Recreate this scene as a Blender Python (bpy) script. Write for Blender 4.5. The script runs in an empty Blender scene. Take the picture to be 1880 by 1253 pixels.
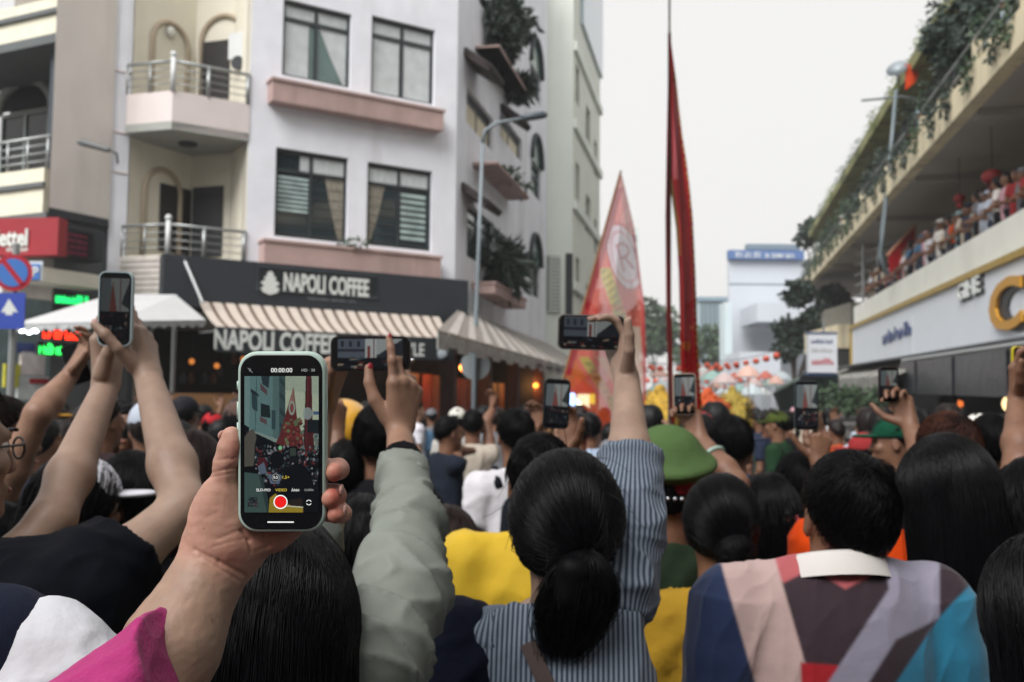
import bpy, math, random
import numpy as np
from mathutils import Vector, Matrix
random.seed(7); RNG = np.random.default_rng(7)
SC = bpy.context.scene
COL = SC.collection
rad = math.radians
# ------------------------------------------------------------------ camera, sky, sun, exposure
FPX, CX, CY = 1827.8, 940.0, 626.5            # focal length and centre in photograph pixels
CAM = np.array([0.0, 0.0, 1.65])
PITCH, ROLL = rad(3.8), rad(0.5)
_r0 = np.array([1.0, 0, 0]); _u0 = np.array([0, -math.sin(PITCH), math.cos(PITCH)])
FWD = np.array([0, math.cos(PITCH), math.sin(PITCH)])
RGT = _r0*math.cos(ROLL) + _u0*math.sin(ROLL)
UPV = -_r0*math.sin(ROLL) + _u0*math.cos(ROLL)
cam = bpy.data.cameras.new('camera'); camo = bpy.data.objects.new('camera', cam); COL.objects.link(camo)
M = Matrix.Identity(4)
for i in range(3):
    M[i][0] = RGT[i]; M[i][1] = UPV[i]; M[i][2] = -FWD[i]; M[i][3] = CAM[i]
camo.matrix_world = M
cam.sensor_width = 36; cam.lens = 35; cam.clip_start = 0.02; cam.clip_end = 3000
cam.dof.use_dof = True; cam.dof.focus_distance = 0.87; cam.dof.aperture_fstop = 9.5
SC.camera = camo
SUN_EL, SUN_AZ = rad(45), rad(214)             # soft high light from behind the camera
wd = bpy.data.worlds.new('World'); SC.world = wd; wd.use_nodes = True
nt = wd.node_tree; nt.nodes.clear()
wo = nt.nodes.new('ShaderNodeOutputWorld'); bg = nt.nodes.new('ShaderNodeBackground')
sky = nt.nodes.new('ShaderNodeTexSky'); sky.sky_type = 'NISHITA'; sky.sun_disc = False
sky.sun_elevation = SUN_EL; sky.sun_rotation = SUN_AZ; sky.air_density = 1.5; sky.dust_density = 4
cl = nt.nodes.new('ShaderNodeMix'); cl.data_type = 'RGBA'; cl.inputs[0].default_value = 0.93   # overcast veil over the blue
cl.inputs[7].default_value = (8.9, 8.75, 8.6, 1)
nt.links.new(sky.outputs[0], cl.inputs[6]); nt.links.new(cl.outputs[2], bg.inputs[0])
bg.inputs[1].default_value = 0.083
nt.links.new(bg.outputs[0], wo.inputs[0])
sl = bpy.data.lights.new('sun', 'SUN'); sl.energy = 3.4; sl.angle = rad(40); sl.color = (1.0, 0.985, 0.97)
so = bpy.data.objects.new('sun', sl); COL.objects.link(so)
sd = Vector((math.sin(SUN_AZ)*math.cos(SUN_EL), math.cos(SUN_AZ)*math.cos(SUN_EL), math.sin(SUN_EL)))
so.rotation_euler = sd.to_track_quat('Z', 'Y').to_euler(); so.location = (0, 0, 30)
vs = SC.view_settings; vs.view_transform = 'Standard'; vs.look = 'None'; vs.exposure = 0.42; vs.gamma = 1; vs.use_curve_mapping = False
SC.cycles.use_denoising = True
SC.cycles.max_bounces = 6; SC.cycles.transparent_max_bounces = 12; SC.cycles.diffuse_bounces = 3
SC.cycles.glossy_bounces = 3; SC.cycles.sample_clamp_indirect = 6; SC.cycles.caustics_reflective = False

# ------------------------------------------------------------------ helpers: pixels to world
def ray(px, py):
    return FWD + RGT*((px-CX)/FPX) - UPV*((py-CY)/FPX)
def W(px, py, d):
    return CAM + ray(px, py)*d
def nrm(v):
    v = np.asarray(v, float); return v/(np.linalg.norm(v)+1e-12)
def s2l(c):
    return c/12.92 if c <= .04045 else ((c+.055)/1.055)**2.4
def C(h, f=1.0):
    h = h.lstrip('#'); return tuple(min(1.0, s2l(int(h[i:i+2], 16)/255)*f) for i in (0, 2, 4))

# ------------------------------------------------------------------ materials
MATS = {}
def mat(name, col, rough=.6, metal=0., spec=.5, var=.0, vscale=6., bump=0., bscale=60., bdist=.004, stain=0., stcol=(.08,.07,.06), stscale=1.2,
        emit=0., attr=None, sheen=0., detail=6, objcol=False, trans=0., alpha=1., coat=0., streak=False, sss=0.):
    if name in MATS: return MATS[name]
    m = bpy.data.materials.new(name); m.use_nodes = True; MATS[name] = m
    n = m.node_tree; P = n.nodes['Principled BSDF']; L = n.links.new
    P.inputs['Roughness'].default_value = rough; P.inputs['Metallic'].default_value = metal
    P.inputs['Specular IOR Level'].default_value = spec
    if coat: P.inputs['Coat Weight'].default_value = coat
    if sss:
        P.inputs['Subsurface Weight'].default_value = sss; P.inputs['Subsurface Radius'].default_value = (1, .35, .2); P.inputs['Subsurface Scale'].default_value = .006
    if sheen:
        P.inputs['Sheen Weight'].default_value = sheen
    tc = n.nodes.new('ShaderNodeTexCoord')
    if attr:
        a = n.nodes.new('ShaderNodeAttribute'); a.attribute_name = attr; src = a.outputs['Color']
    elif objcol:
        a = n.nodes.new('ShaderNodeObjectInfo'); src = a.outputs['Color']
    else:
        a = n.nodes.new('ShaderNodeRGB'); a.outputs[0].default_value = (*col, 1); src = a.outputs[0]
    if var:
        t = n.nodes.new('ShaderNodeTexNoise'); t.inputs['Scale'].default_value = vscale; t.inputs['Detail'].default_value = detail
        L(tc.outputs['Object'], t.inputs['Vector'])
        r = n.nodes.new('ShaderNodeMapRange'); r.inputs[1].default_value = .25; r.inputs[2].default_value = .75
        r.inputs[3].default_value = 1-var; r.inputs[4].default_value = 1+var; L(t.outputs[0], r.inputs[0])
        x = n.nodes.new('ShaderNodeMix'); x.data_type = 'RGBA'; x.blend_type = 'MULTIPLY'; x.inputs[0].default_value = 1
        L(src, x.inputs[6]); L(r.outputs[0], x.inputs[7]); src = x.outputs[2]
    if stain:
        mp = n.nodes.new('ShaderNodeMapping'); L(tc.outputs['Object'], mp.inputs[0])
        if streak: mp.inputs['Scale'].default_value = (1, 1, .12)
        t = n.nodes.new('ShaderNodeTexNoise'); t.inputs['Scale'].default_value = stscale; t.inputs['Detail'].default_value = 8
        t.inputs['Roughness'].default_value = .65; L(mp.outputs[0], t.inputs['Vector'])
        r = n.nodes.new('ShaderNodeMapRange'); r.inputs[1].default_value = .5; r.inputs[2].default_value = .78; r.inputs[4].default_value = stain
        L(t.outputs[0], r.inputs[0])
        x = n.nodes.new('ShaderNodeMix'); x.data_type = 'RGBA'; L(r.outputs[0], x.inputs[0]); L(src, x.inputs[6]); x.inputs[7].default_value = (*stcol, 1)
        src = x.outputs[2]
    if not (emit and attr): L(src, P.inputs['Base Color'])
    else: P.inputs['Base Color'].default_value = (.004,.004,.005,1)
    if emit:
        L(src, P.inputs['Emission Color']); P.inputs['Emission Strength'].default_value = emit
    if bump:
        t = n.nodes.new('ShaderNodeTexNoise'); t.inputs['Scale'].default_value = bscale; t.inputs['Detail'].default_value = 5
        L(tc.outputs['Object'], t.inputs['Vector'])
        b = n.nodes.new('ShaderNodeBump'); b.inputs['Strength'].default_value = bump; b.inputs['Distance'].default_value = bdist
        L(t.outputs[0], b.inputs['Height']); L(b.outputs[0], P.inputs['Normal'])
    if trans: P.inputs['Transmission Weight'].default_value = trans
    if alpha < 1: P.inputs['Alpha'].default_value = alpha
    return m
def cloth(name, hexc, f=1.0, rough=.85, folds=.35):
    """woven cloth: slight mottling and fine creases"""
    c = C(hexc, f); l = sum(c)/3; k = .68 if l < .12 else .9
    return mat('cloth_'+name, tuple(x*k for x in c), rough, spec=.06, var=.12, vscale=9, bump=folds, bscale=26, bdist=.012, sheen=.02)
def emat(name, hexc, e):
    return mat('light_'+name, C(hexc), .5, emit=e)
def stripe_mat(name, c1, c2, freq, duty=.5, rough=.85, axis=None):
    """stripes along the mesh attribute u (cloth laid out along the body)"""
    if name in MATS: return MATS[name]
    m = mat(name, (0, 0, 0), rough, spec=.1, bump=.3, bscale=30, bdist=.01, sheen=.05); n = m.node_tree; L = n.links.new; P = n.nodes['Principled BSDF']
    a = n.nodes.new('ShaderNodeAttribute'); a.attribute_name = 'u'
    mu = n.nodes.new('ShaderNodeMath'); mu.operation = 'MULTIPLY'; mu.inputs[1].default_value = freq; L(a.outputs['Fac'], mu.inputs[0])
    fr = n.nodes.new('ShaderNodeMath'); fr.operation = 'PINGPONG'; fr.inputs[1].default_value = .5; L(mu.outputs[0], fr.inputs[0])
    r = n.nodes.new('ShaderNodeMapRange'); r.inputs[1].default_value = duty*.5-.06; r.inputs[2].default_value = duty*.5+.06; L(fr.outputs[0], r.inputs[0])
    x = n.nodes.new('ShaderNodeMix'); x.data_type = 'RGBA'; L(r.outputs[0], x.inputs[0]); x.inputs[6].default_value = (*c1, 1); x.inputs[7].default_value = (*c2, 1)
    L(x.outputs[2], P.inputs['Base Color']); return m
def hairmat(name, hexc, f=1.0):
    return mat('hair_'+name, C(hexc, f), .33, spec=.12, var=.35, vscale=30)

# ------------------------------------------------------------------ objects
def tag(o, label=None, cat=None, group=None, kind=None):
    if label: o['label'] = label
    if cat: o['category'] = cat
    if group: o['group'] = group
    if kind: o['kind'] = kind
    return o
def thing(name, loc, label, cat, group=None, kind=None):
    o = bpy.data.objects.new(name, None); COL.objects.link(o); o.location = Vector([float(v) for v in loc]); o.empty_display_size = .1
    return tag(o, label, cat, group, kind)
def rootloc(p):
    while p.parent: p = p.parent
    return np.array(p.location)
def mesh_obj(name, V, F, m, parent=None, smooth=False, attrs=None, mats=None, midx=None, loc=None):
    """V (n,3) world coordinates, F list of faces or (n,4)/(n,3) array"""
    V = np.asarray(V, float).reshape(-1, 3)
    off = rootloc(parent) if parent is not None else (np.array(loc, float) if loc is not None else np.zeros(3))
    me = bpy.data.meshes.new(name)
    if isinstance(F, np.ndarray):
        k = F.shape[1]; nf = len(F)
        me.vertices.add(len(V)); me.vertices.foreach_set('co', (V-off).astype(np.float32).ravel())
        me.loops.add(nf*k); me.loops.foreach_set('vertex_index', F.astype(np.int32).ravel())
        me.polygons.add(nf); me.polygons.foreach_set('loop_start', np.arange(0, nf*k, k, dtype=np.int32))
        try: me.polygons.foreach_set('loop_total', np.full(nf, k, dtype=np.int32))
        except Exception: pass
        me.update(calc_edges=True)
    else:
        me.from_pydata([tuple(v) for v in (V-off)], [], F); me.update()
    if smooth: me.polygons.foreach_set('use_smooth', np.ones(len(me.polygons), bool))
    for mm in (mats or [m]): me.materials.append(mm)
    if midx is not None: me.polygons.foreach_set('material_index', np.asarray(midx, np.int32))
    for an, (ty, arr) in (attrs or {}).items():
        a = me.attributes.new(an, ty, 'POINT')
        if ty == 'FLOAT': a.data.foreach_set('value', np.asarray(arr, np.float32).ravel())
        else:
            c4 = np.ones((len(V), 4), np.float32); c4[:, :3] = arr; a.data.foreach_set('color', c4.ravel())
    o = bpy.data.objects.new(name, me); COL.objects.link(o)
    if parent is not None: o.parent = parent
    elif loc is not None: o.location = Vector([float(v) for v in loc])
    return o
class MB:
    """collects simple solids; build() links them as one mesh object"""
    def __init__(s): s.V = []; s.F = []; s.mi = []; s.cur = 0
    def add(s, V, F):
        b = len(s.V); s.V += [tuple(map(float, v)) for v in V]; s.F += [tuple(b+i for i in f) for f in F]; s.mi += [s.cur]*len(F); return s
    def hexa(s, c):                       # 8 corners: bottom 0-3 ccw, top 4-7
        return s.add(c, [(0,3,2,1),(4,5,6,7),(0,1,5,4),(1,2,6,5),(2,3,7,6),(3,0,4,7)])
    def box(s, lo, hi):
        x0,y0,z0 = lo; x1,y1,z1 = hi
        return s.hexa([(x0,y0,z0),(x1,y0,z0),(x1,y1,z0),(x0,y1,z0),(x0,y0,z1),(x1,y0,z1),(x1,y1,z1),(x0,y1,z1)])
    def tube(s, pts, r, n=8, cap=True):
        pts = [np.asarray(p, float) for p in pts]; rs = r if hasattr(r, '__len__') else [r]*len(pts); rings = []
        up = np.array([0., 0, 1])
        for i, p in enumerate(pts):
            d = nrm(pts[min(i+1, len(pts)-1)] - pts[max(i-1, 0)])
            a = np.cross(d, up); a = nrm(a) if np.linalg.norm(a) > 1e-3 else np.array([1., 0, 0]); b = np.cross(d, a)
            rings.append([p + rs[i]*(math.cos(2*math.pi*k/n)*a + math.sin(2*math.pi*k/n)*b) for k in range(n)])
        V = [v for rg in rings for v in rg]; F = []
        for i in range(len(pts)-1):
            for k in range(n):
                F.append((i*n+k, i*n+(k+1) % n, (i+1)*n+(k+1) % n, (i+1)*n+k))
        if cap: F += [tuple(range(n-1, -1, -1)), tuple((len(pts)-1)*n+k for k in range(n))]
        return s.add(V, F)
    def lathe(s, c, prof, n=14, ax=(0,0,1)):
        ax = nrm(ax); a = np.cross(ax, [0,0,1]); a = nrm(a) if np.linalg.norm(a) > 1e-3 else np.array([1.,0,0]); b = np.cross(ax, a); c = np.asarray(c, float)
        V = []; F = []
        for (r, h) in prof:
            V += [c + ax*h + r*(math.cos(2*math.pi*k/n)*a + math.sin(2*math.pi*k/n)*b) for k in range(n)]
        for i in range(len(prof)-1):
            for k in range(n): F.append((i*n+k, i*n+(k+1) % n, (i+1)*n+(k+1) % n, (i+1)*n+k))
        F += [tuple(range(n-1,-1,-1)), tuple((len(prof)-1)*n+k for k in range(n))]
        return s.add(V, F)
    def prism(s, poly, e):                # polygon of 3D points extruded by vector e
        n = len(poly); P = [np.asarray(p, float) for p in poly]; e = np.asarray(e, float)
        return s.add(P + [p+e for p in P], [tuple(range(n-1,-1,-1)), tuple(range(n, 2*n))] + [(i, (i+1) % n, n+(i+1) % n, n+i) for i in range(n)])
    def sphere(s, c, r, n=10, sq=(1,1,1)):
        c = np.asarray(c, float); V = []; F = []; m = n//2+1
        for i in range(m+1):
            th = math.pi*i/m
            V += [c + r*np.array([math.sin(th)*math.cos(2*math.pi*k/n)*sq[0], math.sin(th)*math.sin(2*math.pi*k/n)*sq[1], math.cos(th)*sq[2]]) for k in range(n)]
        for i in range(m):
            for k in range(n): F.append((i*n+k, (i+1)*n+k, (i+1)*n+(k+1) % n, i*n+(k+1) % n))
        return s.add(V, F)
    def build(s, name, m, parent=None, smooth=False, loc=None, mats=None):
        return mesh_obj(name, s.V, s.F, m, parent, smooth, mats=mats, midx=s.mi if mats else None, loc=loc)
class Fr:
    """a vertical facade frame: s along it, o outward to the street, z up (rising by g per metre of s)"""
    def __init__(s, O, d, flip=1, g=0.):
        s.O = np.array([O[0], O[1], 0.]); s.d = nrm([d[0], d[1], 0.]); s.n = np.array([s.d[1], -s.d[0], 0.])*flip; s.g = g
    def pt(s, a, o, z): return s.O + s.d*a + s.n*o + np.array([0, 0, z + s.g*a])
    def px(s, px, py, o=0.):
        r = ray(px, py); t = np.dot(s.O + s.n*o - CAM, s.n)/np.dot(r, s.n); p = CAM + r*t
        a = np.dot(p - s.O, s.d); return a, p[2]-s.g*a
    def box(s, mb, s0, s1, o0, o1, z0, z1):
        P = s.pt
        return mb.hexa([P(s0,o0,z0),P(s1,o0,z0),P(s1,o1,z0),P(s0,o1,z0),P(s0,o0,z1),P(s1,o0,z1),P(s1,o1,z1),P(s0,o1,z1)])
    def wall(s, mb, s0, s1, z0, z1, o0, o1, holes):
        ss = sorted({s0, s1, *[min(max(h[i], s0), s1) for h in holes for i in (0, 1)]})
        for a, b in zip(ss, ss[1:]):
            if b-a < 1e-4: continue
            m = (a+b)/2; hs = sorted([(h[2], h[3]) for h in holes if h[0] < m < h[1]]); z = z0
            for (h0, h1) in hs:
                if h0 > z: s.box(mb, a, b, o0, o1, z, h0)
                z = max(z, h1)
            if z < z1: s.box(mb, a, b, o0, o1, z, z1)
def text(name, st, m, parent, O, ax, up, w=None, h=None, ext=.004, center=True, bold=0., loc=None, parts=None):
    """lettering: O centre (or left base), ax reading direction, up; scaled to width w and / or height h"""
    cu = bpy.data.curves.new(name, 'FONT'); cu.body = st; cu.extrude = .5; cu.offset = bold; cu.resolution_u = 3
    to = bpy.data.objects.new('tmp', cu); COL.objects.link(to); dg = bpy.context.evaluated_depsgraph_get()
    me = bpy.data.meshes.new_from_object(to.evaluated_get(dg)); bpy.data.objects.remove(to)
    V = np.array([v.co[:] for v in me.vertices]); F = [tuple(p.vertices) for p in me.polygons]; bpy.data.meshes.remove(me)
    lo = V.min(0); hi = V.max(0); sx = (w/(hi[0]-lo[0])) if w else h/(hi[1]-lo[1]); sy = (h/(hi[1]-lo[1])) if h else sx
    ref = (lo+hi)/2 if center else lo
    ax = nrm(ax); up = np.asarray(up, float); up = nrm(up - ax*np.dot(up, ax)); nn = np.cross(ax, up)
    P = np.asarray(O, float) + np.outer((V[:,0]-ref[0])*sx, ax) + np.outer((V[:,1]-ref[1])*sy, up) + np.outer((V[:,2]+.5)*ext, nn)
    if parts is None: parts = h is not None and h > .2 or (w or 0) > 1.2
    if parts:                             # every letter its own part
        lab = np.arange(len(P))
        for _ in range(60):
            old = lab.copy()
            for f in F:
                q = min(lab[list(f)])
                for i in f: lab[i] = q
            if (lab == old).all(): break
        for q in sorted(set(lab), key=lambda q: V[lab == q, 0].min()):
            ids = np.where(lab == q)[0]; mp = {int(a): i for i, a in enumerate(ids)}
            o = mesh_obj('letter', P[ids], [tuple(mp[i] for i in f) for f in F if lab[f[0]] == q], m, parent, loc=loc)
        return o
    return mesh_obj(name, P, F, m, parent, loc=loc)
def strokes(name, m, parent, O, ax, up, w, h, n, seed=0, ext=.004):
    """lettering too blurred to read: rows of short letter-like strokes"""
    rr = random.Random(seed); mb = MB(); ax = nrm(ax); up = nrm(up); nn = np.cross(ax, up); O = np.asarray(O, float); cw = w/n
    def bar(x0, x1, y0, y1):
        c = [O+ax*x+up*y for (x, y) in ((x0,y0),(x1,y0),(x1,y1),(x0,y1))]; mb.prism(c, nn*ext)
    for i in range(n):
        if n > 12 and rr.random() < .12: continue
        if w/n > .12 and mb.V: mb.build('letter', m, parent); mb = MB()
        x = -w/2 + i*cw; t = cw*.24; hh = h*rr.choice([.72, .8, 1.0]); k = rr.randrange(4)
        bar(x, x+t, -h/2, -h/2+hh)
        if k != 1: bar(x+cw*.55, x+cw*.55+t, -h/2, -h/2+hh*rr.choice([.7, 1]))
        if k in (0, 2): bar(x+t, x+cw*.55, -h/2, -h/2+t)
        if k in (1, 2, 3): bar(x+t, x+cw*.55, -h/2+hh*.7-t, -h/2+hh*.7)
    return mb.build(name, m, parent)
# ------------------------------------------------------------------ signed-distance modeller (continuous bodies, hands, cloth, hair)
class SDF:
    def __init__(s): s.p = []
    def cap(s, a, b, ra, rb=None, k=.02, fr=None, sc=None, flat=False, op='u'):
        s.p.append(('c', np.asarray(a, float), np.asarray(b, float), ra, ra if rb is None else rb, k, fr, sc, flat, op)); return s
    def chain(s, pts, rs, k=.02, **kw):
        for i in range(len(pts)-1): s.cap(pts[i], pts[i+1], rs[i], rs[i+1], k, **kw)
        return s
    def ell(s, c, r, k=.02, fr=None, op='u'):
        s.p.append(('e', np.asarray(c, float), np.asarray(r, float), k, fr, op)); return s
    def half(s, pt, n, k=.01):            # keep the side where dot(p-pt, n) < 0
        s.p.append(('h', np.asarray(pt, float), nrm(n), k)); return s
    def bounds(s):
        lo = np.full(3, 1e9); hi = -lo
        for q in s.p:
            if q[0] == 'c' and q[9] == 'u':
                m = max(q[3], q[4])*(max(q[7]) if q[7] is not None else 1)
                lo = np.minimum(lo, np.minimum(q[1], q[2])-m); hi = np.maximum(hi, np.maximum(q[1], q[2])+m)
            elif q[0] == 'e' and q[5] == 'u':
                m = q[2].max(); lo = np.minimum(lo, q[1]-m); hi = np.maximum(hi, q[1]+m)
        return lo, hi
    def mesh(s, h, clip=None):
        lo, hi = s.bounds()
        if clip: lo = np.maximum(lo, clip[0]); hi = np.minimum(hi, clip[1])
        lo = lo - 3*h; hi = hi + 3*h
        n = np.maximum(np.ceil((hi-lo)/h).astype(int)+1, 4)
        X = [(lo[i] + h*np.arange(n[i])).astype(np.float32) for i in range(3)]
        F = np.full(n, .2, np.float32)
        for q in s.p:
            if q[0] == 'h':
                pt, nn, k = q[1], q[2], q[3]
                d = ((X[0]-pt[0])*nn[0])[:,None,None] + ((X[1]-pt[1])*nn[1])[None,:,None] + ((X[2]-pt[2])*nn[2])[None,None,:]
                hh = np.clip(.5-.5*(F-d)/k, 0, 1); F = F*(1-hh) + d*hh + k*hh*(1-hh); continue
            if q[0] == 'c':
                _, a, b, ra, rb, k, fr, sc, flat, op = q; m = max(ra, rb)*(max(sc) if sc is not None else 1) + k + 3*h
                l0 = np.minimum(a, b)-m; h0 = np.maximum(a, b)+m
            else:
                _, a, r, k, fr, op = q; m = r.max() + k + 3*h; l0 = a-m; h0 = a+m
            i0 = np.maximum(np.floor((l0-lo)/h).astype(int), 0); i1 = np.minimum(np.ceil((h0-lo)/h).astype(int)+1, n)
            if (i1 <= i0).any(): continue
            sl_ = tuple(slice(i0[i], i1[i]) for i in range(3))
            P = [X[i][sl_[i]] - np.float32(a[i]) for i in range(3)]
            P = [P[0][:,None,None], P[1][None,:,None], P[2][None,None,:]]
            if q[0] == 'c':
                ba = b-a
                if fr is not None:
                    P = [(P[0]*fr[i][0] + P[1]*fr[i][1] + P[2]*fr[i][2])/np.float32(sc[i]) for i in range(3)]
                    ba = np.array([np.dot(fr[i], ba)/sc[i] for i in range(3)])
                bb = max(np.dot(ba, ba), 1e-9)
                dt = P[0]*np.float32(ba[0]) + P[1]*np.float32(ba[1]) + P[2]*np.float32(ba[2])
                p2 = P[0]*P[0] + P[1]*P[1] + P[2]*P[2]; t = dt/np.float32(bb)
                tc = np.clip(t, 0, 1)
                if flat:
                    rad2 = np.maximum(p2 - t*t*np.float32(bb), 0); L = math.sqrt(bb)
                    d = np.maximum(np.sqrt(rad2) - (ra + (rb-ra)*tc), np.maximum(-t, t-1)*L)
                else:
                    d = np.sqrt(np.maximum(p2 - 2*tc*dt + tc*tc*np.float32(bb), 0)) - (ra + (rb-ra)*tc)
                if sc is not None: d = d*min(sc)
            else:
                if fr is not None: P = [P[0]*fr[i][0] + P[1]*fr[i][1] + P[2]*fr[i][2] for i in range(3)]
                k0 = np.sqrt(sum((P[i]/np.float32(r[i]))**2 for i in range(3))); k1 = np.sqrt(sum((P[i]/np.float32(r[i]**2))**2 for i in range(3)))+1e-6
                d = k0*(k0-1)/k1
            G = F[sl_]
            if op == 'u':
                hh = np.clip(.5+.5*(G-d)/k, 0, 1); F[sl_] = G*(1-hh) + d*hh - k*hh*(1-hh)
            else:
                d = -d; hh = np.clip(.5-.5*(G-d)/k, 0, 1); F[sl_] = G*(1-hh) + d*hh + k*hh*(1-hh)
        return snet(F, lo, h)
def snet(F, o, h):
    S = F < 0
    c = np.zeros(tuple(x-1 for x in F.shape), np.uint8)
    for i in (0,1):
        for j in (0,1):
            for k in (0,1): c += S[i:F.shape[0]-1+i, j:F.shape[1]-1+j, k:F.shape[2]-1+k]
    A = (c > 0) & (c < 8); I = np.argwhere(A)
    if len(I) == 0: return np.zeros((0,3)), np.zeros((0,4), int)
    idm = np.full(c.shape, -1, np.int32); idm[A] = np.arange(len(I))
    pos = np.zeros((len(I),3)); cnt = np.zeros(len(I))
    cor = [(i,j,k) for i in (0,1) for j in (0,1) for k in (0,1)]
    val = {q: F[I[:,0]+q[0], I[:,1]+q[1], I[:,2]+q[2]] for q in cor}
    for q in cor:
        for ax in range(3):
            if q[ax] == 0:
                r = list(q); r[ax] = 1; r = tuple(r); v0 = val[q]; v1 = val[r]; m = (v0 < 0) != (v1 < 0)
                t = np.where(m, v0/np.where(m, v0-v1, 1), 0); e = np.array(q, float) + 0*pos; e[:,ax] += t
                pos[m] += e[m]; cnt[m] += 1
    V = o + (I + pos/np.maximum(cnt,1)[:,None])*h
    Q = []
    for ax in range(3):
        b, cc = [(1,2),(2,0),(0,1)][ax]
        sl0 = [slice(None)]*3; sl1 = [slice(None)]*3
        sl0[ax] = slice(0,-1); sl1[ax] = slice(1,None)
        a0 = S[tuple(sl0)]; d = a0 != S[tuple(sl1)]
        E = np.argwhere(d); E = E[(E[:,b] >= 1) & (E[:,cc] >= 1) & (E[:,b] < F.shape[b]-1) & (E[:,cc] < F.shape[cc]-1)]
        if len(E) == 0: continue
        s0 = a0[tuple(E.T)]
        def g(db, dc):
            e = E.copy(); e[:,b] += db; e[:,cc] += dc; return idm[tuple(e.T)]
        q = np.stack([g(-1,-1), g(0,-1), g(0,0), g(-1,0)], 1); q[~s0] = q[~s0][:, ::-1]; Q.append(q)
    Q = np.concatenate(Q); Q = Q[(Q >= 0).all(1)]
    return V, Q
def vnormals(V, Q):
    N = np.zeros_like(V); fn = np.cross(V[Q[:,2]]-V[Q[:,0]], V[Q[:,3]]-V[Q[:,1]])
    for i in range(4): np.add.at(N, Q[:,i], fn)
    return N/(np.linalg.norm(N, axis=1, keepdims=True)+1e-12)
def wob(P, f, seed=0, n=5):
    """smooth pseudo-random field, about -1..1"""
    r = np.random.default_rng(seed); out = np.zeros(len(P))
    for i in range(n):
        k = r.normal(size=3); k = k/np.linalg.norm(k)*f*r.uniform(.6, 1.7); q = r.normal(size=3); q = q/np.linalg.norm(q)*f*.7
        out += np.sin(P@k + r.uniform(0, 6.3) + 1.3*np.sin(P@q + r.uniform(0, 6.3)))
    return out/n*1.5
def folds(V, Q, amp, f, seed, axis=None, sq=.35):
    """cloth creases: ridged field stretched along axis"""
    N = vnormals(V, Q); P = V.copy()
    if axis is not None:
        axis = nrm(axis); al = P@axis; P = P + np.outer(al*(sq-1), axis)
    r1 = (1-np.abs(wob(P, f, seed))).clip(0,1)**3; r2 = (1-np.abs(wob(P, f*2.2, seed+7))).clip(0,1)**3
    return V + N*(amp*(2.0*r1 + .8*r2 - .7))[:,None]
def join(parts):
    Vs = []; Fs = []; b = 0
    for V, Q in parts:
        if len(V) == 0: continue
        Vs.append(V); Fs.append(Q+b); b += len(V)
    return np.concatenate(Vs), np.concatenate(Fs)
def sobj(name, VQ, m, parent, **kw):
    return mesh_obj(name, VQ[0], VQ[1], m, parent, smooth=True, **kw)
from mathutils.bvhtree import BVHTree
def push(P, V, Q, off=.0012, seed=0):
    """move strand points that lie inside the mesh out to its surface"""
    t = BVHTree.FromPolygons(V.tolist(), Q.tolist()); S = P.reshape(-1, 3).copy(); g = np.random.default_rng(seed).uniform(.4, 3.2, len(P)).repeat(P.shape[1])*off; fn = t.find_nearest
    for i, p in enumerate(S.tolist()):
        co, no, _, d = fn(p, .08)
        if co is not None:
            dx = (p[0]-co.x)*no.x + (p[1]-co.y)*no.y + (p[2]-co.z)*no.z
            if dx < g[i]: q = co + no*g[i]; S[i] = (q.x, q.y, q.z)
    return S.reshape(P.shape)
def strands(P, r0, r1):
    """P (n strands, k points, 3) -> three-sided tapered tubes"""
    n, k, _ = P.shape
    T = np.gradient(P, axis=1); T /= np.linalg.norm(T, axis=2, keepdims=True)+1e-9
    a = np.cross(T, np.array([.31,.2,.93])); a /= np.linalg.norm(a, axis=2, keepdims=True)+1e-9; b = np.cross(T, a)
    R = np.linspace(r0, r1, k)[None,:,None]
    V = np.stack([P + R*(math.cos(t)*a + math.sin(t)*b) for t in (0, 2.0944, 4.18879)], 2).reshape(-1, 3)
    base = (np.arange(n)[:,None]*k + np.arange(k-1)[None,:])*3
    Q = np.stack([np.stack([base+i, base+(i+1) % 3, base+3+(i+1) % 3, base+3+i], -1) for i in range(3)], 2).reshape(-1, 4)
    return V, Q
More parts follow.
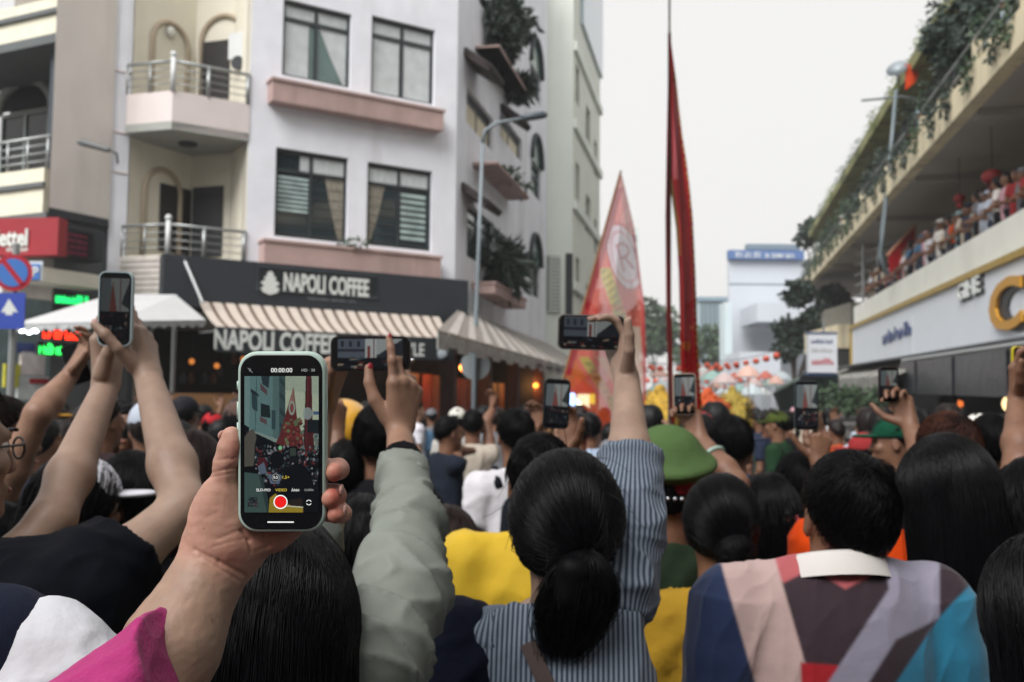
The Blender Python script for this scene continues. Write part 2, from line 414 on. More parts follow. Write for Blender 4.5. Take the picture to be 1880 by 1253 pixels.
def hand_pts(w, d, n, side, s=1.0, curl=None, spread=(.10, .0, -.09, -.2), thumb=None):
    """joint chains of a hand: w wrist, d towards the fingers, n palm normal, side +1/-1 where the thumb lies"""
    y = nrm(d); z = nrm(np.asarray(n, float) - y*np.dot(n, y)); x = side*np.cross(y, z)
    w = np.asarray(w, float); L = lambda a, b, c: w + s*(a*x + b*y + c*z)
    curl = curl or [(.3,.4,.3)]*4
    mcp = [(.028,.090,0), (.008,.094,-.002), (-.013,.089,0), (-.031,.079,.003)]
    ln = [(.043,.025,.021), (.047,.029,.022), (.043,.027,.021), (.034,.020,.019)]; rr = [.0084,.0086,.0082,.0073]
    out = []
    for i in range(4):
        p = np.array(mcp[i]); pts = [p]; th = 0.
        for j in range(3):
            th += curl[i][j]; dd = np.array([math.sin(spread[i])*math.cos(th), math.cos(spread[i])*math.cos(th), math.sin(th)])
            p = p + dd*ln[i][j]; pts.append(p)
        out.append(([L(*q) for q in pts], [rr[i]*1.05*s, rr[i]*s, rr[i]*.9*s, rr[i]*.78*s]))
    t0 = np.array([.022,.022,.010]); tv = thumb or [(.75,.6,.25), (.5,.85,.15), (.35,.9,.2)]; tp = [t0]
    for v, l in zip(tv, (.045,.034,.028)): tp.append(tp[-1] + nrm(v)*l)
    out.append(([L(*q) for q in tp], [.0165*s, .0125*s, .0105*s, .0085*s]))
    palm = [(L(.012,.012,0), L(*mcp[0]), .017*s, .0125*s), (L(.004,.012,0), L(*mcp[1]), .018*s, .0125*s), (L(-.006,.012,0), L(*mcp[2]), .018*s, .0125*s),
            (L(-.014,.012,0), L(*mcp[3]), .017*s, .0115*s)]
    return out, palm
def hand_into(S, *a, **kw):
    fs, palm = hand_pts(*a, **kw)
    for (p, q, r0, r1) in palm: S.cap(p, q, r0, r1, .012)
    for pts, rs in fs: S.chain(pts, rs, .004)
    dn = -nrm(a[2])
    for pts, rs in fs[:4]:
        S.cap(pts[0]+dn*.003, pts[0]+dn*.0035, rs[0]*.95, k=.008); S.cap(pts[1]+dn*.0018, pts[1]+dn*.002, rs[1]*.98, k=.004)
        S.cap(np.asarray(a[0])*.75+np.asarray(pts[0])*.25+dn*.007, pts[0]+dn*.004, .004, .0045, .012)
    return fs
# ------------------------------------------------------------------ people
SKIN = {'a': mat('skin_light', C('#c79a80', .46), .5, spec=.38, var=.20, vscale=26, bump=.35, bscale=260, bdist=.0012, sss=.08, stain=.45, stcol=C('#8d5548', .55), stscale=18),
        'b': mat('skin_tan', C('#a87a60', .47), .5, spec=.38, var=.20, vscale=26, bump=.35, bscale=260, bdist=.0012, sss=.08, stain=.45, stcol=C('#8d5548', .55), stscale=18),
        'c': mat('skin_pale', C('#d3b09a', .44), .5, spec=.38, var=.16, vscale=26, bump=.35, bscale=260, bdist=.0012, sss=.08, stain=.4, stcol=C('#a2685a', .5), stscale=18)}
HBASE = mat('hair_base', C('#09090b'), .5, spec=.06)
HAIR = {'black': hairmat('black', '#0a0a0d'), 'brown': hairmat('brown', '#2b201d'), 'red': hairmat('reddish', '#40251c'), 'grey': hairmat('grey', '#6a6a6a')}
NAIL = mat('nail', C('#c99a8e', .75), .25, spec=.5)
EYEW = mat('eye_white', C('#e6e0dc'), .3); EYEB = mat('eye_dark', C('#1a1210'), .2)
JEANS = cloth('denim', '#2b3446'); DARKP = cloth('dark_trousers', '#1d1e24'); KHAKI = cloth('khaki_trousers', '#7d7466')
def frame(yaw):
    """yaw 0 faces away from the camera; positive turns to the right"""
    y = rad(yaw); return np.array([math.cos(y), -math.sin(y), 0]), np.array([math.sin(y), math.cos(y), 0]), np.array([0, 0, 1.])
class Person:
    def __init__(s, label, head, yaw=0, sk='a', male=True, tilt=0., group=None, wide=1.0, hs=1.0, nk=.165, drop=.05, noff=0., lean=0., loc=None):
        s.h = np.asarray(head, float) - np.array([0,0,drop]); s.R, s.F, s.U = frame(yaw); s.sk = SKIN[sk]; s.male = male; s.w = wide*(1. if male else .9); s.hs = hs
        # head frame (tilt > 0 looks up)
        s.hF = s.F*math.cos(tilt) + s.U*math.sin(tilt); s.hU = -s.F*math.sin(tilt) + s.U*math.cos(tilt); s.HF = np.array([s.R, s.hF, s.hU])
        s.root = thing('person', (s.h[0], s.h[1], 0) if loc is None else loc, label, 'person', group)
        s.neck = s.h + s.R*noff - s.U*nk*hs - s.F*(.02+lean*.2)                 # base of the neck
        s.shz = s.neck[2] - .045
        s.sh = {'L': s.neck - s.R*.165*s.w - s.U*.055, 'R': s.neck + s.R*.165*s.w - s.U*.055}
        s.hip = np.array([s.neck[0], s.neck[1], 0]) - s.F*lean*.5 + s.U*max(.5, (s.neck[2]*.62))
        s.arms = {}; s.fs = {}
    def at(s, r, f, u): return s.h + s.R*r + s.hF*f + s.hU*u
    def arm(s, side, elbow=None, wrist=None, hand=None, sh=None):
        """elbow, wrist: world points; hand: dict(d, n, side, curl, thumb, s)"""
        if elbow is None:
            sg = 1 if side == 'R' else -1
            elbow = s.sh[side] + s.R*sg*.05 - s.U*.28 - s.F*.02; wrist = elbow + s.F*.07 - s.U*.24
            hand = hand or dict(d=(wrist-elbow), n=-s.R*sg, side=1 if side == 'R' else -1)
        if sh is not None: s.sh[side] = np.asarray(sh, float)
        s.arms[side] = (np.asarray(elbow, float), np.asarray(wrist, float), hand); return s
    def body(s, hh=.007, ha=.005, hb=.016, face=True, bare='LR', armr=1.0):
        parts = []; S = SDF(); k = s.hs
        q = lambda r, f, u: s.at(r*k, f*k, u*k)
        S.ell(q(0, -.012, .022), np.array([.076,.096,.100])*k, .02, s.HF); S.ell(q(0, .030, -.055), np.array([.056,.062,.066])*k, .03, s.HF)
        S.cap(q(0,-.02,-.05), s.neck - s.U*.02, .058*k, .062*k, .03)
        if face:
            S.cap(q(0,.088,.012), q(0,.104,-.028), .009*k, .013*k, .012); S.cap(q(-.03,.082,.022), q(.03,.082,.022), .013*k, .013*k, .02)
            for g in (-1, 1):
                S.ell(q(g*.031,.086,.006), np.array([.014,.012,.009])*k, .006, s.HF, op='s')
                S.ell(q(g*.036,.072,-.022), np.array([.022,.018,.02])*k, .02, s.HF)
            S.cap(q(-.016,.092,-.062), q(.016,.092,-.062), .008*k, .008*k, .008); S.cap(q(-.014,.09,-.072), q(.014,.09,-.072), .008*k, .008*k, .008)
            S.ell(q(0,.078,-.100), np.array([.022,.02,.018])*k, .02, s.HF)
        for g in (-1, 1):
            S.ell(q(g*.079,-.006,-.004), np.array([.010,.019,.032])*k, .006, s.HF); S.ell(q(g*.087,.0,.0), np.array([.006,.009,.017])*k, .005, s.HF, op='s')
        parts.append(S.mesh(hh))
        B = SDF(); fr = np.array([s.R, s.F, s.U])
        B.cap(s.sh['L']+s.R*.03, s.sh['R']-s.R*.03, .052, k=.04); ch = (s.neck + s.hip)*.5
        B.cap(s.neck - s.U*.12, s.hip, .125*s.w, .118*s.w, .05, fr, (1, .68, 1)); B.cap(s.neck-s.U*.02, s.neck-s.U*.1, .06, .06, .03)
        s.legs = []
        for g in (-1, 1):
            a = s.hip + s.R*g*.085; kn = np.array([a[0], a[1], a[2]*.52]) + s.F*.02; an = np.array([a[0], a[1], .07]) - s.F*.01
            s.legs.append((a, kn, an)); B.chain([a, kn, an], [.075,.05,.036], .03); B.cap(an - s.U*.03 - s.F*.03, an - s.U*.035 + s.F*.13, .036, .03, .02)
        parts.append(B.mesh(hb))
        for sd, (el, wr, hd) in s.arms.items():
            A = SDF(); sh = s.sh[sd]; r = armr
            m = el + (wr-el)*.3; m2 = sh+(el-sh)*.45
            A.chain([sh, m2, el, m, wr], [.05*r, .046*r, .038*r, .041*r, .0265*r], .02)
            if hd: s.fs[sd] = hand_into(A, wr, hd['d'], hd['n'], hd['side'], s=hd.get('s', 1.0), curl=hd.get('curl'), thumb=hd.get('thumb'), spread=hd.get('spread', (.10,.0,-.09,-.2)))
            parts.append(A.mesh(ha))
        s.bodyo = sobj('body', join(parts), s.sk, s.root); return s
    def nails(s, sides='LR', nm=None):
        for sd in sides:
            nn = -nrm(s.arms[sd][2]['n'])
            for i, (pts, rs) in enumerate(s.fs.get(sd, [])):
                t = nrm(pts[-1]-pts[-2]); pv = nrm(pts[-2]-pts[-3]); dv = nn if i == 4 else pv - t*np.dot(pv, t)
                if np.linalg.norm(dv) < .08: dv = nn - t*np.dot(nn, t)
                dv = nrm(dv - t*np.dot(dv, t)); b = np.cross(t, dv); S = SDF(); S.ell(pts[-1] + dv*rs[-1]*.62 + t*.001, np.array([rs[-1]*.72, rs[-1]*1.0, rs[-1]*.42]), .002, np.array([b, t, dv])); sobj('nail', S.mesh(.0014), nm or NAIL, s.root)
        return s
    def eyes(s):
        k = s.hs
        for g in (-1, 1):
            mb = MB(); mb.sphere(s.at(g*.031*k, .0775*k, .006*k), .0125*k, 10); e = mb.build('eye', EYEW, s.root, True)
            mb = MB(); mb.sphere(s.at(g*.031*k, .0845*k, .006*k), .0068*k, 8); mb.build('iris', EYEB, e, True)
        mb = MB(); mb.tube([s.at(x*k, (.103-8*x*x)*k, -.066*k) for x in (-.022,-.01,0,.01,.022)], [.002,.004,.0045,.004,.002], 6); mb.build('lips', mat('lips', C('#a5605a'), .5), s.root, True)
        for g in (-1, 1):
            mb = MB(); mb.tube([s.at(g*x*k, (.098-10*(x-.03)**2)*k, .034*k) for x in (.014,.03,.048)], .0035, 5); mb.build('eyebrow', HAIR['black'], s.root, True)
        return s
    def trousers(s, m=None, h=.02):
        S = SDF(); fr = np.array([s.R, s.F, s.U])
        S.cap(s.hip + s.U*.12, s.hip - s.U*.02, .135*s.w, .15*s.w, .04, fr, (1, .75, 1))
        for a, kn, an in s.legs: S.chain([a, kn, an], [.095,.068,.055], .03)
        sobj('trousers', S.mesh(h), m or DARKP, s.root); return s
    def shirt(s, m, sleeve='short', h=.011, fold=.006, seed=1, neckcut=True, cutz=.012, hem=-.08, fat=1.0, name='shirt', uattr=False, paint=None, sl_mat=None, cuff=None, axis=None):
        fr = np.array([s.R, s.F, s.U]); S = SDF(); f = fat
        S.cap(s.sh['L']+s.R*.015, s.sh['R']-s.R*.015, .064*f, k=.05); S.cap(s.neck-s.U*.055, s.neck-s.U*.2, .10*f, .12*f, .05, fr, (1.1,.78,1))
        S.cap(s.neck - s.U*.15, (s.neck-s.U*.15)*.4+s.hip*.6, .155*s.w*f, .15*s.w*f, .05, fr, (1, .72, 1))
        S.cap((s.neck-s.U*.1)*.3+s.hip*.7, s.hip + s.U*hem, .15*s.w*f, .16*s.w*f, .04, fr, (1, .74, 1))
        S.cap(s.neck + s.U*.005, s.neck-s.U*.08, .068, .09, .03)
        sep = uattr
        def slv(T, sd):
            el, wr, _ = s.arms.get(sd, (None, None, None)); sh = s.sh[sd]
            if el is None or sleeve is None: return None
            if sleeve == 'short':
                e = sh + (el-sh)*.68; T.cap(sh, e, .066*f, .064*f, .035, flat=True); T.cap(sh - nrm(el-sh)*.01, sh+(el-sh)*.3, .066*f, .064*f, .03)
            else:
                e = el + (wr-el)*(.86 if sleeve == 'long' else float(sleeve)); T.chain([sh, el], [.069*f, .056*f], .03); T.cap(el, e, .056*f, .046*f, .02, flat=True); T.cap(el, el+(e-el)*.5, .056*f,.05*f,.02)
            return el, wr, e
        if not sep:
            for sd in s.arms: slv(S, sd)
        if neckcut: S.half(s.neck + s.U*cutz, s.U + s.F*.35, .012)
        V, Q = S.mesh(h)
        if fold: V = folds(V, Q, fold, 26, seed, axis if axis is not None else s.U+.4*s.R)
        at = {}
        if uattr: at['u'] = ('FLOAT', (V-s.neck)@s.R)
        if paint: at['print'] = ('FLOAT_COLOR', paint(V))
        s.shirto = mesh_obj(name, V, Q, m, s.root, True, attrs=at)
        if sep:
            for sd in s.arms:
                T = SDF(); r = slv(T, sd)
                if r is None: continue
                el, wr, e = r; V, Q = T.mesh(h*.8); ax = nrm(e - s.sh[sd]); V = folds(V, Q, fold, 30, seed+5, np.cross(ax, [.2,1,.1]))
                rel = V - s.sh[sd]; b1 = nrm(np.cross(ax, FWD)); b2 = np.cross(ax, b1); ang = np.arctan2(rel@b2, rel@b1)
                sobj('sleeve', (V, Q), sl_mat or m, s.shirto, attrs={'u': ('FLOAT', ang*.055)})
        return s
    def collar(s, m, r=.07, hgt=.03, tilt=.35):
        mb = MB(); n = 28; V = []; F = []
        for j, (rr, z) in enumerate([(r+.032, -.016), (r+.028, -.008), (r+.012, hgt*.7), (r+.002, hgt), (r-.006, hgt*.8), (r-.004, -.02)]):
            for i in range(n):
                a = 2*math.pi*i/n; V.append(s.neck + s.R*math.cos(a)*rr*1.02 + s.F*math.sin(a)*rr*.98 + s.U*(z - tilt*math.sin(a)*rr*.9))
        for j in range(5):
            for i in range(n): F.append((j*n+i, j*n+(i+1) % n, (j+1)*n+(i+1) % n, (j+1)*n+i))
        mb.add(V, F); mb.build('collar', m, s.root, True); return s
    # ---- hair
    def scalp_pts(s, n, seed=0, lowback=-.085, rise=.85, grow=1.0):
        r = np.random.default_rng(seed); v = r.normal(size=(n*3, 3)); v /= np.linalg.norm(v, axis=1, keepdims=True)
        e = v*np.array([.080,.100,.104])*s.hs*grow; ok = ((e[:,2] - (lowback + (e[:,1]/s.hs+.1)*rise)*s.hs) > 0) & ~((np.abs(e[:,0]) > .052*s.hs) & (e[:,2] < .022*s.hs) & (e[:,1] > -.045*s.hs))
        return e[ok][:n]
    def tow(s, e): return s.h + e[:,0:1]*s.R + (e[:,1:2]-.012*s.hs)*s.hF + (e[:,2:3]+.022*s.hs)*s.hU
    def hair_short(s, m, n=0, thick=.012, h=.006, seed=3, lowback=-.075, rise=.80, length=.045, rough=.004):
        S = SDF(); k = s.hs
        S.ell(s.at(0,-.014*k,.024*k), (np.array([.077,.098,.102])+thick)*k, .01, s.HF)
        zc = lowback*k; c = s.at(0, -.1*k, zc+.022*k); nn = -s.hU + rise*s.hF
        S.half(c, nn, .012)
        for g in (-1,1): S.ell(s.at(g*.09*k, .0*k, -.012*k), np.array([.028,.024,.034])*k, .012, s.HF, op='s')
        V, Q = S.mesh(h); N = vnormals(V, Q); V = V + N*(rough*wob(V, 90, seed))[:,None]
        parts = [(V, Q)]
        if n:
            e = s.scalp_pts(n, seed, lowback+.012, rise, 1.1); r = np.random.default_rng(seed); K = 5
            cr = np.array([.01,-.05,.09])*k; d = e - cr; nn_ = e/np.array([.08,.1,.104])**2; nn_ /= np.linalg.norm(nn_, axis=1, keepdims=True)
            d = d - nn_*(d*nn_).sum(1, keepdims=True); d /= np.linalg.norm(d, axis=1, keepdims=True)+1e-6; d += r.normal(size=d.shape)*.28
            t = np.linspace(0, 1, K)[None,:,None]; ln = length*k*r.uniform(.5, 1.1, size=(len(e),1,1))
            P = e[:,None,:] + d[:,None,:]*ln*t + nn_[:,None,:]*(.006*np.sin(t*2.6)+.002)*1.0; nrmz = np.linalg.norm(P/(np.array([.080,.100,.104])*k), axis=2, keepdims=True)
            P = P/nrmz*(1 + (thick+.001)/.088 + .035*r.random((len(e),1,1))*t)
            parts.append(strands(push(s.tow(P.reshape(-1,3)).reshape(P.shape), V, Q), .0010, .0004))
        return s.mkhair(parts, m, 1)
    def hair_long(s, m, drop=.45, n=0, width=.10, seed=4, h=.009, back=.03, part=True, thick=.02, wave=.006, front=.02):
        """loose hair falling down the back to h.z - drop"""
        S = SDF(); k = s.hs
        S.ell(s.at(0,-.018*k,.02*k), (np.array([.078,.098,.102])+thick)*k, .02, s.HF)
        top = s.at(0,-.045*k,-.01*k); bot = s.h - s.U*drop - s.F*(.05+back); mid = (top+bot)*.5 - s.F*.03
        fr = np.array([s.R, s.F, s.U]); S.chain([top, mid, bot], [width*.95, width, width*.85], .04, fr=fr, sc=(1, .62, 1))
        S.half(s.at(0, .035*k+front, -.02*k), s.hF*1.0 - s.hU*.55, .015)
        V, Q = S.mesh(h); N = vnormals(V, Q); g = V.copy(); g[:,2] *= .12; V = V + N*(wave*wob(g, 70, seed))[:,None]
        parts = [(V, Q)]
        if n:
            r = np.random.default_rng(seed); e = s.scalp_pts(n, seed, -.06, .5, 1.0); e = e/np.array([.080,.100,.104])*(np.array([.078,.098,.102])+thick)*1.015; st = s.tow(e); K = 14
            t = np.linspace(0, 1, K)[None,:,None]; lat = (e[:,0:1]/.09).clip(-1,1)
            end = bot + lat*s.R*width*.95 + s.F*(-.055*np.sqrt(1-lat**2*.9)) + r.normal(size=(len(e),3))*.012; end = end + s.U*(r.uniform(-.06,.10,size=(len(e),1)))
            c1 = st + s.hF*-.02 + (st-s.h)*.12 - s.U*.02; ctrl = c1.copy(); ctrl[:,:2] += ((st - s.h)[:,:2])*.25; ctrl = ctrl - s.U*.10 - s.F*.035
            P = (1-t)**3*st[:,None] + 3*(1-t)**2*t*c1[:,None] + 3*(1-t)*t**2*(ctrl*.55+end*.45)[:,None] + t**3*end[:,None]
            q = (P - s.h); loc = np.stack([q@s.R, q@s.hF + .018*k, q@s.hU - .02*k], -1); ax = (np.array([.078,.098,.102])+thick)*k*1.02
            nz = np.linalg.norm(loc/ax, axis=2, keepdims=True); up = loc[...,2:3] > -.03
            loc = np.where(up & (nz < 1), loc/np.maximum(nz,1e-3), loc); P = s.h + loc[...,0:1]*s.R + (loc[...,1:2]-.018*k)*s.hF + (loc[...,2:3]+.02*k)*s.hU
            parts.append(strands(push(P, V, Q), .0010, .0006))
        return s.mkhair(parts, m, 1)
    def hair_tied(s, m, tie, tail, n=0, seed=5, bun=None, h=.007, tail_r=.045, thick=.014, fly=0, tail_n=0):
        """hair pulled to the tie point (local r,f,u), then a tail (list of local points) or a bun radius"""
        k = s.hs; S = SDF(); S.ell(s.at(0,-.014*k,.022*k), (np.array([.077,.097,.101])+thick)*k, .015, s.HF)
        S.half(s.at(0, .05*k, .0), s.hF*1.0 - s.hU*.75, .012); S.half(s.at(0,-.09*k,-.075*k), -s.hU + .25*s.hF, .02)
        tp = s.at(*[x*k for x in tie]); V, Q = S.mesh(h); N = vnormals(V, Q); rel = V - tp; dist = np.linalg.norm(rel, axis=1)
        b1 = nrm(np.cross(s.hU, tp-s.h)); b2 = nrm(np.cross(tp-s.h, b1)); ang = np.arctan2(rel@b1, rel@b2); V = V + N*(.0028*np.sin(ang*38+3*np.sin(dist*30))*np.clip(dist/.06,0,1))[:,None]
        parts = [(V, Q)]; T = SDF(); r = np.random.default_rng(seed)
        tl = [s.at(*[x*k for x in p]) for p in tail]
        if bun: T.ell(tp, np.array(bun)*k, .02, s.HF)
        if tail: T.chain([tp]+tl, [tail_r*.12]+[tail_r*f for f in np.linspace(.58,.26,len(tl))], .02)
        V, Q = T.mesh(h); N = vnormals(V, Q); g = V.copy(); g[:,2] *= .15; V = V + N*(.004*wob(g, 110, seed))[:,None]; parts.append((V, Q))
        if n:
            e = s.scalp_pts(n, seed, -.08, .55, 1.0); ax = (np.array([.077,.097,.101])+thick)*k*1.015; K = 10
            u0 = e/np.linalg.norm(e, axis=1, keepdims=True); tl_ = np.array(tie)*k + np.array([0,.014,-.022])*k; u1 = nrm(tl_)
            t = np.linspace(0, 1, K)[None,:,None]**.9; U_ = (1-t)*u0[:,None] + t*u1; U_ /= np.linalg.norm(U_, axis=2, keepdims=True)
            rad_ = 1/np.linalg.norm(U_/ax, axis=2, keepdims=True); P = U_*(rad_ + r.uniform(0, .004, size=(len(e),1,1)) + .004*np.sin(t*3.1)*r.random((len(e),1,1)))
            P = s.h + P[...,0:1]*s.R + (P[...,1:2]-.014*k)*s.hF + (P[...,2:3]+.022*k)*s.hU; parts.append(strands(push(P, *parts[0]), .0010, .0008))
        if tail_n and tail:
            K = 16; t = np.linspace(0,1,K)[None,:,None]; u = r.uniform(-1,1,(tail_n,1)); w_ = r.uniform(.72,1.06,(tail_n,1)); L_ = np.linalg.norm(tl[-1]-tp)*1.12; q = tail_r/.054; jit = lambda a: r.normal(size=(tail_n,3))*a
            p0 = tp + jit(.004); p1 = tp + s.R*(u*.062*q*w_) + s.U*(.034*(1-np.abs(u))*w_) - s.F*(.055*q*(1-.55*u*u)*w_) + jit(.004)
            p2 = tp + s.R*(u*.090*q*w_) - s.U*(L_*.55) - s.F*(.062*q*(1-.75*u*u)*w_) + (tl[-1]-tp)*.2 + jit(.008)
            p3 = tl[-1] + s.R*(u*.030*q) - s.U*(r.uniform(-.05,.035,(tail_n,1))) - s.F*(.016*w_) + jit(.010)
            P = (1-t)**3*p0[:,None] + 3*(1-t)**2*t*p1[:,None] + 3*(1-t)*t**2*p2[:,None] + t**3*p3[:,None]
            P = P + s.R*(.004*np.sin(t*5+r.uniform(0,6,(tail_n,1,1)))*t); parts.append(strands(P, .0010, .0004))
        if bun and n:
            m_ = 700; a = r.normal(size=(m_,3)); a /= np.linalg.norm(a,axis=1,keepdims=True); b = np.cross(a, r.normal(size=(m_,3))); b /= np.linalg.norm(b,axis=1,keepdims=True)
            t = np.linspace(0, 2.2, 9)[None,:,None]; P = (a[:,None]*np.cos(t)+b[:,None]*np.sin(t))*np.array(bun)*k*r.uniform(1.0,1.06,size=(m_,1,1))
            parts.append(strands(tp + P[...,0:1]*s.R + P[...,1:2]*s.hF + P[...,2:3]*s.hU, .0013, .0008))
        if fly:
            K = 9; a = s.scalp_pts(fly, seed+9, -.09, .6, 1.12); st = s.tow(a); dr = (st - s.h)*r.uniform(.1,.3,size=(len(st),1)) + s.R*r.normal(size=(len(st),1))*.025 - s.U*r.uniform(.02,.09,size=(len(st),1)) - s.F*r.uniform(0,.06,size=(len(st),1))
            t = np.linspace(0,1,K)[None,:,None]; P = st[:,None] + dr[:,None]*t + s.U*(.03*np.sin(t*3))*r.normal(size=(len(st),1,1)); parts.append(strands(P, .0007, .0003))
        return s.mkhair(parts, m, 2)
    def mkhair(s, parts, m, nb):
        V, Q = join(parts); c = sum(len(p[1]) for p in parts[:nb]); two = len(parts) > nb
        s.hairo = mesh_obj('hair', V, Q, m, s.root, True, mats=[m, HBASE] if two else [m], midx=np.where(np.arange(len(Q)) < c, 1, 0) if two else None); return s
    def cap(s, m, brim_m=None, front_m=None, brim_dir=None):
        k = s.hs; S = SDF(); S.ell(s.at(0,-.012*k,.04*k), np.array([.090,.110,.098])*k, .01, s.HF); S.half(s.at(0,0,.03*k), -s.hU, .006)
        c = sobj('cap', S.mesh(.007), m, s.root); bd = s.hF if brim_dir is None else brim_dir
        T = SDF(); T.ell(s.at(0,.12*k,.035*k), np.array([.075,.075,.010])*k, .006, s.HF); sobj('brim', T.mesh(.006), brim_m or m, c)
        if front_m:
            f = SDF(); f.ell(s.at(0,-.012*k,.04*k), np.array([.0925,.1125,.1005])*k, .01, s.HF); f.half(s.at(0,0,.032*k), -s.hU, .006); f.half(s.at(0,.02*k,0), -s.hF, .004); sobj('front_panel', f.mesh(.006), front_m, c)
        return s
def phone(label, c, x, y, w=.075, h=.155, t=.010, case='#1a1b1e', scr=None, land=False, group=None, cat='phone', mark=None):
    """a held phone: c centre of the screen, x its right, y its up; screen looks along x cross y"""
    x = nrm(x); y = nrm(np.asarray(y, float) - x*np.dot(x, y)); z = np.cross(x, y); c = np.asarray(c, float)
    if land: w, h = h, w
    root = thing('phone', c, label, cat, group); P = lambda a, b, d: c + x*a + y*b + z*d
    def rr(w_, h_, r, d, n=5):
        o = []
        for (sx, sy, a0) in ((1,1,0),(-1,1,90),(-1,-1,180),(1,-1,270)):
            for i in range(n+1):
                a = rad(a0+90*i/n); o.append(P(sx*(w_/2-r)+r*math.cos(a), sy*(h_/2-r)+r*math.sin(a), d))
        return o
    mb = MB(); mb.prism(rr(w, h, .013, -t), z*t); mb.build('case', mat('phone_case_'+case.strip('#'), C(case), .45), root)
    mb = MB(); mb.prism(rr(w-.005, h-.005, .011, .0002), z*.0006); g = mb.build('glass', mat('phone_glass', (.006,.006,.008), .08, spec=.4), root)
    iw, ih = (w-.010, h-.026) if not land else (w-.026, h-.010)
    if scr is not None:
        ny, nx, _ = scr.shape; V = [P(-iw/2+iw*i/nx, ih/2-ih*j/ny, .0012) for j in range(ny+1) for i in range(nx+1)]; Q = []; cols = []
        V = []; 
        for j in range(ny):
            for i in range(nx):
                V += [P(-iw/2+iw*i/nx, ih/2-ih*(j+1)/ny, .0012), P(-iw/2+iw*(i+1)/nx, ih/2-ih*(j+1)/ny, .0012), P(-iw/2+iw*(i+1)/nx, ih/2-ih*j/ny, .0012), P(-iw/2+iw*i/nx, ih/2-ih*j/ny, .0012)]
                cols += [scr[j,i]]*4
        Q = np.arange(len(V)).reshape(-1, 4); mesh_obj('screen', V, Q, mat('phone_screen', (0,0,0), .3, spec=.15, attr='picture', emit=.5), g, attrs={'picture': ('FLOAT_COLOR', np.array(cols))})
    return root, P
class Canvas:
    """a small raster for things that show flat pictures or print (screens, flags)"""
    def __init__(s, w, h, col): s.a = np.zeros((h, w, 3)); s.a[:] = C(col); s.w = w; s.h = h; s.y, s.x = np.mgrid[0:h, 0:w] + .5
    def poly(s, pts, col, al=1.0):
        p = np.array(pts, float); ins = np.zeros((s.h, s.w), bool); j = len(p)-1
        for i in range(len(p)):
            c = ((p[i,1] > s.y) != (p[j,1] > s.y)) & (s.x < (p[j,0]-p[i,0])*(s.y-p[i,1])/(p[j,1]-p[i,1]+1e-9)+p[i,0]); ins ^= c; j = i
        s.a[ins] = s.a[ins]*(1-al) + np.array(C(col))*al; return s
    def ell(s, cx, cy, rx, ry, col, al=1.0):
        m = ((s.x-cx)/rx)**2 + ((s.y-cy)/ry)**2 < 1; s.a[m] = s.a[m]*(1-al) + np.array(C(col))*al; return s
    def rect(s, x0, y0, x1, y1, col, al=1.0): return s.poly([(x0,y0),(x1,y0),(x1,y1),(x0,y1)], col, al)
    def noise(s, amt, seed=0, y0=0, y1=None):
        r = np.random.default_rng(seed); n = r.uniform(1-amt, 1+amt, size=(s.h, s.w, 1)); y1 = y1 or s.h; s.a[y0:y1] *= n[y0:y1]; return s
def mini_street(w, h, seed=0, land=False, tint=1.0):
    """what a phone camera pointed down this street shows"""
    r = random.Random(seed); c = Canvas(w, h, '#9aa19e')
    if land:
        c.rect(0,0,w*.42,h,'#565d68'); c.rect(0,h*.35,w*.42,h*.42,'#30343c')
        for i in range(3): c.rect(w*(.05+.12*i),h*.06,w*(.10+.12*i),h*.28,'#2b3038')
        c.rect(w*.42,0,w*.6,h,'#aeb3b2'); c.poly([(w*.6,h*.55),(w,0),(w,h),(w*.6,h)],'#2c3036'); c.rect(w*.46,h*.25,w*.5,h*.7,'#7a403a'); c.rect(w*.54,0,w*.56,h*.75,'#5e2020')
        c.rect(0,h*.62,w,h,'#15171b')
    else:
        c.poly([(0,0),(w*.35,0),(w*.42,h*.5),(0,h*.6)],'#6d7678'); c.poly([(w,h*.05),(w*.72,h*.42),(w,h*.5)],'#3c4144')
        c.poly([(w*.42,h*.05),(w*.3,h*.55),(w*.58,h*.55)],'#85504a'); c.rect(w*.67,0,w*.71,h*.6,'#6a2223'); c.rect(0,h*.55,w,h,'#1b1d21')
    for i in range(26): c.ell(r.uniform(0,w), r.uniform(h*.6,h*.98), r.uniform(.02,.06)*w, r.uniform(.02,.04)*h, r.choice(['#0d0e11','#2a2c33','#6b6f75','#5a2a28','#3a4b52','#8a7a6a']))
    c.a *= tint; return c
ORD = ['nearest','second','third','fourth','fifth','sixth','seventh','eighth','ninth','tenth','eleventh','twelfth','thirteenth','fourteenth','fifteenth','sixteenth','seventeenth','eighteenth','nineteenth','twentieth','twenty-first','twenty-second','twenty-third','twenty-fourth','twenty-fifth','twenty-sixth','twenty-seventh','farthest']
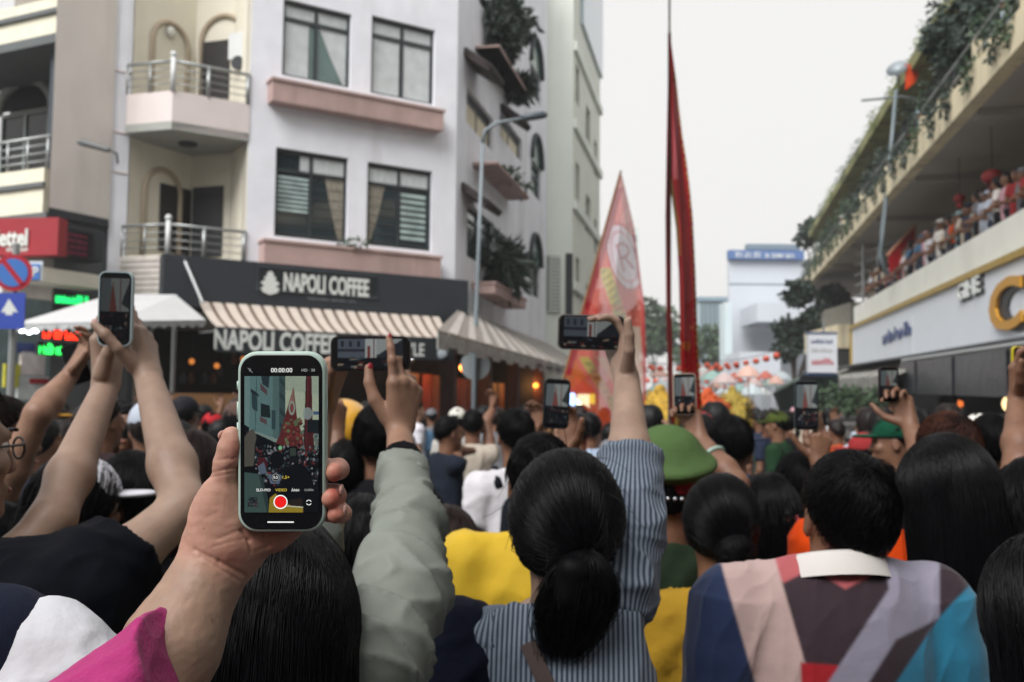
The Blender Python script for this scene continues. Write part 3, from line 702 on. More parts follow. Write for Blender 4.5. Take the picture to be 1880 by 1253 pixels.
# ------------------------------------------------------------------ setting: street, buildings
DS = nrm([math.sin(rad(11.7)), math.cos(rad(11.7)), 0])
asph = mat('asphalt', (.05,.05,.052), .85, var=.25, vscale=3, bump=.4, bscale=90, stain=.4, stcol=(.03,.03,.03))
mb = MB(); mb.add([(-150,-60,0),(150,-60,0),(150,300,0),(-150,300,0)], [(0,1,2,3)]); tag(mb.build('road', asph), kind='structure')
FA = Fr((W(835,500,20)[0], W(835,500,20)[1]), (.8387,.5446))       # coffee house front, s = 0 at its right corner
FB = Fr(FA.O[:2], DS[:2])                                          # its side along the street
FR_ = Fr((5.22, 0), DS[:2], -1, .022)                              # terrace building on the right
pave = mat('paving', (.22,.21,.20), .8, var=.2, vscale=2, stain=.5, stscale=.8)
mb = MB(); FA.box(mb, -13, 2.6, -3, 2.2, -.05, .13); FB.box(mb, .0, 70, -3, 2.6, -.05, .126); tag(mb.build('pavement', pave), kind='structure')
mb = MB(); FR_.box(mb, 4, 75, -3, .8, -.05, .13); mb2 = mb; o = tag(mb.build('pavement', pave), kind='structure')
WHITE = mat('white_render', C('#edeff6', .98), .8, var=.07, vscale=2, stain=.5, stcol=C('#aaa4a0'), stscale=1.1, bump=.15, bscale=40, streak=True)
PINK = mat('pink_render', C('#bda19b', .9), .8, var=.12, vscale=3, stain=.55, stcol=C('#6d5a57'), stscale=1.4, bump=.2, bscale=30, streak=True)
CREAM = mat('cream_render', C('#e6e1d1', .98), .8, var=.06, vscale=2, stain=.25, stcol=C('#9b9585'), streak=True)
TAN = mat('tan_render', C('#e4ddd6', .98), .85, var=.05, vscale=1.5, stain=.3, stcol=C('#9a928b'), streak=True)
BLUSH = mat('blush_render', C('#e0d5d2', .97), .8, var=.05, vscale=2, stain=.2, stcol=C('#a39894'), streak=True)
GREY = mat('grey_render', C('#6a6f70', .8), .8, var=.1, vscale=2)
DGREY = mat('dark_grey', C('#33363b'), .7, var=.1)
FRAME = mat('window_frame', C('#2c3336'), .5)
GLASS = mat('window_glass', C('#2c3a3f', .8), .06, spec=.9, var=.35, vscale=1.1)
GLASSG = mat('window_glass_green', C('#58746f', .8), .08, spec=.9, var=.3, vscale=1.5)
CURT = mat('curtain', C('#c9cfd0', .95), .9, var=.12, vscale=5)
CURT2 = mat('curtain_patterned', C('#a09a8c', .8), .9, var=.35, vscale=12)
RAIL = mat('railing_steel', C('#a9adad', .9), .35, metal=.6)
SIGNB = mat('sign_charcoal', C('#2c3138', .9), .5, var=.08)
LETTER = mat('letter_white', C('#d8dcd8'), .5)
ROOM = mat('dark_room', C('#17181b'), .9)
WARM = mat('warm_wood', C('#8f5632', .9), .6, var=.3, vscale=4)
TILE = mat('roof_tile', C('#3a3130', .8), .8, var=.4, vscale=8)
# ---- coffee house
coffee = thing('coffee_house', FA.O, 'white corner building with pink window ledges over the coffee shop', 'building')
P = FA.px
def hole(tl, br, fr=FA, o=0): 
    a, z1 = fr.px(*tl, o); b, z0 = fr.px(*br, o); return (a, b, z0, z1)
w1 = hole((521,-3), (643,162)); w2 = hole((683,28), (797,193)); w3 = hole((507,270), (637,447)); w4 = hole((675,297), (792,462))
fl = P(455, 300)[0]                                                # left end of the front wall
TOP = 15.5; zf0 = P(600, 575)[1]; zf1 = P(600, 497)[1]
mb = MB(); FA.wall(mb, fl, 0, zf0, TOP, -.25, 0, [w1, w2, w3, w4,
    (w1[0], w1[1], w1[2]+3.15, w1[3]+3.15), (w2[0], w2[1], w2[2]+3.15, w2[3]+3.15)])
mb.build('wall', WHITE, coffee)
def window(h, fr=FA, kind=0, parent=coffee, fm=FRAME, gm=GLASS, nx=2, transom=.76, o=-.10, curtains=(), bars=0, t=.035, seed=0):
    """frame (> pane, curtain, bar); h = (s0, s1, z0, z1)"""
    s0, s1, z0, z1 = h; mb = MB(); e = .003
    zt = z0 + (z1-z0)*transom
    for (a, b, c, d) in ((s0+e, s0+t*1.6, z0+e, z1-e), (s1-t*1.6, s1-e, z0+e, z1-e)): fr.box(mb, a, b, o-.05, o+.03, c, d)
    for (c, d) in ((z0+e, z0+t*1.4), (z1-t*2.2, z1-e), (zt-t*.8, zt+t*.8)): fr.box(mb, s0+t*1.6, s1-t*1.6, o-.048, o+.026, c, d)
    for i in range(1, nx):
        a = s0+(s1-s0)*i/nx; fr.box(mb, a-t*.8, a+t*.8, o-.046, o+.022, z0+t*1.4, z1-t*2.2)
    f = mb.build('window', fm, parent)
    for i in range(nx):
        for (c, d) in ((z0, zt), (zt, z1)):
            a = s0+(s1-s0)*i/nx; b = s0+(s1-s0)*(i+1)/nx; mb = MB(); fr.box(mb, a+.02, b-.02, o-.02, o-.012, c+.02, d-.02); mb.build('pane', gm, f)
    for (c0, c1, z0f, z1f, taper, m) in curtains:
        a = s0+(s1-s0)*c0; b = s0+(s1-s0)*c1; n = 26; V = []; F = []
        for j, zz in enumerate((z0+(z1-z0)*z0f, z0+(z1-z0)*(z0f+z1f)/2, z0+(z1-z0)*z1f)):
            k = [taper, (taper+1)/2*.9+.1, 1][j]
            for i in range(n+1):
                x = (a + (b-a)*k*i/n) if taper >= 0 else 0
                if c0 > .4 and taper < 1: x = b - (b-a)*k*(1-i/n)
                V.append(fr.pt(x, o-.002+.009*math.sin(i*2.1), zz))
        for j in range(2):
            for i in range(n): F.append((j*(n+1)+i, j*(n+1)+i+1, (j+1)*(n+1)+i+1, (j+1)*(n+1)+i))
        mesh_obj('curtain', V, F, m, f, True)
    if bars:
        for i in range(bars):
            zz = z0+(zt-z0)*(i+.5)/bars; mb = MB(); fr.box(mb, s0+t*1.6, s1-t*1.6, o-.008, o-.001, zz-.012, zz+.012); mb.build('bar', DGREY, f)
    return f
window(w1, curtains=[(.02,.40,.02,.74,1,CURT),(.02,.48,.8,.98,1,CURT),(.55,.98,.02,.74,.12,CURT),(.53,.98,.8,.98,1,CURT)], gm=GLASSG)
window(w2, curtains=[(.02,.47,.02,.74,1,CURT),(.02,.48,.8,.98,1,CURT),(.53,.96,.02,.74,1,CURT),(.53,.98,.8,.98,1,CURT)], gm=GLASSG)
f3 = window(w3, curtains=[(.70,.97,.02,.74,.25,CURT2),(.35,.98,.78,.98,1,CURT)], bars=7)
f4 = window(w4, curtains=[(.03,.30,.02,.74,.2,CURT2),(.02,.98,.78,.98,1,CURT)], bars=7)
SLAT = mat('jalousie_pale', C('#9db0ad', .9), .35, var=.3, vscale=4)  # pale teal slats across part of the two lower front windows
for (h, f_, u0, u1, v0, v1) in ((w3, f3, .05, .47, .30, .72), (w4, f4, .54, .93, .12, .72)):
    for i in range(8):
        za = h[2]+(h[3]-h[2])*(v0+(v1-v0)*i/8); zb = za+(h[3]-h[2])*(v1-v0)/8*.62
        mb = MB(); a_, b_ = h[0]+(h[1]-h[0])*u0, h[0]+(h[1]-h[0])*u1; mb.hexa([FA.pt(a_,-.085,za),FA.pt(b_,-.085,za),FA.pt(b_,-.090,za),FA.pt(a_,-.090,za),FA.pt(a_,-.10,zb),FA.pt(b_,-.10,zb),FA.pt(b_,-.105,zb),FA.pt(a_,-.105,zb)]); mb.build('slat', SLAT, f_)
for h in (w1, w2): window((h[0], h[1], h[2]+3.15, h[3]+3.15), curtains=[(.02,.98,.02,.74,1,CURT)])
def ledge(fr, tl, br, o1, parent, m=PINK, cap=.05):
    s0, z1 = fr.px(*tl, o1); s1, z0 = fr.px(*br, o1); mb = MB()
    fr.box(mb, s0+.03, s1-.03, .003, o1-.03, z0, z1-cap); fr.box(mb, s0, s1, .003, o1, z1-cap, z1); return mb.build('ledge', m, parent), (s0, s1, z0, z1)
ledge(FA, (500,140), (818,240), .32, coffee); ledge(FA, (484,437), (813,512), .32, coffee)
# dark rooms behind the glass so that the windows have depth
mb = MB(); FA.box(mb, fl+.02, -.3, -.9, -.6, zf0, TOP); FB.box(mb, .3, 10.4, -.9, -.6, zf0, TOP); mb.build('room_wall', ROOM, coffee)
# side wall
Q = FB.px; s_end = Q(1003, 400)[0]
sw = [hole((857,158), (905,280), FB), hole((858,372), (906,500), FB), hole((919,205), (958,300), FB), hole((917,425), (962,515), FB), hole((920,-60), (975,88), FB)]
aw = [hole((973,112), (992,198), FB), hole((975,290), (992,372), FB), hole((972,478), (990,550), FB)]
sw.append(hole((880,-20),(898,35),FB))
mb = MB(); FB.wall(mb, 0.001, s_end, zf0, TOP, -.25, 0, sw+aw); mb.build('wall', WHITE, coffee)
for i, h in enumerate(sw): window(h, FB, nx=2, o=-.12, gm=GLASSG if i in (1,) else GLASS, curtains=[(.02,.98,.02,.74,1,mat('curtain_warm', C('#d8d0b8'), .9, var=.1))] if i in (0,2) else (), bars=9 if i == 1 else 0)
for h in aw:
    s0, s1, z0, z1 = h; f = window(h, FB, nx=1, transom=.6, o=-.10, gm=GLASSG)
    mb = MB(); n = 10; sm = (s0+s1)/2; r = (s1-s0)/2
    pts = [FB.pt(sm-(r+.06)*math.cos(math.pi*i/n), .05, z1+(r+.06)*math.sin(math.pi*i/n)) for i in range(n+1)]; mb.tube(pts, .07, 6); mb.build('arch_trim', DGREY, coffee, True)
    mb = MB(); mb.prism([FB.pt(sm-r*math.cos(math.pi*i/n), .002, z1-.01+r*math.sin(math.pi*i/n)) for i in range(n+1)], FB.n*.012); mb.build('arch_pane', GLASSG, coffee)
ledges = []
for tl, br in (((917,82),(974,178)), ((913,296),(972,368)), ((911,517),(968,568))):
    ledges.append(ledge(FB, tl, br, .55, coffee))
# small tiled canopies over the side windows
for (tl, br) in (((853,92),(912,175)), ((848,340),(908,398)), ((920,195),(962,250))):
    s0, z1 = FB.px(*tl, .02); s1, _ = FB.px(*br, .45); z0 = z1-.42; f = thing  # noqa
    mb = MB(); mb.prism([FB.pt(s0, .004, z1), FB.pt(s0, .55, z0), FB.pt(s0, .55, z0-.05), FB.pt(s0, .004, z1-.10)], FB.d*(s1-s0)); c = mb.build('window_canopy', TILE, coffee)
    n = 9; base = None
    for i in range(n):
        a = s0+(s1-s0)*(i+.5)/n
        mb = MB(); mb.tube([FB.pt(a, .0, z1+.03), FB.pt(a, .60, z0+.02)], .07, 6); mb.build('tile', TILE, c, True)
# balconies and loggia on the left corner
def wall2(name, p, q, z0, z1, th, m, parent, inward):
    p = np.array([p[0], p[1], 0.]); q = np.array([q[0], q[1], 0.]); i = nrm(inward)*th; mb = MB()
    mb.hexa([p+[0,0,z0], q+[0,0,z0], q+i+[0,0,z0], p+i+[0,0,z0], p+[0,0,z1], q+[0,0,z1], q+i+[0,0,z1], p+i+[0,0,z1]]); return mb.build(name, m, parent)
sa = P(317, 150)[0]; pA = FA.pt(sa, .02, 0); pR = FA.pt(fl, .02, 0); pL = W(232,200,17.35)
pC = W(352,300,18.9); pLw = W(262,300,17.9)                          # inner corner and left end of the loggia
back = np.array([-.3,1,0])
zh = lambda py, px, d: W(px, py, d)[2]
dA = np.dot(pA-CAM, FWD)
zB = [(zh(222,312,dA), zh(150,317,dA)), (zh(585,312,dA), zh(463,310,dA))]     # parapet bottom and top, upper and lower balcony
TILED = mat('stone_cladding', C('#c6c0ba', .95), .8, var=.12, vscale=8)
for i, (z0, z1) in enumerate(zB):
    up = i == 0; bal = thing('balcony', (pA[0], pA[1], z0), 'upper corner balcony with blush parapet and steel railing' if up else 'lower corner balcony with ribbed cream cladding and steel railing, beside the coffee sign', 'balcony')
    m = BLUSH if up else CREAM
    wall2('parapet', pR[:2], pA[:2], z0, z1, .12, m, bal, back); wall2('parapet', pA[:2]+np.array([-.002,.003]), pL[:2], z0, z1-.001, .12, m, bal, back)
    if not up:
        n = 11; nn = nrm(np.array([pA[1]-pL[1], -(pA[0]-pL[0]), 0]))
        for k in range(n):
            za = z0+(z1-z0)*k/n; a = np.array([pA[0],pA[1],za])+nn*.004; b = np.array([pL[0],pL[1],za])+nn*.004; u = np.array([0,0,(z1-z0)/n-.018])
            mb = MB(); mb.hexa([a, b, b-nn*-.025, a-nn*-.025, a+u, b+u, b-nn*-.025+u, a-nn*-.025+u]); mb.build('plank', TILED, bal)
    sl = MB(); bk = pC[:2]+np.array([-.3,.3]); poly = [np.array([*pR[:2], z0-.02]), np.array([pR[0]-.3, pR[1]+1.8, z0-.02]), np.array([*bk, z0-.02]), np.array([pL[0], pL[1]+.9, z0-.02]), np.array([*pL[:2], z0-.02]), np.array([*pA[:2], z0-.02])]
    sl.prism(poly, (0,0,.14)); sl.build('slab', mat('soffit', C('#b9bcb6', .75), .85, var=.08), bal)
    mb = MB(); c = (pA+pC)/2; mb.lathe((c[0]+.1, c[1], z0-.06), [(.16,0),(.17,.04)], 14); mb.build('ceiling_lamp', DGREY, bal)
    h = .52; z2 = z1+h
    P3 = lambda p, z: np.array([p[0], p[1], z])
    mb = MB(); mb.tube([P3(pA,z1), P3(pA,z2+.06)], .045, 8); mb.sphere(P3(pA, z2+.11), .06, 10); mb.build('post', mat('rail_white', C('#cfd2d2'), .4), bal, True)
    for f_ in (.45, .97):
        q = pA + (pR-pA)*f_; mb = MB(); mb.tube([P3(q,z1), P3(q,z2)], .035, 6); mb.build('post', RAIL, bal, True)
    for q in (pL, (pA+pL)/2): mb = MB(); mb.tube([P3(q,z1), P3(q,z2)], .02, 6); mb.build('post', RAIL, bal, True)
    for f_ in (.25, .5, .75, 1.0):
        for (a, b) in ((pA, pR), (pA, pL)):
            mb = MB(); mb.tube([P3(a, z1+h*f_), P3(b, z1+h*f_)], .028 if f_ == 1 else .009, 6); mb.build('rail', RAIL, bal, True)
# loggia walls with arched niches and doors
zlo, zhi = zB[1][1]-.6, TOP
wall2('loggia_wall', pC[:2], (FA.pt(fl, -1.0, 0))[:2], zlo, zhi, .1, CREAM, coffee, back); wall2('loggia_wall', pLw[:2], pC[:2]+np.array([-.001,.001]), zlo, zhi, .1, CREAM, coffee, back)
wall2('loggia_return', FA.pt(fl, -1.2, 0)[:2], FA.pt(fl, -.001, 0)[:2], zlo, zhi, .1, CREAM, coffee, (.8,.6,0))
LW = Fr(pLw[:2], (pC-pLw)[:2]); RW = Fr(pC[:2], (FA.pt(fl,-1.0,0)-pC)[:2])
if np.dot(LW.n, [0,-1,0]) < 0: LW.n = -LW.n
for (fr, x0, x1, top, o) in ((LW,280,345,20,.0),(RW,372,450,30,.0),(LW,265,330,295,.0)):
    s0, z1 = fr.px(x0, top+30, 0); s1, _ = fr.px(x1, top+30, 0); r = (s1-s0)/2; sm = (s0+s1)/2; n = 12
    mb = MB(); mb.tube([fr.pt(s0, .02, z1-1.6)]+[fr.pt(sm-r*math.cos(math.pi*i/n), .02, z1-.2+r*math.sin(math.pi*i/n)) for i in range(n+1)]+[fr.pt(s1, .02, z1-1.6)], .055, 6); mb.build('arch_moulding', mat('cream_trim', C('#b8a994',.9), .8), coffee, True)
def panel(fr, tl, br, o0, o1, name, m, parent):
    s0, z1 = fr.px(*tl, o1); s1, z0 = fr.px(*br, o1); mb = MB(); fr.box(mb, s0, s1, o0, o1, z0, z1); return mb.build(name, m, parent)
DOORM = mat('door_dark', C('#1d1a1b'), .5); DOORG = mat('door_leaf', C('#2a2c31'), .5)
panel(LW, (296,336), (348,470), .004, .03, 'doorway', DOORM, coffee); panel(RW, (354,345), (405,470), .004, .04, 'door', DOORG, coffee); panel(RW, (374,78), (418,180), .004, .04, 'door', DOORM, coffee)
ac = thing('air_conditioner', RW.pt(RW.px(438,110)[0], .1, RW.px(438,110)[1]), 'white air conditioner unit hung beside the upper balcony door', 'air conditioner')
panel(RW, (420,62), (452,106), .02, .32, 'casing', mat('ac_white', C('#d5d8d8'), .5), ac)
s_, z_ = RW.px(437, 116, .3); mb = MB(); mb.lathe(RW.pt(s_, .30, z_), [(.13,0),(.13,.03)], 14, RW.n); mb.build('fan_grille', DGREY, ac)
mb = MB(); s_, z_ = LW.px(313, 60, .02); mb.lathe(LW.pt(s_, .005, z_), [(.10,0),(.11,.05),(.05,.09)], 12, LW.n); tag(mb.build('wall_lamp', mat('lamp_glass', C('#cfd0c8'), .3), loc=LW.pt(s_,0,z_)), 'round white lamp on the cream wall above the upper balcony', 'lamp')
# corner column and blank wing wall to the left
mb = MB(); a = W(203,300,17.3); b = W(236,300,17.5); wall2('column', a[:2], b[:2], 0.1, TOP, .5, WHITE, coffee, back)
wall2('loggia_pier', b[:2]+np.array([.002,.03]), pLw[:2], 0.1, TOP, .3, CREAM, coffee, back)
for py in (125, 240, 315):
    mb = MB(); z = W(220,py,17.3)[2]; mb.tube([np.array([a[0],a[1],z])-[0,.006,0], np.array([b[0],b[1],z])-[0,.006,0]], .02, 5); mb.build('band', BLUSH, coffee)
zt0 = W(140,393,16.7)[2]; c = W(93,300,16.2); d = W(204,300,17.25); wing = thing('wing_wall', (c[0], c[1], 0), 'blank tan wall between the coffee house and the cream balconies', 'wall')
wall2('wall', c[:2], d[:2], zt0, TOP, .4, TAN, wing, back); wall2('lower_wall', c[:2]+np.array([0,.25]), d[:2]+np.array([0,.25]), 0.1, zt0-.001, .3, GREY, wing, back)
wall2('band', c[:2]+np.array([0,-.02]), d[:2]+np.array([0,-.02]), zt0-.14, zt0-.002, .2, DGREY, wing, back)
# ---- shop front: sign boards, awnings, interior
signb = thing('shop_sign', FA.pt(-3, .3, zf0), 'long charcoal sign board with white letters over the striped awning', 'sign')
s0, _ = P(300, 500, .34); mb = MB(); FA.box(mb, s0, .12, .06, .34, P(560,577,.34)[1], P(560,489,.34)[1]); mb.build('board', SIGNB, signb)
l0, lz1 = P(474, 489, .36); l1, lz0 = P(692, 548, .36); mb = MB(); FA.box(mb, l0, l1, .342, .36, lz0, lz1); mb.build('name_plate', mat('sign_black', C('#1a1e22'), .4), signb)
mb = MB(); mb.tube([FA.pt(l0,.36,lz0), FA.pt(l1,.36,lz0), FA.pt(l1,.36,lz1), FA.pt(l0,.36,lz1), FA.pt(l0,.36,lz0)], .018, 5); mb.build('plate_rim', mat('rim_grey', C('#3c444a'), .4), signb)
ta, tz = P(603, 524, .37); te = (P(680,525,.37)[0]-P(524,520,.37)[0])
text('lettering', 'NAPOLI COFFEE', LETTER, signb, FA.pt(ta-.02, .362, tz), FA.d, (0,0,1), w=te, h=.34, ext=.02, bold=.03)
la, lz = P(496, 519, .37); mb = MB()
ic = [(-.16,.02),(-.20,-.02),(-.12,-.08),(-.20,-.12),(-.15,-.21),(0,-.26),(.15,-.21),(.20,-.12),(.12,-.08),(.20,-.02),(.16,.02),(.10,.05),(.13,.11),(.07,.13),(.06,.20),(0,.24),(-.06,.20),(-.07,.13),(-.13,.11),(-.10,.05)]
mb.prism([FA.pt(la+x*.85, .362, lz+y*.85) for x, y in ic], FA.n*.02); mb.build('emblem', LETTER, signb)
strokes('small_print', mat('letter_grey', C('#6a7074'), .6), signb, FA.pt(ta+.1, .362, tz-.26), FA.d, (0,0,1), te*.6, .06, 26, 3)
for (x0, y0, x1, y1, dd) in ((335,470,372,556,16.8),):
    mb = MB(); mb.tube([W(x0,y0,dd), W(x1,y1,dd-.2)], .03, 6); tag(mb.build('canopy_strut', RAIL, loc=W(x0,y0,dd)), 'slanting steel strut above the white canopy', 'strut')
# striped awning: every cloth strip its own piece
aw_ = thing('striped_awning', FA.pt(-3, .5, zf0), 'beige and brown striped awning along the coffee shop front', 'awning')
b0, bz = P(366, 556, .36); b1, _ = P(806, 580, .36); o1 = 1.25; f0, fz = P(398, 602, o1); f1, _ = P(832, 632, o1)
A1 = mat('awning_cream', C('#ccc0b5', .86), .85, var=.08); A2 = mat('awning_brown', C('#6d584b', .8), .85, var=.12)
n = 62
bz = P(600,570,.36)[1]; fz = P(610,612,o1)[1]
for i in range(n):
    m = A1 if i % 3 != 2 else A2; u0 = i/n; u1 = (i+1)/n; K = 4; mb = MB(); V = []
    for j in range(K+1):
        v = j/K; oo = .36+(o1-.36)*v; zz = bz+(fz-bz)*v - .05*math.sin(v*math.pi)
        for u in (u0, u1): V.append(FA.pt(b0+(b1-b0)*u + ((f0-b0)+((f1-b1)-(f0-b0))*u)*v, oo, zz + (.012 if m is A1 else 0)))
    V2 = [p - np.array([0,0,.012]) for p in V]; F = []
    for j in range(K): F += [(2*j,2*j+1,2*j+3,2*j+2), (2*(K+1)+2*j+2,2*(K+1)+2*j+3,2*(K+1)+2*j+1,2*(K+1)+2*j)]
    mb.add(V+V2, F); mb.build('strip', m, aw_)
vz1 = fz-.0; vz0 = P(610,655,o1)[1]
VAL = mat('valance_dark', C('#1d2429'), .7, var=.1); mb = MB(); FA.box(mb, f0-.02, f1, o1, o1+.02, vz0, vz1+.01); mb.build('valance', VAL, aw_)
ca, cz = P(505, 626, o1+.03); text('lettering', 'NAPOLI COFFEE', LETTER, aw_, FA.pt(P(508,626,o1)[0], o1+.022, cz-.015), FA.d, (0,0,1), w=P(620,630,o1)[0]-P(397,625,o1)[0], h=.34, ext=.006, bold=.03)
text('lettering', 'STYLE', LETTER, aw_, FA.pt(P(750,642,o1)[0], o1+.022, P(750,642,o1)[1]), FA.d, (0,0,1), w=.62, h=.24, ext=.006, bold=.02)
mb = MB(); c_ = P(807,650,o1); mb.sphere(FA.pt(c_[0], o1+.03, c_[1]), .13, 8, (1,.2,.7)); mb.build('emblem', mat('letter_dim', C('#8b949a'), .6), aw_)
for u in (.02, .35, .68, .98):
    mb = MB(); q = b0+(b1-b0)*u; mb.tube([FA.pt(q, .1, bz-.5), FA.pt(q+.2, o1-.05, fz-.02)], .02, 6); mb.build('arm', RAIL, aw_)
# side awning (grey white, lettered valance)
aw2 = thing('side_awning', FB.pt(3, .5, zf0), 'off-white sagging awning along the side street of the coffee house', 'awning')
g0, gz1 = FB.px(838, 578, .06); g1, _ = FB.px(1003, 640, .06); gz1 = FB.px(930,602,.06)[1]; oo = 1.7; gz0 = FB.px(930,642,oo)[1]; so0 = FB.px(803,590,oo)[0]
SAW = mat('side_awning_cloth', C('#b9b3ac', .95), .85, var=.15, vscale=3, stain=.4, stcol=C('#7d7771'))
n = 34
for i in range(n):
    a = .1+(s_end*1.0-.1)*i/n; b = .1+(s_end-.1)*(i+1)/n-.02; mb = MB()
    a2 = so0+(s_end-so0)*i/n; b2 = so0+(s_end-so0)*(i+1)/n-.02; k_ = .012*(i%2); mb.hexa([FB.pt(a,.06,gz1-.03+k_), FB.pt(b,.06,gz1-.03+k_), FB.pt(b2,oo,gz0-.03+k_), FB.pt(a2,oo,gz0-.03+k_), FB.pt(a,.06,gz1+k_), FB.pt(b,.06,gz1+k_), FB.pt(b2,oo,gz0+k_), FB.pt(a2,oo,gz0+k_)]); mb.build('strip', SAW if i % 2 else mat('side_awning_dark', C('#8d867f', .9), .85, var=.15, vscale=3), aw2)
    mb = MB(); FB.box(mb, a2, b2, oo-.004, oo+.014, gz0-.24+.05*(i%2), gz0-.032); mb.build('valance', mat('valance_grey', C('#a3a19d',.9), .8, var=.4, vscale=9), aw2)
for i in range(9): strokes('lettering', DGREY, aw2, FB.pt(.2+i*1.15, oo+.016, gz0-.13), FB.d, (0,0,1), .8, .10, 6, i)
panel(FB, (838,520), (905,592), .004, .05, 'wall_panel', mat('panel_grey', C('#cfd4d8',.95), .6, var=.1), coffee)
strokes('lettering', mat('letter_pale', C('#9aa2a8'), .5), coffee, FB.pt(FB.px(870,552,.05)[0], .052, FB.px(870,552,.05)[1]), FB.d, (0,0,1), 1.6, .5, 6, 9)
# ground floor: open dark shop with warm lamps
shop = thing('shop_interior', FA.pt(-3, -2, 0.13), 'dark open coffee bar under the awning with warm wood', 'shop')
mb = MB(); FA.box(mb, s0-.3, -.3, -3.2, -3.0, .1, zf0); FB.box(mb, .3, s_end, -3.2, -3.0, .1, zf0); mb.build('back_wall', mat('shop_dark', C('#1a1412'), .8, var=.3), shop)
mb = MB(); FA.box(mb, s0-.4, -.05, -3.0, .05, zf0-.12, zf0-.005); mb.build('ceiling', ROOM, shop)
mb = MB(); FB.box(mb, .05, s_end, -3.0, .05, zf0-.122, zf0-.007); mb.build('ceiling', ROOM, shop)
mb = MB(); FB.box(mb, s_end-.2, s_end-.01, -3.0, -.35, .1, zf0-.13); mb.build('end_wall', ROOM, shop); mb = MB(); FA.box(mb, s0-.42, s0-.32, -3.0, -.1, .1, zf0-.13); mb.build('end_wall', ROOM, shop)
for s_ in (0.06, 3.3, 6.6, s_end-.35):
    mb = MB(); FB.box(mb, s_, s_+.3, -.3, -.02, .1, zf0-.13); mb.build('pillar', mat('pillar_brown', C('#4a2418',.8), .6, var=.3), shop)
for s_ in (.5, 1.5, 2.4, 3.8, 4.7, 5.6, 7.1, 8.2, 9.2):
    mb = MB(); FB.box(mb, s_, s_+.75, -1.2, -1.1, .15, 2.35); mb.build('wood_panel', WARM if int(s_*3)%2 else mat('red_wood', C('#84301c',.9), .6, var=.3), shop)
panel(FA, (322,722), (440,800), -.5, -.3, 'counter', mat('counter_wood', C('#9a7048',.9), .6, var=.12, vscale=3), shop)
panel(FA, (320,650), (600,712), -1.5, -1.4, 'shelf_back', mat('shelf_dark', C('#100f10'), .8), shop)
rr = random.Random(5)
for i in range(14):
    x = 334+i*18.5+rr.uniform(-5,5); y = rr.choice([668,690,704]); q = P(x,y,-1.3); mb = MB(); mb.lathe(FA.pt(q[0], -1.3, q[1]), [(.05,0),(.06,.1),(.03,.16),(.03,.2)], 8); tag(mb.build('bottle', mat('bottle_amber' if i%2 else 'bottle_grey', C('#6a4526' if i%2 else '#4a4c50'), .3), loc=FA.pt(q[0],-1.3,q[1])), f'{ORD[i]} bottle from the left on the dark shelves of the coffee bar', 'bottle', 'bottles on the coffee bar shelves')
WL = emat('warm_lamp', '#ff8a30', 5)
for (x, y, r, lb) in ((853,675,.11,'orange glowing wall lamp just left of the round sign back'),(902,653,.12,'orange glowing lamp under the side awning right of the street lamp pole'),(984,708,.07,'small orange lamp beside the dark doorway, farthest right under the side awning')):
    q = FB.px(x, y, -.2); mb = MB(); mb.sphere(FB.pt(q[0], -.2, q[1]), r, 10); pl_ = bpy.data.lights.new('lamp_glow', 'POINT'); pl_.energy = 20; pl_.color = (1, .42, .12); pl_.shadow_soft_size = .12; po_ = bpy.data.objects.new('lamp_glow', pl_); COL.objects.link(po_); po_.location = Vector([float(v) for v in FB.pt(q[0], -.38, q[1])]); tag(mb.build('wall_lamp', WL, None, True, loc=FB.pt(q[0],-.2,q[1])), lb, 'lamp')
for i, (x, y) in enumerate(((352,664),(398,672),(447,660),(548,668),(586,676))):  # glowing beads on cords, added for the amber glints of the bottles
    q = P(x, y, -1.2); c_ = FA.pt(q[0], -1.2, q[1]); t = thing('pendant_lamp', c_, f'{ORD[i] if i else "leftmost"} small amber pendant lamp in the dark coffee bar, counted from the left', 'lamp', 'pendant lamps in the coffee bar')
    mb = MB(); mb.sphere(c_, .055, 8); mb.build('bulb', emat('amber_bulb', '#c87a3a', .9), t, True); mb = MB(); mb.tube([c_, np.array([c_[0], c_[1], zf0-.13])], .008, 4); mb.build('cord', DGREY, t)
# ---- plants in the ledges
LEAF = [mat('leaf_dark', C('#27382e'), .6, var=.4, vscale=5), mat('leaf_mid', C('#3b4f36'), .6, var=.4, vscale=5), mat('leaf_yellow', C('#6b7a3a'), .6, var=.4, vscale=5)]
def leaves(name, pts, n, r, L, m, parent, seed=0, droop=.3, wid=.25, loc=None):
    """n leaf blades scattered in blobs (centre, radii)"""
    g = np.random.default_rng(seed); V = []; F = []
    for i in range(n):
        c, rad_ = pts[g.integers(len(pts))]; v = g.normal(size=3); v /= np.linalg.norm(v); p = np.asarray(c) + v*np.asarray(rad_)*g.random()**.4
        d = nrm(v + g.normal(size=3)*.6 - np.array([0,0,droop])); sdv = nrm(np.cross(d, g.normal(size=3)))*L*wid; l = L*g.uniform(.6,1.3); b = len(V)
        V += [p - sdv*.2, p + d*l*.5 - sdv, p + d*l, p + d*l*.5 + sdv]; F.append((b,b+1,b+2,b+3))
    return mesh_obj(name, V, F, m, parent, loc=loc)
def plant(name, base, blobs, n, L, label, cat, mi=0, seed=0, stem=True, wid=.25, droop=.3, group=None):
    t = thing(name, base, label, cat, group); m = LEAF[mi]
    leaves('foliage', blobs, n, 1, L, m, t, seed, droop, wid)
    if stem:
        for k, (c, r) in enumerate(blobs[:3]):
            mb = MB(); mb.tube([np.asarray(base), (np.asarray(base)*.5+np.asarray(c)*.5)+np.array([.03,0,0]), np.asarray(c)], [.035,.025,.012], 6); mb.build('stem', mat('bark', C('#4a4038'), .8, var=.3), t)
    return t
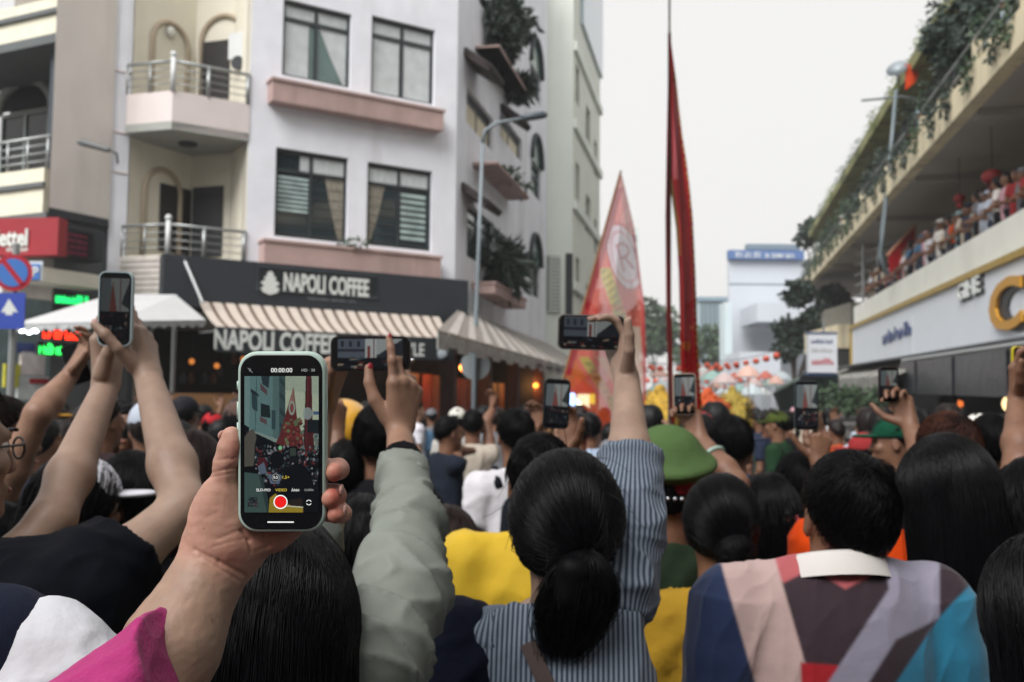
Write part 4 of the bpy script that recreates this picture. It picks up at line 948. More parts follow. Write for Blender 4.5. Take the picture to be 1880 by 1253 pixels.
def onl(i, f, dz): s0, s1, z0, z1 = ledges[i][1]; return FB.pt(s0+(s1-s0)*f, .32, z1+dz)
plant('potted_palm', onl(2,.35,0), [(onl(2,.3,.7),(.5,.4,.45)), (onl(2,.75,.75),(.35,.35,.4)), (onl(2,.5,.35),(.5,.35,.4))], 700, .40, 'leafy dark palm growing on the lowest pink side ledge', 'plant', 0, 1, wid=.12)
plant('climbing_plant', onl(0,.35,0), [(onl(0,.3,.9),(.5,.45,.7)), (onl(0,.6,1.3),(.6,.45,.5)), (onl(0,.35,.4),(.35,.35,.4)), (onl(0,.9,.1),(.3,.3,.3))], 1500, .26, 'dense dark plant spilling over the top pink side ledge', 'plant', 0, 2, wid=.22)
plant('potted_plant', onl(1,.6,0), [(onl(1,.5,.15),(.4,.25,.15)), (onl(1,.9,.15),(.3,.25,.2))], 220, .16, 'low thin plant on the middle pink side ledge', 'plant', 1, 3, stem=False)
s0_, z0_ = P(690,458,.3); plant('potted_plant', FA.pt(P(650,452,.3)[0], .2, P(650,452,.3)[1]), [(FA.pt(P(650,446,.3)[0], .25, P(650,446,.3)[1]),(.25,.1,.07))], 60, .12, 'small weeds on the lower pink ledge under the curtained windows', 'plant', 1, 4, stem=False)
# ---- grey green block beyond the coffee house
grn = thing('apartment_building', W(1003,700,31), 'tall pale green grey block beyond the coffee house', 'building')
PG = mat('pale_green_render', C('#e4eae2', .98), .8, var=.05, vscale=.7, stain=.3, stcol=C('#8d9690'), stscale=.4, streak=True); PG2 = mat('pale_green_side', C('#dfe3d8', .97), .8, var=.06, stain=.3, stcol=C('#99a096'))
gA = W(1000,400,31.2); gB = W(1051,400,31.6); gC = gB + DS*7.4
wall2('front_wall', gA[:2], gB[:2], .1, 22, .4, PG, grn, (0,1,0))
GS = Fr(gB[:2], DS[:2]); holes = []
for (x0, x1, ys) in ((1057,1064,(115,295,470)), (1076,1084,(190,355,520)), (1091,1096,(255,400,545))):
    for y in ys:
        a, z1 = GS.px(x0, y, 0); b, _ = GS.px(x1, y, 0); holes.append((a, b, z1-1.3, z1))
mb = MB(); GS.wall(mb, .002, 7.4, .1, 22, -.3, 0, holes); mb.build('side_wall', PG2, grn); mb = MB(); GS.box(mb, .3, 7.2, -1, -.8, .1, 22); mb.build('room_wall', ROOM, grn)
for h in holes: window(h, GS, nx=1, o=-.15, parent=grn, gm=mat('window_olive', C('#5d6350',.7), .1))
for y in (100, 240, 385, 530):
    z = GS.px(1060, y, 0)[1]; mb = MB(); GS.box(mb, .05, 7.4, .003, .12, z-.18, z+.1); mb.build('string_course', PG, grn)
mb = MB(); GS.box(mb, 1.6, 7.35, .004, .12, 14.6, 21.9); mb.build('glass_bay', mat('bay_glass', C('#aebfca',.9), .15, spec=.8), grn)
gf = Fr(gA[:2], (gB-gA)[:2]); lv = gf.px(1004,470,0); lv2 = gf.px(1027,575,0)
mb = MB(); gf.box(mb, lv[0], lv2[0], .004, .05, lv2[1], lv[1]); lo = mb.build('louvre_frame', mat('louvre_grey', C('#6a706c'), .6), grn)
for i in range(15):
    z = lv2[1]+(lv[1]-lv2[1])*(i+.5)/15; mb = MB(); gf.box(mb, lv[0]+.03, lv2[0]-.03, .052, .10, z-.035, z+.02); mb.build('slat', PG, lo)
panel(gf, (1040,465), (1051,590), .004, .06, 'dark_duct', DGREY, grn)
# ---- left building with cream balconies, red shop
cream = thing('balcony_building', W(0,500,17), 'cream building with curved balconies at the far left', 'building')
CRB = mat('cream_balcony', C('#e8e3cd', .97), .8, var=.06, stain=.25, stcol=C('#9c967f'))
lf0 = W(-120,300,18.3); lf1 = W(108,300,16.9); LF = Fr(lf0[:2], (lf1-lf0)[:2])
if LF.n[1] > 0: LF.n = -LF.n
mb = MB(); LF.box(mb, 0, np.linalg.norm((lf1-lf0)[:2]), -1.6, -1.5, .1, TOP); mb.build('wall', mat('cream_wall_shaded', C('#a39c92',.9), .8, var=.1), cream)  # cream wall behind the balconies, its shade mixed into the colour
EL = np.linalg.norm((lf1-lf0)[:2])
for (x, y0, y1) in ((60, 5, 72), (50, 312, 394)):
    z1 = LF.px(x, y0, 0)[1]; z0 = LF.px(x, y1, 0)[1]
    mb = MB(); LF.box(mb, -.2, EL-.12 if y0 < 100 else EL-.35, -.12, 0, z0, z1); mb.build('parapet', CRB, cream)
    mb = MB(); LF.box(mb, -.2, EL-.02 if y0 < 100 else EL-.2, -1.5, .05, z0-.16, z0-.002); mb.build('slab', GREY, cream)
    zz = z0+(z1-z0)*.62; mb = MB(); LF.box(mb, -.2, EL-.1 if y0 < 100 else EL-.3, .003, .06, zz-.04, zz+.04); mb.build('band', GREY, cream)
z1 = LF.px(50,312,0)[1]
for f_ in (.14,.28,.42,.56): mb = MB(); mb.tube([LF.pt(-.2,-.06,z1+f_), LF.pt(EL-.3,-.06,z1+f_)], .03 if f_ > .5 else .014, 6); mb.build('rail', RAIL, cream, True)
for k in range(5): mb = MB(); mb.tube([LF.pt(EL-.35-k*.5,-.06,z1), LF.pt(EL-.35-k*.5,-.06,z1+.56)], .025, 6); mb.build('post', RAIL, cream, True)
h = (LF.px(8,215,-1.5)[0], LF.px(98,200,-1.5)[0], z1-.1, LF.px(60,205,-1.5)[1]); window(h, LF, o=-1.45, parent=cream, fm=mat('frame_pale', C('#8f9694'), .5), gm=mat('window_black', C('#121416'), .1), transom=.97)
r = (h[1]-h[0])/2; sm = (h[0]+h[1])/2; n = 12
mb = MB(); mb.tube([LF.pt(sm-(r+.1)*math.cos(math.pi*i/n), -1.42, h[3]+(r*.75+.1)*math.sin(math.pi*i/n)) for i in range(n+1)], .11, 6); mb.build('arch_trim', mat('arch_grey', C('#a3a6a0'), .7), cream, True)
mb = MB(); mb.prism([LF.pt(sm-r*math.cos(math.pi*i/n), -1.46, h[3]+.05+r*.75*math.sin(math.pi*i/n)) for i in range(n+1)], LF.n*.02); mb.build('fanlight', ROOM, cream)
panel(LF, (98,-10), (110,400), -1.4, -.2, 'pier', mat('pier_dark', C('#39414a'), .7), cream)
# red telecom sign, led boards, lower fascia
VR = Fr(W(-60,430,15.6)[:2], (W(106,430,15.4)-W(-60,430,15.6))[:2])
if VR.n[1] > 0: VR.n = -VR.n
rs = thing('telecom_sign', W(50,430,15.4), 'red telecom shop sign with white lettering at the far left', 'sign')
panel(VR, (-55,402), (105,468), -.25, 0, 'board', mat('sign_red', C('#a81b2c', .75), .5, var=.05), rs)
a0 = VR.px(54, 437, 0); text('lettering', 'Viettel', LETTER, rs, VR.pt(VR.px(14,440,0)[0], .003, VR.px(14,437,0)[1]), VR.d, (0,0,1), w=.70, h=.27, ext=.03, bold=.025)
strokes('small_print', LETTER, rs, VR.pt(VR.px(33,457,0)[0], .003, VR.px(33,457,0)[1]), VR.d, (0,0,1), .38, .08, 9, 4)
fz = thing('shop_fascia', W(140,500,15.9), 'cream band and dark led panel above the phone shop, beside the red sign', 'shop front')
WV = Fr(W(85,500,15.5)[:2], (W(204,500,16.6)-W(85,500,15.5))[:2])
if WV.n[1] > 0: WV.n = -WV.n
panel(WV, (-60,470), (188,532), -.5, 0, 'fascia', CREAM, fz); panel(WV, (106,408), (190,482), -.5, -.02, 'recess', DGREY, fz); panel(WV, (108,418), (172,476), -.02, .06, 'led_panel', mat('led_off', C('#14121a'), .3), fz)
for i in range(4):
    q = WV.px(140, 432+i*11, .06); strokes('led_text', mat('led_dark_red', C('#5a1428'), .5, emit=.5), fz, WV.pt(q[0], .063, q[1]), WV.d, (0,0,1), .42, .06, 8, 20+i)
panel(WV, (-60,535), (200,800), -2.6, -2.5, 'shop_back', mat('shop_pale', C('#7f9496',.9), .5, var=.3, vscale=3), fz)
tl_ = WV.px(60,610,-.3)
mb = MB(); q0 = WV.px(-60,640,-.6); q1 = WV.px(190,640,-.6); zl = WV.px(60,607,-.6)[1]
tube_l = thing('shop_light', WV.pt(WV.px(55,608,-.6)[0], -.6, zl), 'bright white lamp under the white canopy at the far left', 'lamp')
for x in (54, 66, 40):
    q = WV.px(x, 607, -.6); mb = MB(); mb.sphere(WV.pt(q[0], -.6, q[1]), .06 if x == 54 else .04, 8); mb.build('bulb', emat('white_lamp', '#f4fbff', 9), tube_l)
def led(label, tl, br, o, col, n, seed, e):
    s0, z1 = WV.px(*tl, o); s1, z0 = WV.px(*br, o); c = WV.pt((s0+s1)/2, o, (z0+z1)/2); t = thing('led_sign', c, label, 'led sign')
    mb = MB(); WV.box(mb, s0, s1, o-.06, o-.002, z0, z1); mb.build('housing', mat('led_black', C('#0c0d0f'), .4), t)
    st = strokes('led_text', emat(col, col, e), t, c, WV.d, (0,0,1), (s1-s0)*.92, (z1-z0)*.8, n, seed); return t
led('green led sign under the grey shop roof', (100,535), (165,565), -.2, '#20e070', 8, 1, 2.0)
led('red led sign under the white canopy', (76,602), (152,628), -.2, '#ff3018', 7, 2, 3.2); led('green led sign below the red one, left of the raised phone', (70,627), (135,656), -.2, '#30f060', 8, 3, 2.6)
for (tl, br, c_, lb, nm) in (((10,668),(36,712),'#b9b53a','yellow poster leaning in the phone shop window at the far left','poster'), ((40,645),(82,690),'#d8cfcc','white poster with a pale red print in the phone shop','poster'), ((34,690),(100,735),'#c6cccb','white shop counter with a red stripe at the far left','counter'), ((20,628),(70,650),'#25305c','dark blue banner under the bright white lamp','banner')):
    s0, z1 = WV.px(*tl, -.8); s1, z0 = WV.px(*br, -.8); t = thing(nm, WV.pt(s0, -.8, z0), lb, nm); mb = MB(); WV.box(mb, s0, s1, -.86, -.8, z0, z1); mb.build('panel', mat('poster_'+c_[1:], C(c_), .6, var=.25, vscale=6), t)
    if nm == 'counter': mb = MB(); WV.box(mb, s0+.2, s1-.1, -.798, -.79, z1-.12, z1-.04); mb.build('red_stripe', mat('stripe_red', C('#b02028'), .5), t)
# white canopy (umbrella roof)
cn = thing('canopy', W(205,570,14.5), 'white pitched canopy beside the coffee shop awning', 'canopy')
CAN = mat('canopy_white', C('#c9cacb', .85), .7, var=.06, bump=.3, bscale=8, bdist=.02); ap = [W(205,541,15.2), W(322,541,15.6)]
e0 = W(22,596,13.6); e1 = W(378,588,14.6); e2 = W(215,590,12.9)
mb = MB(); 
for a, b, c_ in ((ap[0], e0, e2), (ap[0], e2, ap[1]), (ap[1], e2, e1)):
    mb.prism([a, b, c_], (0,0,-.02))
mb.build('roof_cloth', CAN, cn)
for a, b in ((e0, e2), (e2, e1)):
    n = 9
    for i in range(n):
        p = a+(b-a)*i/n; q = a+(b-a)*(i+.96)/n; mb = MB(); mb.prism([p, q, q-np.array([0,0,.07]), (p+q)/2-np.array([0,0,.11]), p-np.array([0,0,.07])], np.array([0,.012,0])); mb.build('flap', mat('canopy_flap', C('#a8abac'), .7, var=.2), cn)
for p in (e2+np.array([0,1.2,0]), ap[1]): mb = MB(); mb.tube([np.array([p[0],p[1],0.0]), p], .035, 8); mb.build('pole', RAIL, cn)
# ---- far buildings
wb = thing('white_building', W(1340,700,85), 'tall white building with a blue sign band at the end of the street', 'building')
FW = mat('far_white', C('#c6ccd4', .9), .7, var=.04, vscale=.3); FG = mat('far_grey', C('#8f9ba3',.95), .7, var=.1)
def fbox(x0, y0, x1, y1, d, dep, m, name, par):
    a = W(x0,y0,d); b = W(x1,y1,d); mb = MB(); mb.box((a[0], a[1], min(b[2],a[2])), (b[0], a[1]+dep, max(a[2],b[2]))); return mb.build(name, m, par)
fbox(1338,478,1500,760,85,.6,FW,'wall',wb); fbox(1338,459,1476,477,84.5,.8,mat('far_blue', C('#4d6a9c'), .6), 'sign_band', wb)
strokes('lettering', LETTER, wb, W(1405,468,84.4), (1,0,0), (0,0,1), 5.0, .5, 26, 11)
fbox(1372,448,1470,459,86,1,mat('far_roof', C('#6f7f8c'), .6), 'roof', wb)
for (x0,y0,x1,y1,c_) in ((1348,528,1358,536,'#a9b0b6'),(1366,524,1404,546,'#bcc3c8'),(1415,522,1436,532,'#9aa2a8'),(1346,562,1356,574,'#8b9298'),(1374,575,1380,585,'#6d757c'),(1402,580,1414,584,'#4e565c'),(1362,594,1382,612,'#8d959b'),(1386,606,1410,618,'#b7a9ae'),(1372,650,1388,690,'#9aa0a6')):
    fbox(x0,y0,x1,y1,84.9,.05,mat('far_win_'+c_[1:], C(c_), .4), 'window', wb)
for (y,c_) in ((520,0),(552,0),(592,0),(640,0)): fbox(1338,y,1472,y+3,84.8,.1,FG,'string_course',wb)
fbox(1390,556,1506,592,78,6,FW,'annexe',wb); fbox(1358,646,1432,700,74,5,FW,'porch',wb); fbox(1330,555,1342,740,80,2,mat('far_pipe', C('#c2d0d4'),.6),'corner_pier',wb)
gb = thing('grey_building', W(1290,700,110), 'distant grey block with vertical pilasters behind the red banner', 'building')
fbox(1282,545,1334,760,110,8,mat('far_teal', C('#a9b8bd'), .7), 'wall', gb); fbox(1282,545,1336,553,109.6,8,mat('far_teal_dark', C('#7f95a3'), .7), 'roof_band', gb)
for x in range(1286,1334,8):
    fbox(x,556,x+3.2,640,109.7,.2,mat('far_win_d', C('#71848c'), .4), 'window', gb)
fb_ = thing('pale_tower', W(1155,700,120), 'pale far tower seen through the translucent pink flag', 'building'); fbox(1128,418,1170,760,120,8,mat('far_tower', C('#c3c9c6'), .7), 'wall', fb_)
for i in range(9): fbox(1162,432+i*22,1168,442+i*22,119.8,.1,FG,'window',fb_)
def tree(base, top, r, n, label, mi, seed, L=.5, cr=6, thin=(1,1,1)):
    base = np.asarray(base); top = np.asarray(top); t = thing('street_tree', base, label, 'tree', 'trees at the end of the street'); g = np.random.default_rng(seed)
    blobs = [(top + g.normal(size=3)*np.array([r*.5, r*.5, r*.45]), (r*.55*thin[0], r*.55*thin[1], r*.45*thin[2])) for _ in range(cr)]
    leaves('crown', blobs, n, 1, L, LEAF[mi], t, seed, .2, .45); mb = MB(); mb.tube([base, (base+top)/2+np.array([.15,0,0]), top], [.2,.14,.06], 7); mb.build('trunk', mat('bark', C('#4a4038'), .8, var=.3), t)
    for c_, _ in blobs[:4]:
        mb = MB(); mb.tube([(base+top)/2+np.array([.15,0,0]), c_], [.08,.03], 5); mb.build('branch', mat('bark', C('#4a4038'), .8, var=.3), t)
def gr(px, py, d): p = W(px, py, d); return np.array([p[0], p[1], 0.])
tree(gr(1200,700,95), W(1196,610,95), 3.2, 1600, 'blurred tree between the pink flag and the red banner', 1, 11, .6); tree(gr(1310,700,90), W(1312,636,90), 2.6, 1300, 'low round tree right of the red banner in front of the grey block', 1, 12, .5)
tree(gr(1455,700,50), W(1452,612,50), 1.1, 900, 'small dark tree in front of the white building', 0, 13, .3)
tree(gr(1560,700,55), W(1530,566,50), 1.25, 1700, 'dark green tree under the far end of the concrete terrace', 0, 14, .35); tree(gr(1500,700,62), W(1508,428,62), 1.1, 1000, 'tuft of trees on the far end of the upper terrace', 0, 15, .35)
# ---- right building with terraces
rb = thing('terrace_building', FR_.pt(20,0,0), 'long concrete building with crowded terraces on the right', 'building')
R = FR_.px
CONC = mat('concrete_cream', C('#e2d6b6', .98), .85, var=.12, vscale=1.2, stain=.75, stcol=C('#5f5846'), stscale=1.6, bump=.3, bscale=20, streak=True)
PAR = mat('parapet_white', C('#e2e3da', .98), .85, var=.05, vscale=1.5, stain=.3, stcol=C('#8f8f84'), stscale=1.0, streak=True)
CEIL = mat('terrace_ceiling', C('#b5b1ac',.95), .9, var=.12, vscale=.8)
s_n, s_f = -22.0, R(1575,640)[0]; s_far = 64.0
def zr(px, py, o=0): return R(px, py, o)[1]
zp1 = zr(1880,383); zp0 = zr(1880,470); zs1 = zr(1880,478); zs0 = zr(1880,640)
mb = MB(); FR_.box(mb, s_n, s_f+1, -.2, 0, zp0, zp1); mb.build('parapet', PAR, rb)
mb = MB(); FR_.box(mb, s_n, s_f+1, -5, -.202, zp0-.2, zp0); mb.build('terrace_floor', CONC, rb)
mb = MB(); FR_.box(mb, s_n, s_far, -4.2, -4.0, .1, zr(1880,83,.25)); mb.build('back_wall', mat('back_wall_pale', C('#d0c6b4',.95), .9, var=.1, vscale=1), rb)
zb0 = zr(1764,206,.3); zb1 = zr(1764,150,.3)
mb = MB(); FR_.box(mb, s_n, s_far, 0, .3, zb0, zb1); mb.build('beam', CONC, rb)
mb = MB(); FR_.box(mb, s_n, s_far, -4.2, -.002, zb0+.05, zb1-.1); mb.build('upper_slab', CEIL, rb)
for s_ in (20, 26.5, 33, 39.5, 46):
    mb = MB(); FR_.box(mb, s_, s_+.3, -4.0, -.01, zb0-.12, zb0+.048); mb.build('ceiling_beam', CEIL, rb)
    mb = MB(); FR_.box(mb, s_, s_+.3, -2.2, -1.9, zp0, zb0-.122); mb.build('column', mat('column_dark', C('#4c4a48'), .8), rb)
zt = zr(1735,0,-.4)
mb = MB(); FR_.box(mb, s_n, s_far, -1.2, -.4, zt-.35, zt+.05); mb.build('roof_edge', mat('mossy_edge', C('#8a8a5c',.9), .9, var=.5, vscale=2), rb)
mb = MB(); FR_.box(mb, s_n, s_far, -4.2, -1.2, zb1-.1, zt); mb.build('upper_wall', mat('upper_shade', C('#4a4a4a',.8), .9, var=.25, vscale=1), rb)  # the upper terrace's shade is put into this wall's dark colour
# upper balustrade: posts
for i in range(46):
    s_ = 14+i*1.05; mb = MB(); FR_.box(mb, s_, s_+.13+.05*(i%3), .06, .2, zb1+.002, zb1+.16+.10*((i*7)%3)+(.25 if i%5 == 0 else 0)); mb.build('baluster', CONC, rb)
for dz in (.35, .7): mb = MB(); mb.tube([FR_.pt(12,.15,zb1+dz), FR_.pt(62,.15,zb1+dz)], .025, 6); mb.build('rail', RAIL, rb)
bal_plants = []
rr = random.Random(3)
for i in range(28):
    s_ = 14 + i*1.65 + rr.uniform(-.5,.5); hgt = rr.uniform(.3, 1.4); q = FR_.pt(s_, .1, zb1+.3)
    plant('trailing_plant', q, [(FR_.pt(s_, .05, zb1+.5+hgt*.4),(.3,.6,.2+hgt*.25)), (FR_.pt(s_+.5, .33, zb1-.1),(.05,.35,.35))], 240, .13, f'{ORD[i]} clump of trailing plants from the near end of the upper terrace', 'plant', rr.choice([0,0,1]), 50+i, group='plants along the upper terrace', stem=False)
for i in range(15):
    s_ = 13 + i*3.3; q = FR_.pt(s_, -.6, zb1)
    plant('terrace_shrub', q, [(FR_.pt(s_, -.6, zb1+.6),(.35,1.4,.5)), (FR_.pt(s_+1.2, -.7, zb1+.9),(.3,1.0,.6))], 420, .15, f'{ORD[i]} dark shrub from the near end, behind the upper balustrade', 'plant', 0, 120+i, group='shrubs behind the upper balustrade')
for i in range(10):
    s_ = 16 + i*4.6; q = FR_.pt(s_, -.5, zt); plant('roof_plant', q, [(FR_.pt(s_, -.5, zt+.1),(.25,1.6,.10)), (FR_.pt(s_+1, -.38, zt-.15),(.05,1.3,.2))], 420, .09, f'{ORD[i]} tuft of weeds from the near end of the mossy roof edge', 'plant', rr.choice([1,2]), 80+i, group='weeds along the roof edge', stem=False)
big = plant('overhanging_plant', FR_.pt(22.5,-.2,zb1+.6), [(W(1790,30,22),(1.0,.7,.7)), (W(1850,20,20),(.9,.7,.7)), (W(1770,90,22.5),(.5,.4,.5)), (W(1735,75,23),(.5,.4,.5))], 2200, .2, 'big dark bush hanging over the upper terrace at the top right', 'plant', 0, 5)
# fascia signs on the right
cs = thing('cafe_sign', FR_.pt(20,.2,zs0), 'long white sign box with yellow trim and a big yellow letter on the right', 'sign')
BOARD = mat('sign_white', C('#dfe5ec', .98), .5, var=.04, vscale=1)
edges = [s_n, R(1690,600)[0], s_f]
mb = MB(); FR_.box(mb, edges[0], edges[1]-.06, .02, .2, zs0, zs1); mb.build('panel', BOARD, cs); mb = MB(); FR_.box(mb, edges[1], edges[2], .02, .2, zs0, zs1-.03); mb.build('panel', BOARD, cs)
YEL = mat('trim_yellow', C('#a98a2c',.9), .5, var=.2); mb = MB(); FR_.box(mb, s_n, s_f+.2, .2, .27, zs1-.02, zs1+.11); mb.build('trim', YEL, cs); mb = MB(); FR_.box(mb, s_n, edges[1], .2, .25, zs0-.06, zs0+.02); mb.build('trim', YEL, cs)
mb = MB(); FR_.box(mb, s_f, s_f+.25, .02, .26, zs0, zs1-.02); mb.build('trim', YEL, cs)
XR = -FR_.d                                                        # reading direction seen from the street
cC = R(1850, 560, .22); hC = R(1830,514,.22)[1]-R(1830,607,.22)[1]
LK = mat('letter_black', C('#15171a'), .5); LY = mat('letter_yellow', C('#c08a1e'), .5)
sl0 = R(1822,560,.22)[0]; sl1 = R(1882,560,.22)[0]
text('letter_shadow', 'C', LK, cs, FR_.pt((sl0+sl1)/2-.45, .205, cC[1]-.04), XR, (0,0,1), w=(sl0-sl1)*.98, h=hC*1.02, ext=.03, bold=.05)
text('letter', 'C', LY, cs, FR_.pt((sl0+sl1)/2, .24, cC[1]), XR, (0,0,1), w=(sl0-sl1), h=hC, ext=.05, bold=.02)
gi = R(1780,530,.22); text('lettering', 'GIHE', LETTER, cs, FR_.pt(gi[0], .235, gi[1]), XR, (0,0,1), w=1.75, h=.34, ext=.03, bold=.02); text('letter_shadow', 'GIHE', LK, cs, FR_.pt(gi[0]-.1, .203, gi[1]-.02), XR, (0,0,1), w=1.95, h=.40, ext=.02, bold=.06)
wk = R(1645,612,.22); strokes('lettering', mat('letter_navy', C('#273a68'), .5), cs, FR_.pt(wk[0], .205, wk[1]), XR, (0,0,1), 4.6, .38, 9, 31, .03)
# drop awning and dark shop below
da = thing('drop_awning', FR_.pt(16,.8,zs0-.4), 'dark grey plastic awning below the white sign on the right', 'awning')
BLK = mat('plastic_grey', C('#2e333d', .6), .35, spec=.5, var=.2, vscale=2, bump=.5, bscale=4, bdist=.03)
s1_ = R(1655,690,.9)[0]; n = 9
za1 = zr(1800,648,.9); za0 = zr(1800,728,.9)
mb = MB(); mb.tube([FR_.pt(s_n,.85,za1+.05), FR_.pt(s1_,.85,za1+.05)], .06, 8); mb.build('roller', RAIL, da)
n = 26
for i in range(n):
    a = s_n+(s1_-s_n)*i/n; b = s_n+(s1_-s_n)*(i+.98)/n; mb = MB(); FR_.box(mb, a, b, .88+.03*(i%2), .90+.03*(i%2), za0, za1); mb.build('sheet', BLK, da)
mb = MB(); FR_.box(mb, s_n, s_f, .0, .9, za1+.12, za1+.16); mb.build('awning_roof', mat('awning_roof', C('#6b7075',.9), .6, var=.2), da)
ga = thing('grey_awning', FR_.pt(24,.8,za0), 'pale grey rolled awning right of the hanging sign', 'awning')
gs0 = R(1640,700,1.2)[0]; gs1 = R(1500,715,1.2)[0]; gz = zr(1570,708,1.2)
n = 8
for i in range(n):
    a = gs0+(gs1-gs0)*i/n; b = gs0+(gs1-gs0)*(i+.97)/n; mb = MB(); mb.prism([FR_.pt(a,.1,gz+.75), FR_.pt(a,1.2,gz+.25), FR_.pt(a,1.2,gz-.2), FR_.pt(a,1.15,gz-.2), FR_.pt(a,1.15,gz+.2), FR_.pt(a,.1,gz+.7)], FR_.d*(b-a)); mb.build('strip', mat('awning_pale', C('#9b9a94',.9), .7, var=.3, vscale=2), ga)
rsi = thing('ground_floor_shop', FR_.pt(20,-2,.1), 'dark shop interior under the awnings on the right', 'shop')
mb = MB(); FR_.box(mb, s_n, s_far, -3.2, -3.0, .1, zp0-.2); mb.build('back_wall', ROOM, rsi); mb = MB(); FR_.box(mb, s_n, s_f, -3, -.01, zs0-.1, zp0-.21); mb.build('ceiling', ROOM, rsi)
for s_ in (18, 24, 30, 36): mb = MB(); FR_.box(mb, s_, s_+.35, -.4, -.05, .1, zs0-.101); mb.build('pillar', ROOM, rsi)
for (x,y,r_,lb) in ((1858,742,.22,'round warm yellow lamp glowing in the dark shop at the right edge'),(1762,742,.10,'small orange lamp in the dark shop behind the reddish hair')):
    q = R(x,y,-1.5); mb = MB(); mb.sphere(FR_.pt(q[0],-1.5,q[1]), r_, 10); tag(mb.build('shop_lamp', emat('pale_lamp' if r_ > .2 else 'dim_orange', '#ffe0a0' if r_ > .2 else '#c0602a', 1.6), None, True, loc=FR_.pt(q[0],-1.5,q[1])), lb, 'lamp')
# far part of the right side: stair railing, cream blocks, hanging sign
fs = thing('stair_block', FR_.pt(s_f+6,0,0), 'cream stair block with steel railings at the far end of the terraces', 'building')
for (x0,y0,x1,y1,d,m,nm) in ((1538,596,1575,640,44,CONC,'wall'),(1536,641,1576,760,44,mat('shade_wall', C('#3c3d3c',.8), .9, var=.2),'lower_wall'),(1562,555,1600,600,44,mat('shade_block', C('#7d7a70',.9), .9, var=.2),'landing')): fbox(x0,y0,x1,y1,d,5,m,nm,fs)  # shade put into the grey colours of the lower wall and landing
for i in range(9):
    y = 400+i*19; mb = MB(); mb.tube([W(1570,y+30,40), W(1660,y,36)], .03, 5); mb.build('rail', RAIL, fs)
for x in (1585,1612,1640): mb = MB(); mb.tube([W(x,590,38), W(x,395,38)], .05, 6); mb.build('post', RAIL, fs)
hs_ = thing('hanging_sign', W(1509,650,26), 'small white hanging sign with blue and red lines left of the long sign box', 'sign')
def cardbox(name, x0, y0, x1, y1, d, dep, m, par): return fbox(x0,y0,x1,y1,d,dep,m,name,par)
cardbox('board', 1484,613,1536,685,26,.2,mat('board_white', C('#c9cdd3'), .5), hs_); cardbox('frame', 1483,685,1537,690,25.98,.24,mat('frame_blue', C('#3d4f78'), .5), hs_); cardbox('frame', 1483,609.5,1537,613,25.98,.24,mat('frame_blue', C('#3d4f78'), .5), hs_)
hy = W(1484,613,26)[1]-.008; hO = lambda x, y: np.array([W(x,y,26)[0], hy, W(x,y,26)[2]])
strokes('lettering', mat('letter_navy', C('#273a68'), .5), hs_, hO(1509,627), (1,0,0), (0,0,1), .56, .10, 9, 41); strokes('lettering', mat('letter_soft', C('#a9a5a6'), .5), hs_, hO(1509,643), (1,0,0), (0,0,1), .56, .10, 7, 42); strokes('lettering', mat('letter_red', C('#b02a3a'), .5), hs_, hO(1510,664), (1,0,0), (0,0,1), .58, .17, 6, 43)
mb = MB(); mb.tube([W(1512,610,26.1), W(1512,585,26.1)], .03, 6); mb.build('bracket', RAIL, hs_)
ta_ = thing('green_awning', W(1470,690,30), 'dark green awning below the hanging sign', 'awning')
mb = MB(); mb.prism([W(1425,722,30), W(1500,672,27), W(1540,690,27), W(1540,760,27), W(1440,760,30)], (0,.4,0)); mb.build('cloth', mat('awning_green', C('#1e2c2c'), .7, var=.2), ta_); mb = MB(); mb.prism([W(1425,712,29.5), W(1475,690,28), W(1478,694,28), W(1428,718,29.5)], (0,.1,0)); mb.build('edge_strip', mat('edge_pale', C('#9fb3ab'), .6), ta_)
plant('hedge_plant', gr(1580,740,24), [(W(1540,735,24),(.9,.5,.35)), (W(1590,738,24),(.9,.5,.35))], 900, .16, 'bright green hedge behind the raised phones on the right', 'plant', 1, 61, stem=False)
# ---- pole with dish, street lamp, road signs
pl = thing('dish_pole', W(1628,505,29), 'curved grey pole with a small dish fixed to the terrace parapet', 'pole')
mb = MB(); mb.tube([W(1628,505,29), W(1617,470,29), W(1619,430,29), W(1631,330,29), W(1645,165,29)], [.075,.075,.07,.06,.055], 8); mb.build('shaft', mat('pole_grey', C('#7c898f',.75), .5, var=.1), pl, True)
mb = MB(); mb.lathe(W(1648,128,29), [(.0,-.07),(.2,-.04),(.32,.05)], 14, (-.5,-.6,.5)); mb.build('dish', mat('dish_grey', C('#a9b4bb',.9), .4), pl, True)
mb = MB(); mb.tube([W(1582,185,29), W(1655,178,29), W(1730,190,29)], .035, 6); mb.tube([W(1650,155,29), W(1648,128,29)], .04, 6); mb.build('antenna_bar', mat('antenna_grey', C('#6d7476'), .5), pl)
of = thing('orange_flag', W(1672,140,28.8), 'orange red flag hanging beside the dish on the pole', 'flag'); mb = MB(); mb.prism([W(1663,118,28.8), W(1680,120,28.8), W(1687,138,28.8), W(1680,152,28.8), W(1663,165,28.8)], (0,.04,0)); mb.build('cloth', cloth('orange_flag', '#d84a20'), of)
sl_ = thing('street_lamp', gr(869,700,18), 'grey street lamp reaching over the side street', 'street lamp')
PM = mat('lamp_pole', C('#7f8a91',.9), .45, var=.1); mb = MB(); mb.tube([gr(869,700,18), W(872,640,18), W(878,480,18), W(886,262,18)], [.050,.045,.037,.032], 10); mb.build('shaft', PM, sl_, True)
mb = MB(); mb.tube([W(886,262,18), W(891,240,18), W(912,226,18), W(962,217,18)], [.04,.035,.03,.028], 8); mb.build('arm', PM, sl_, True)
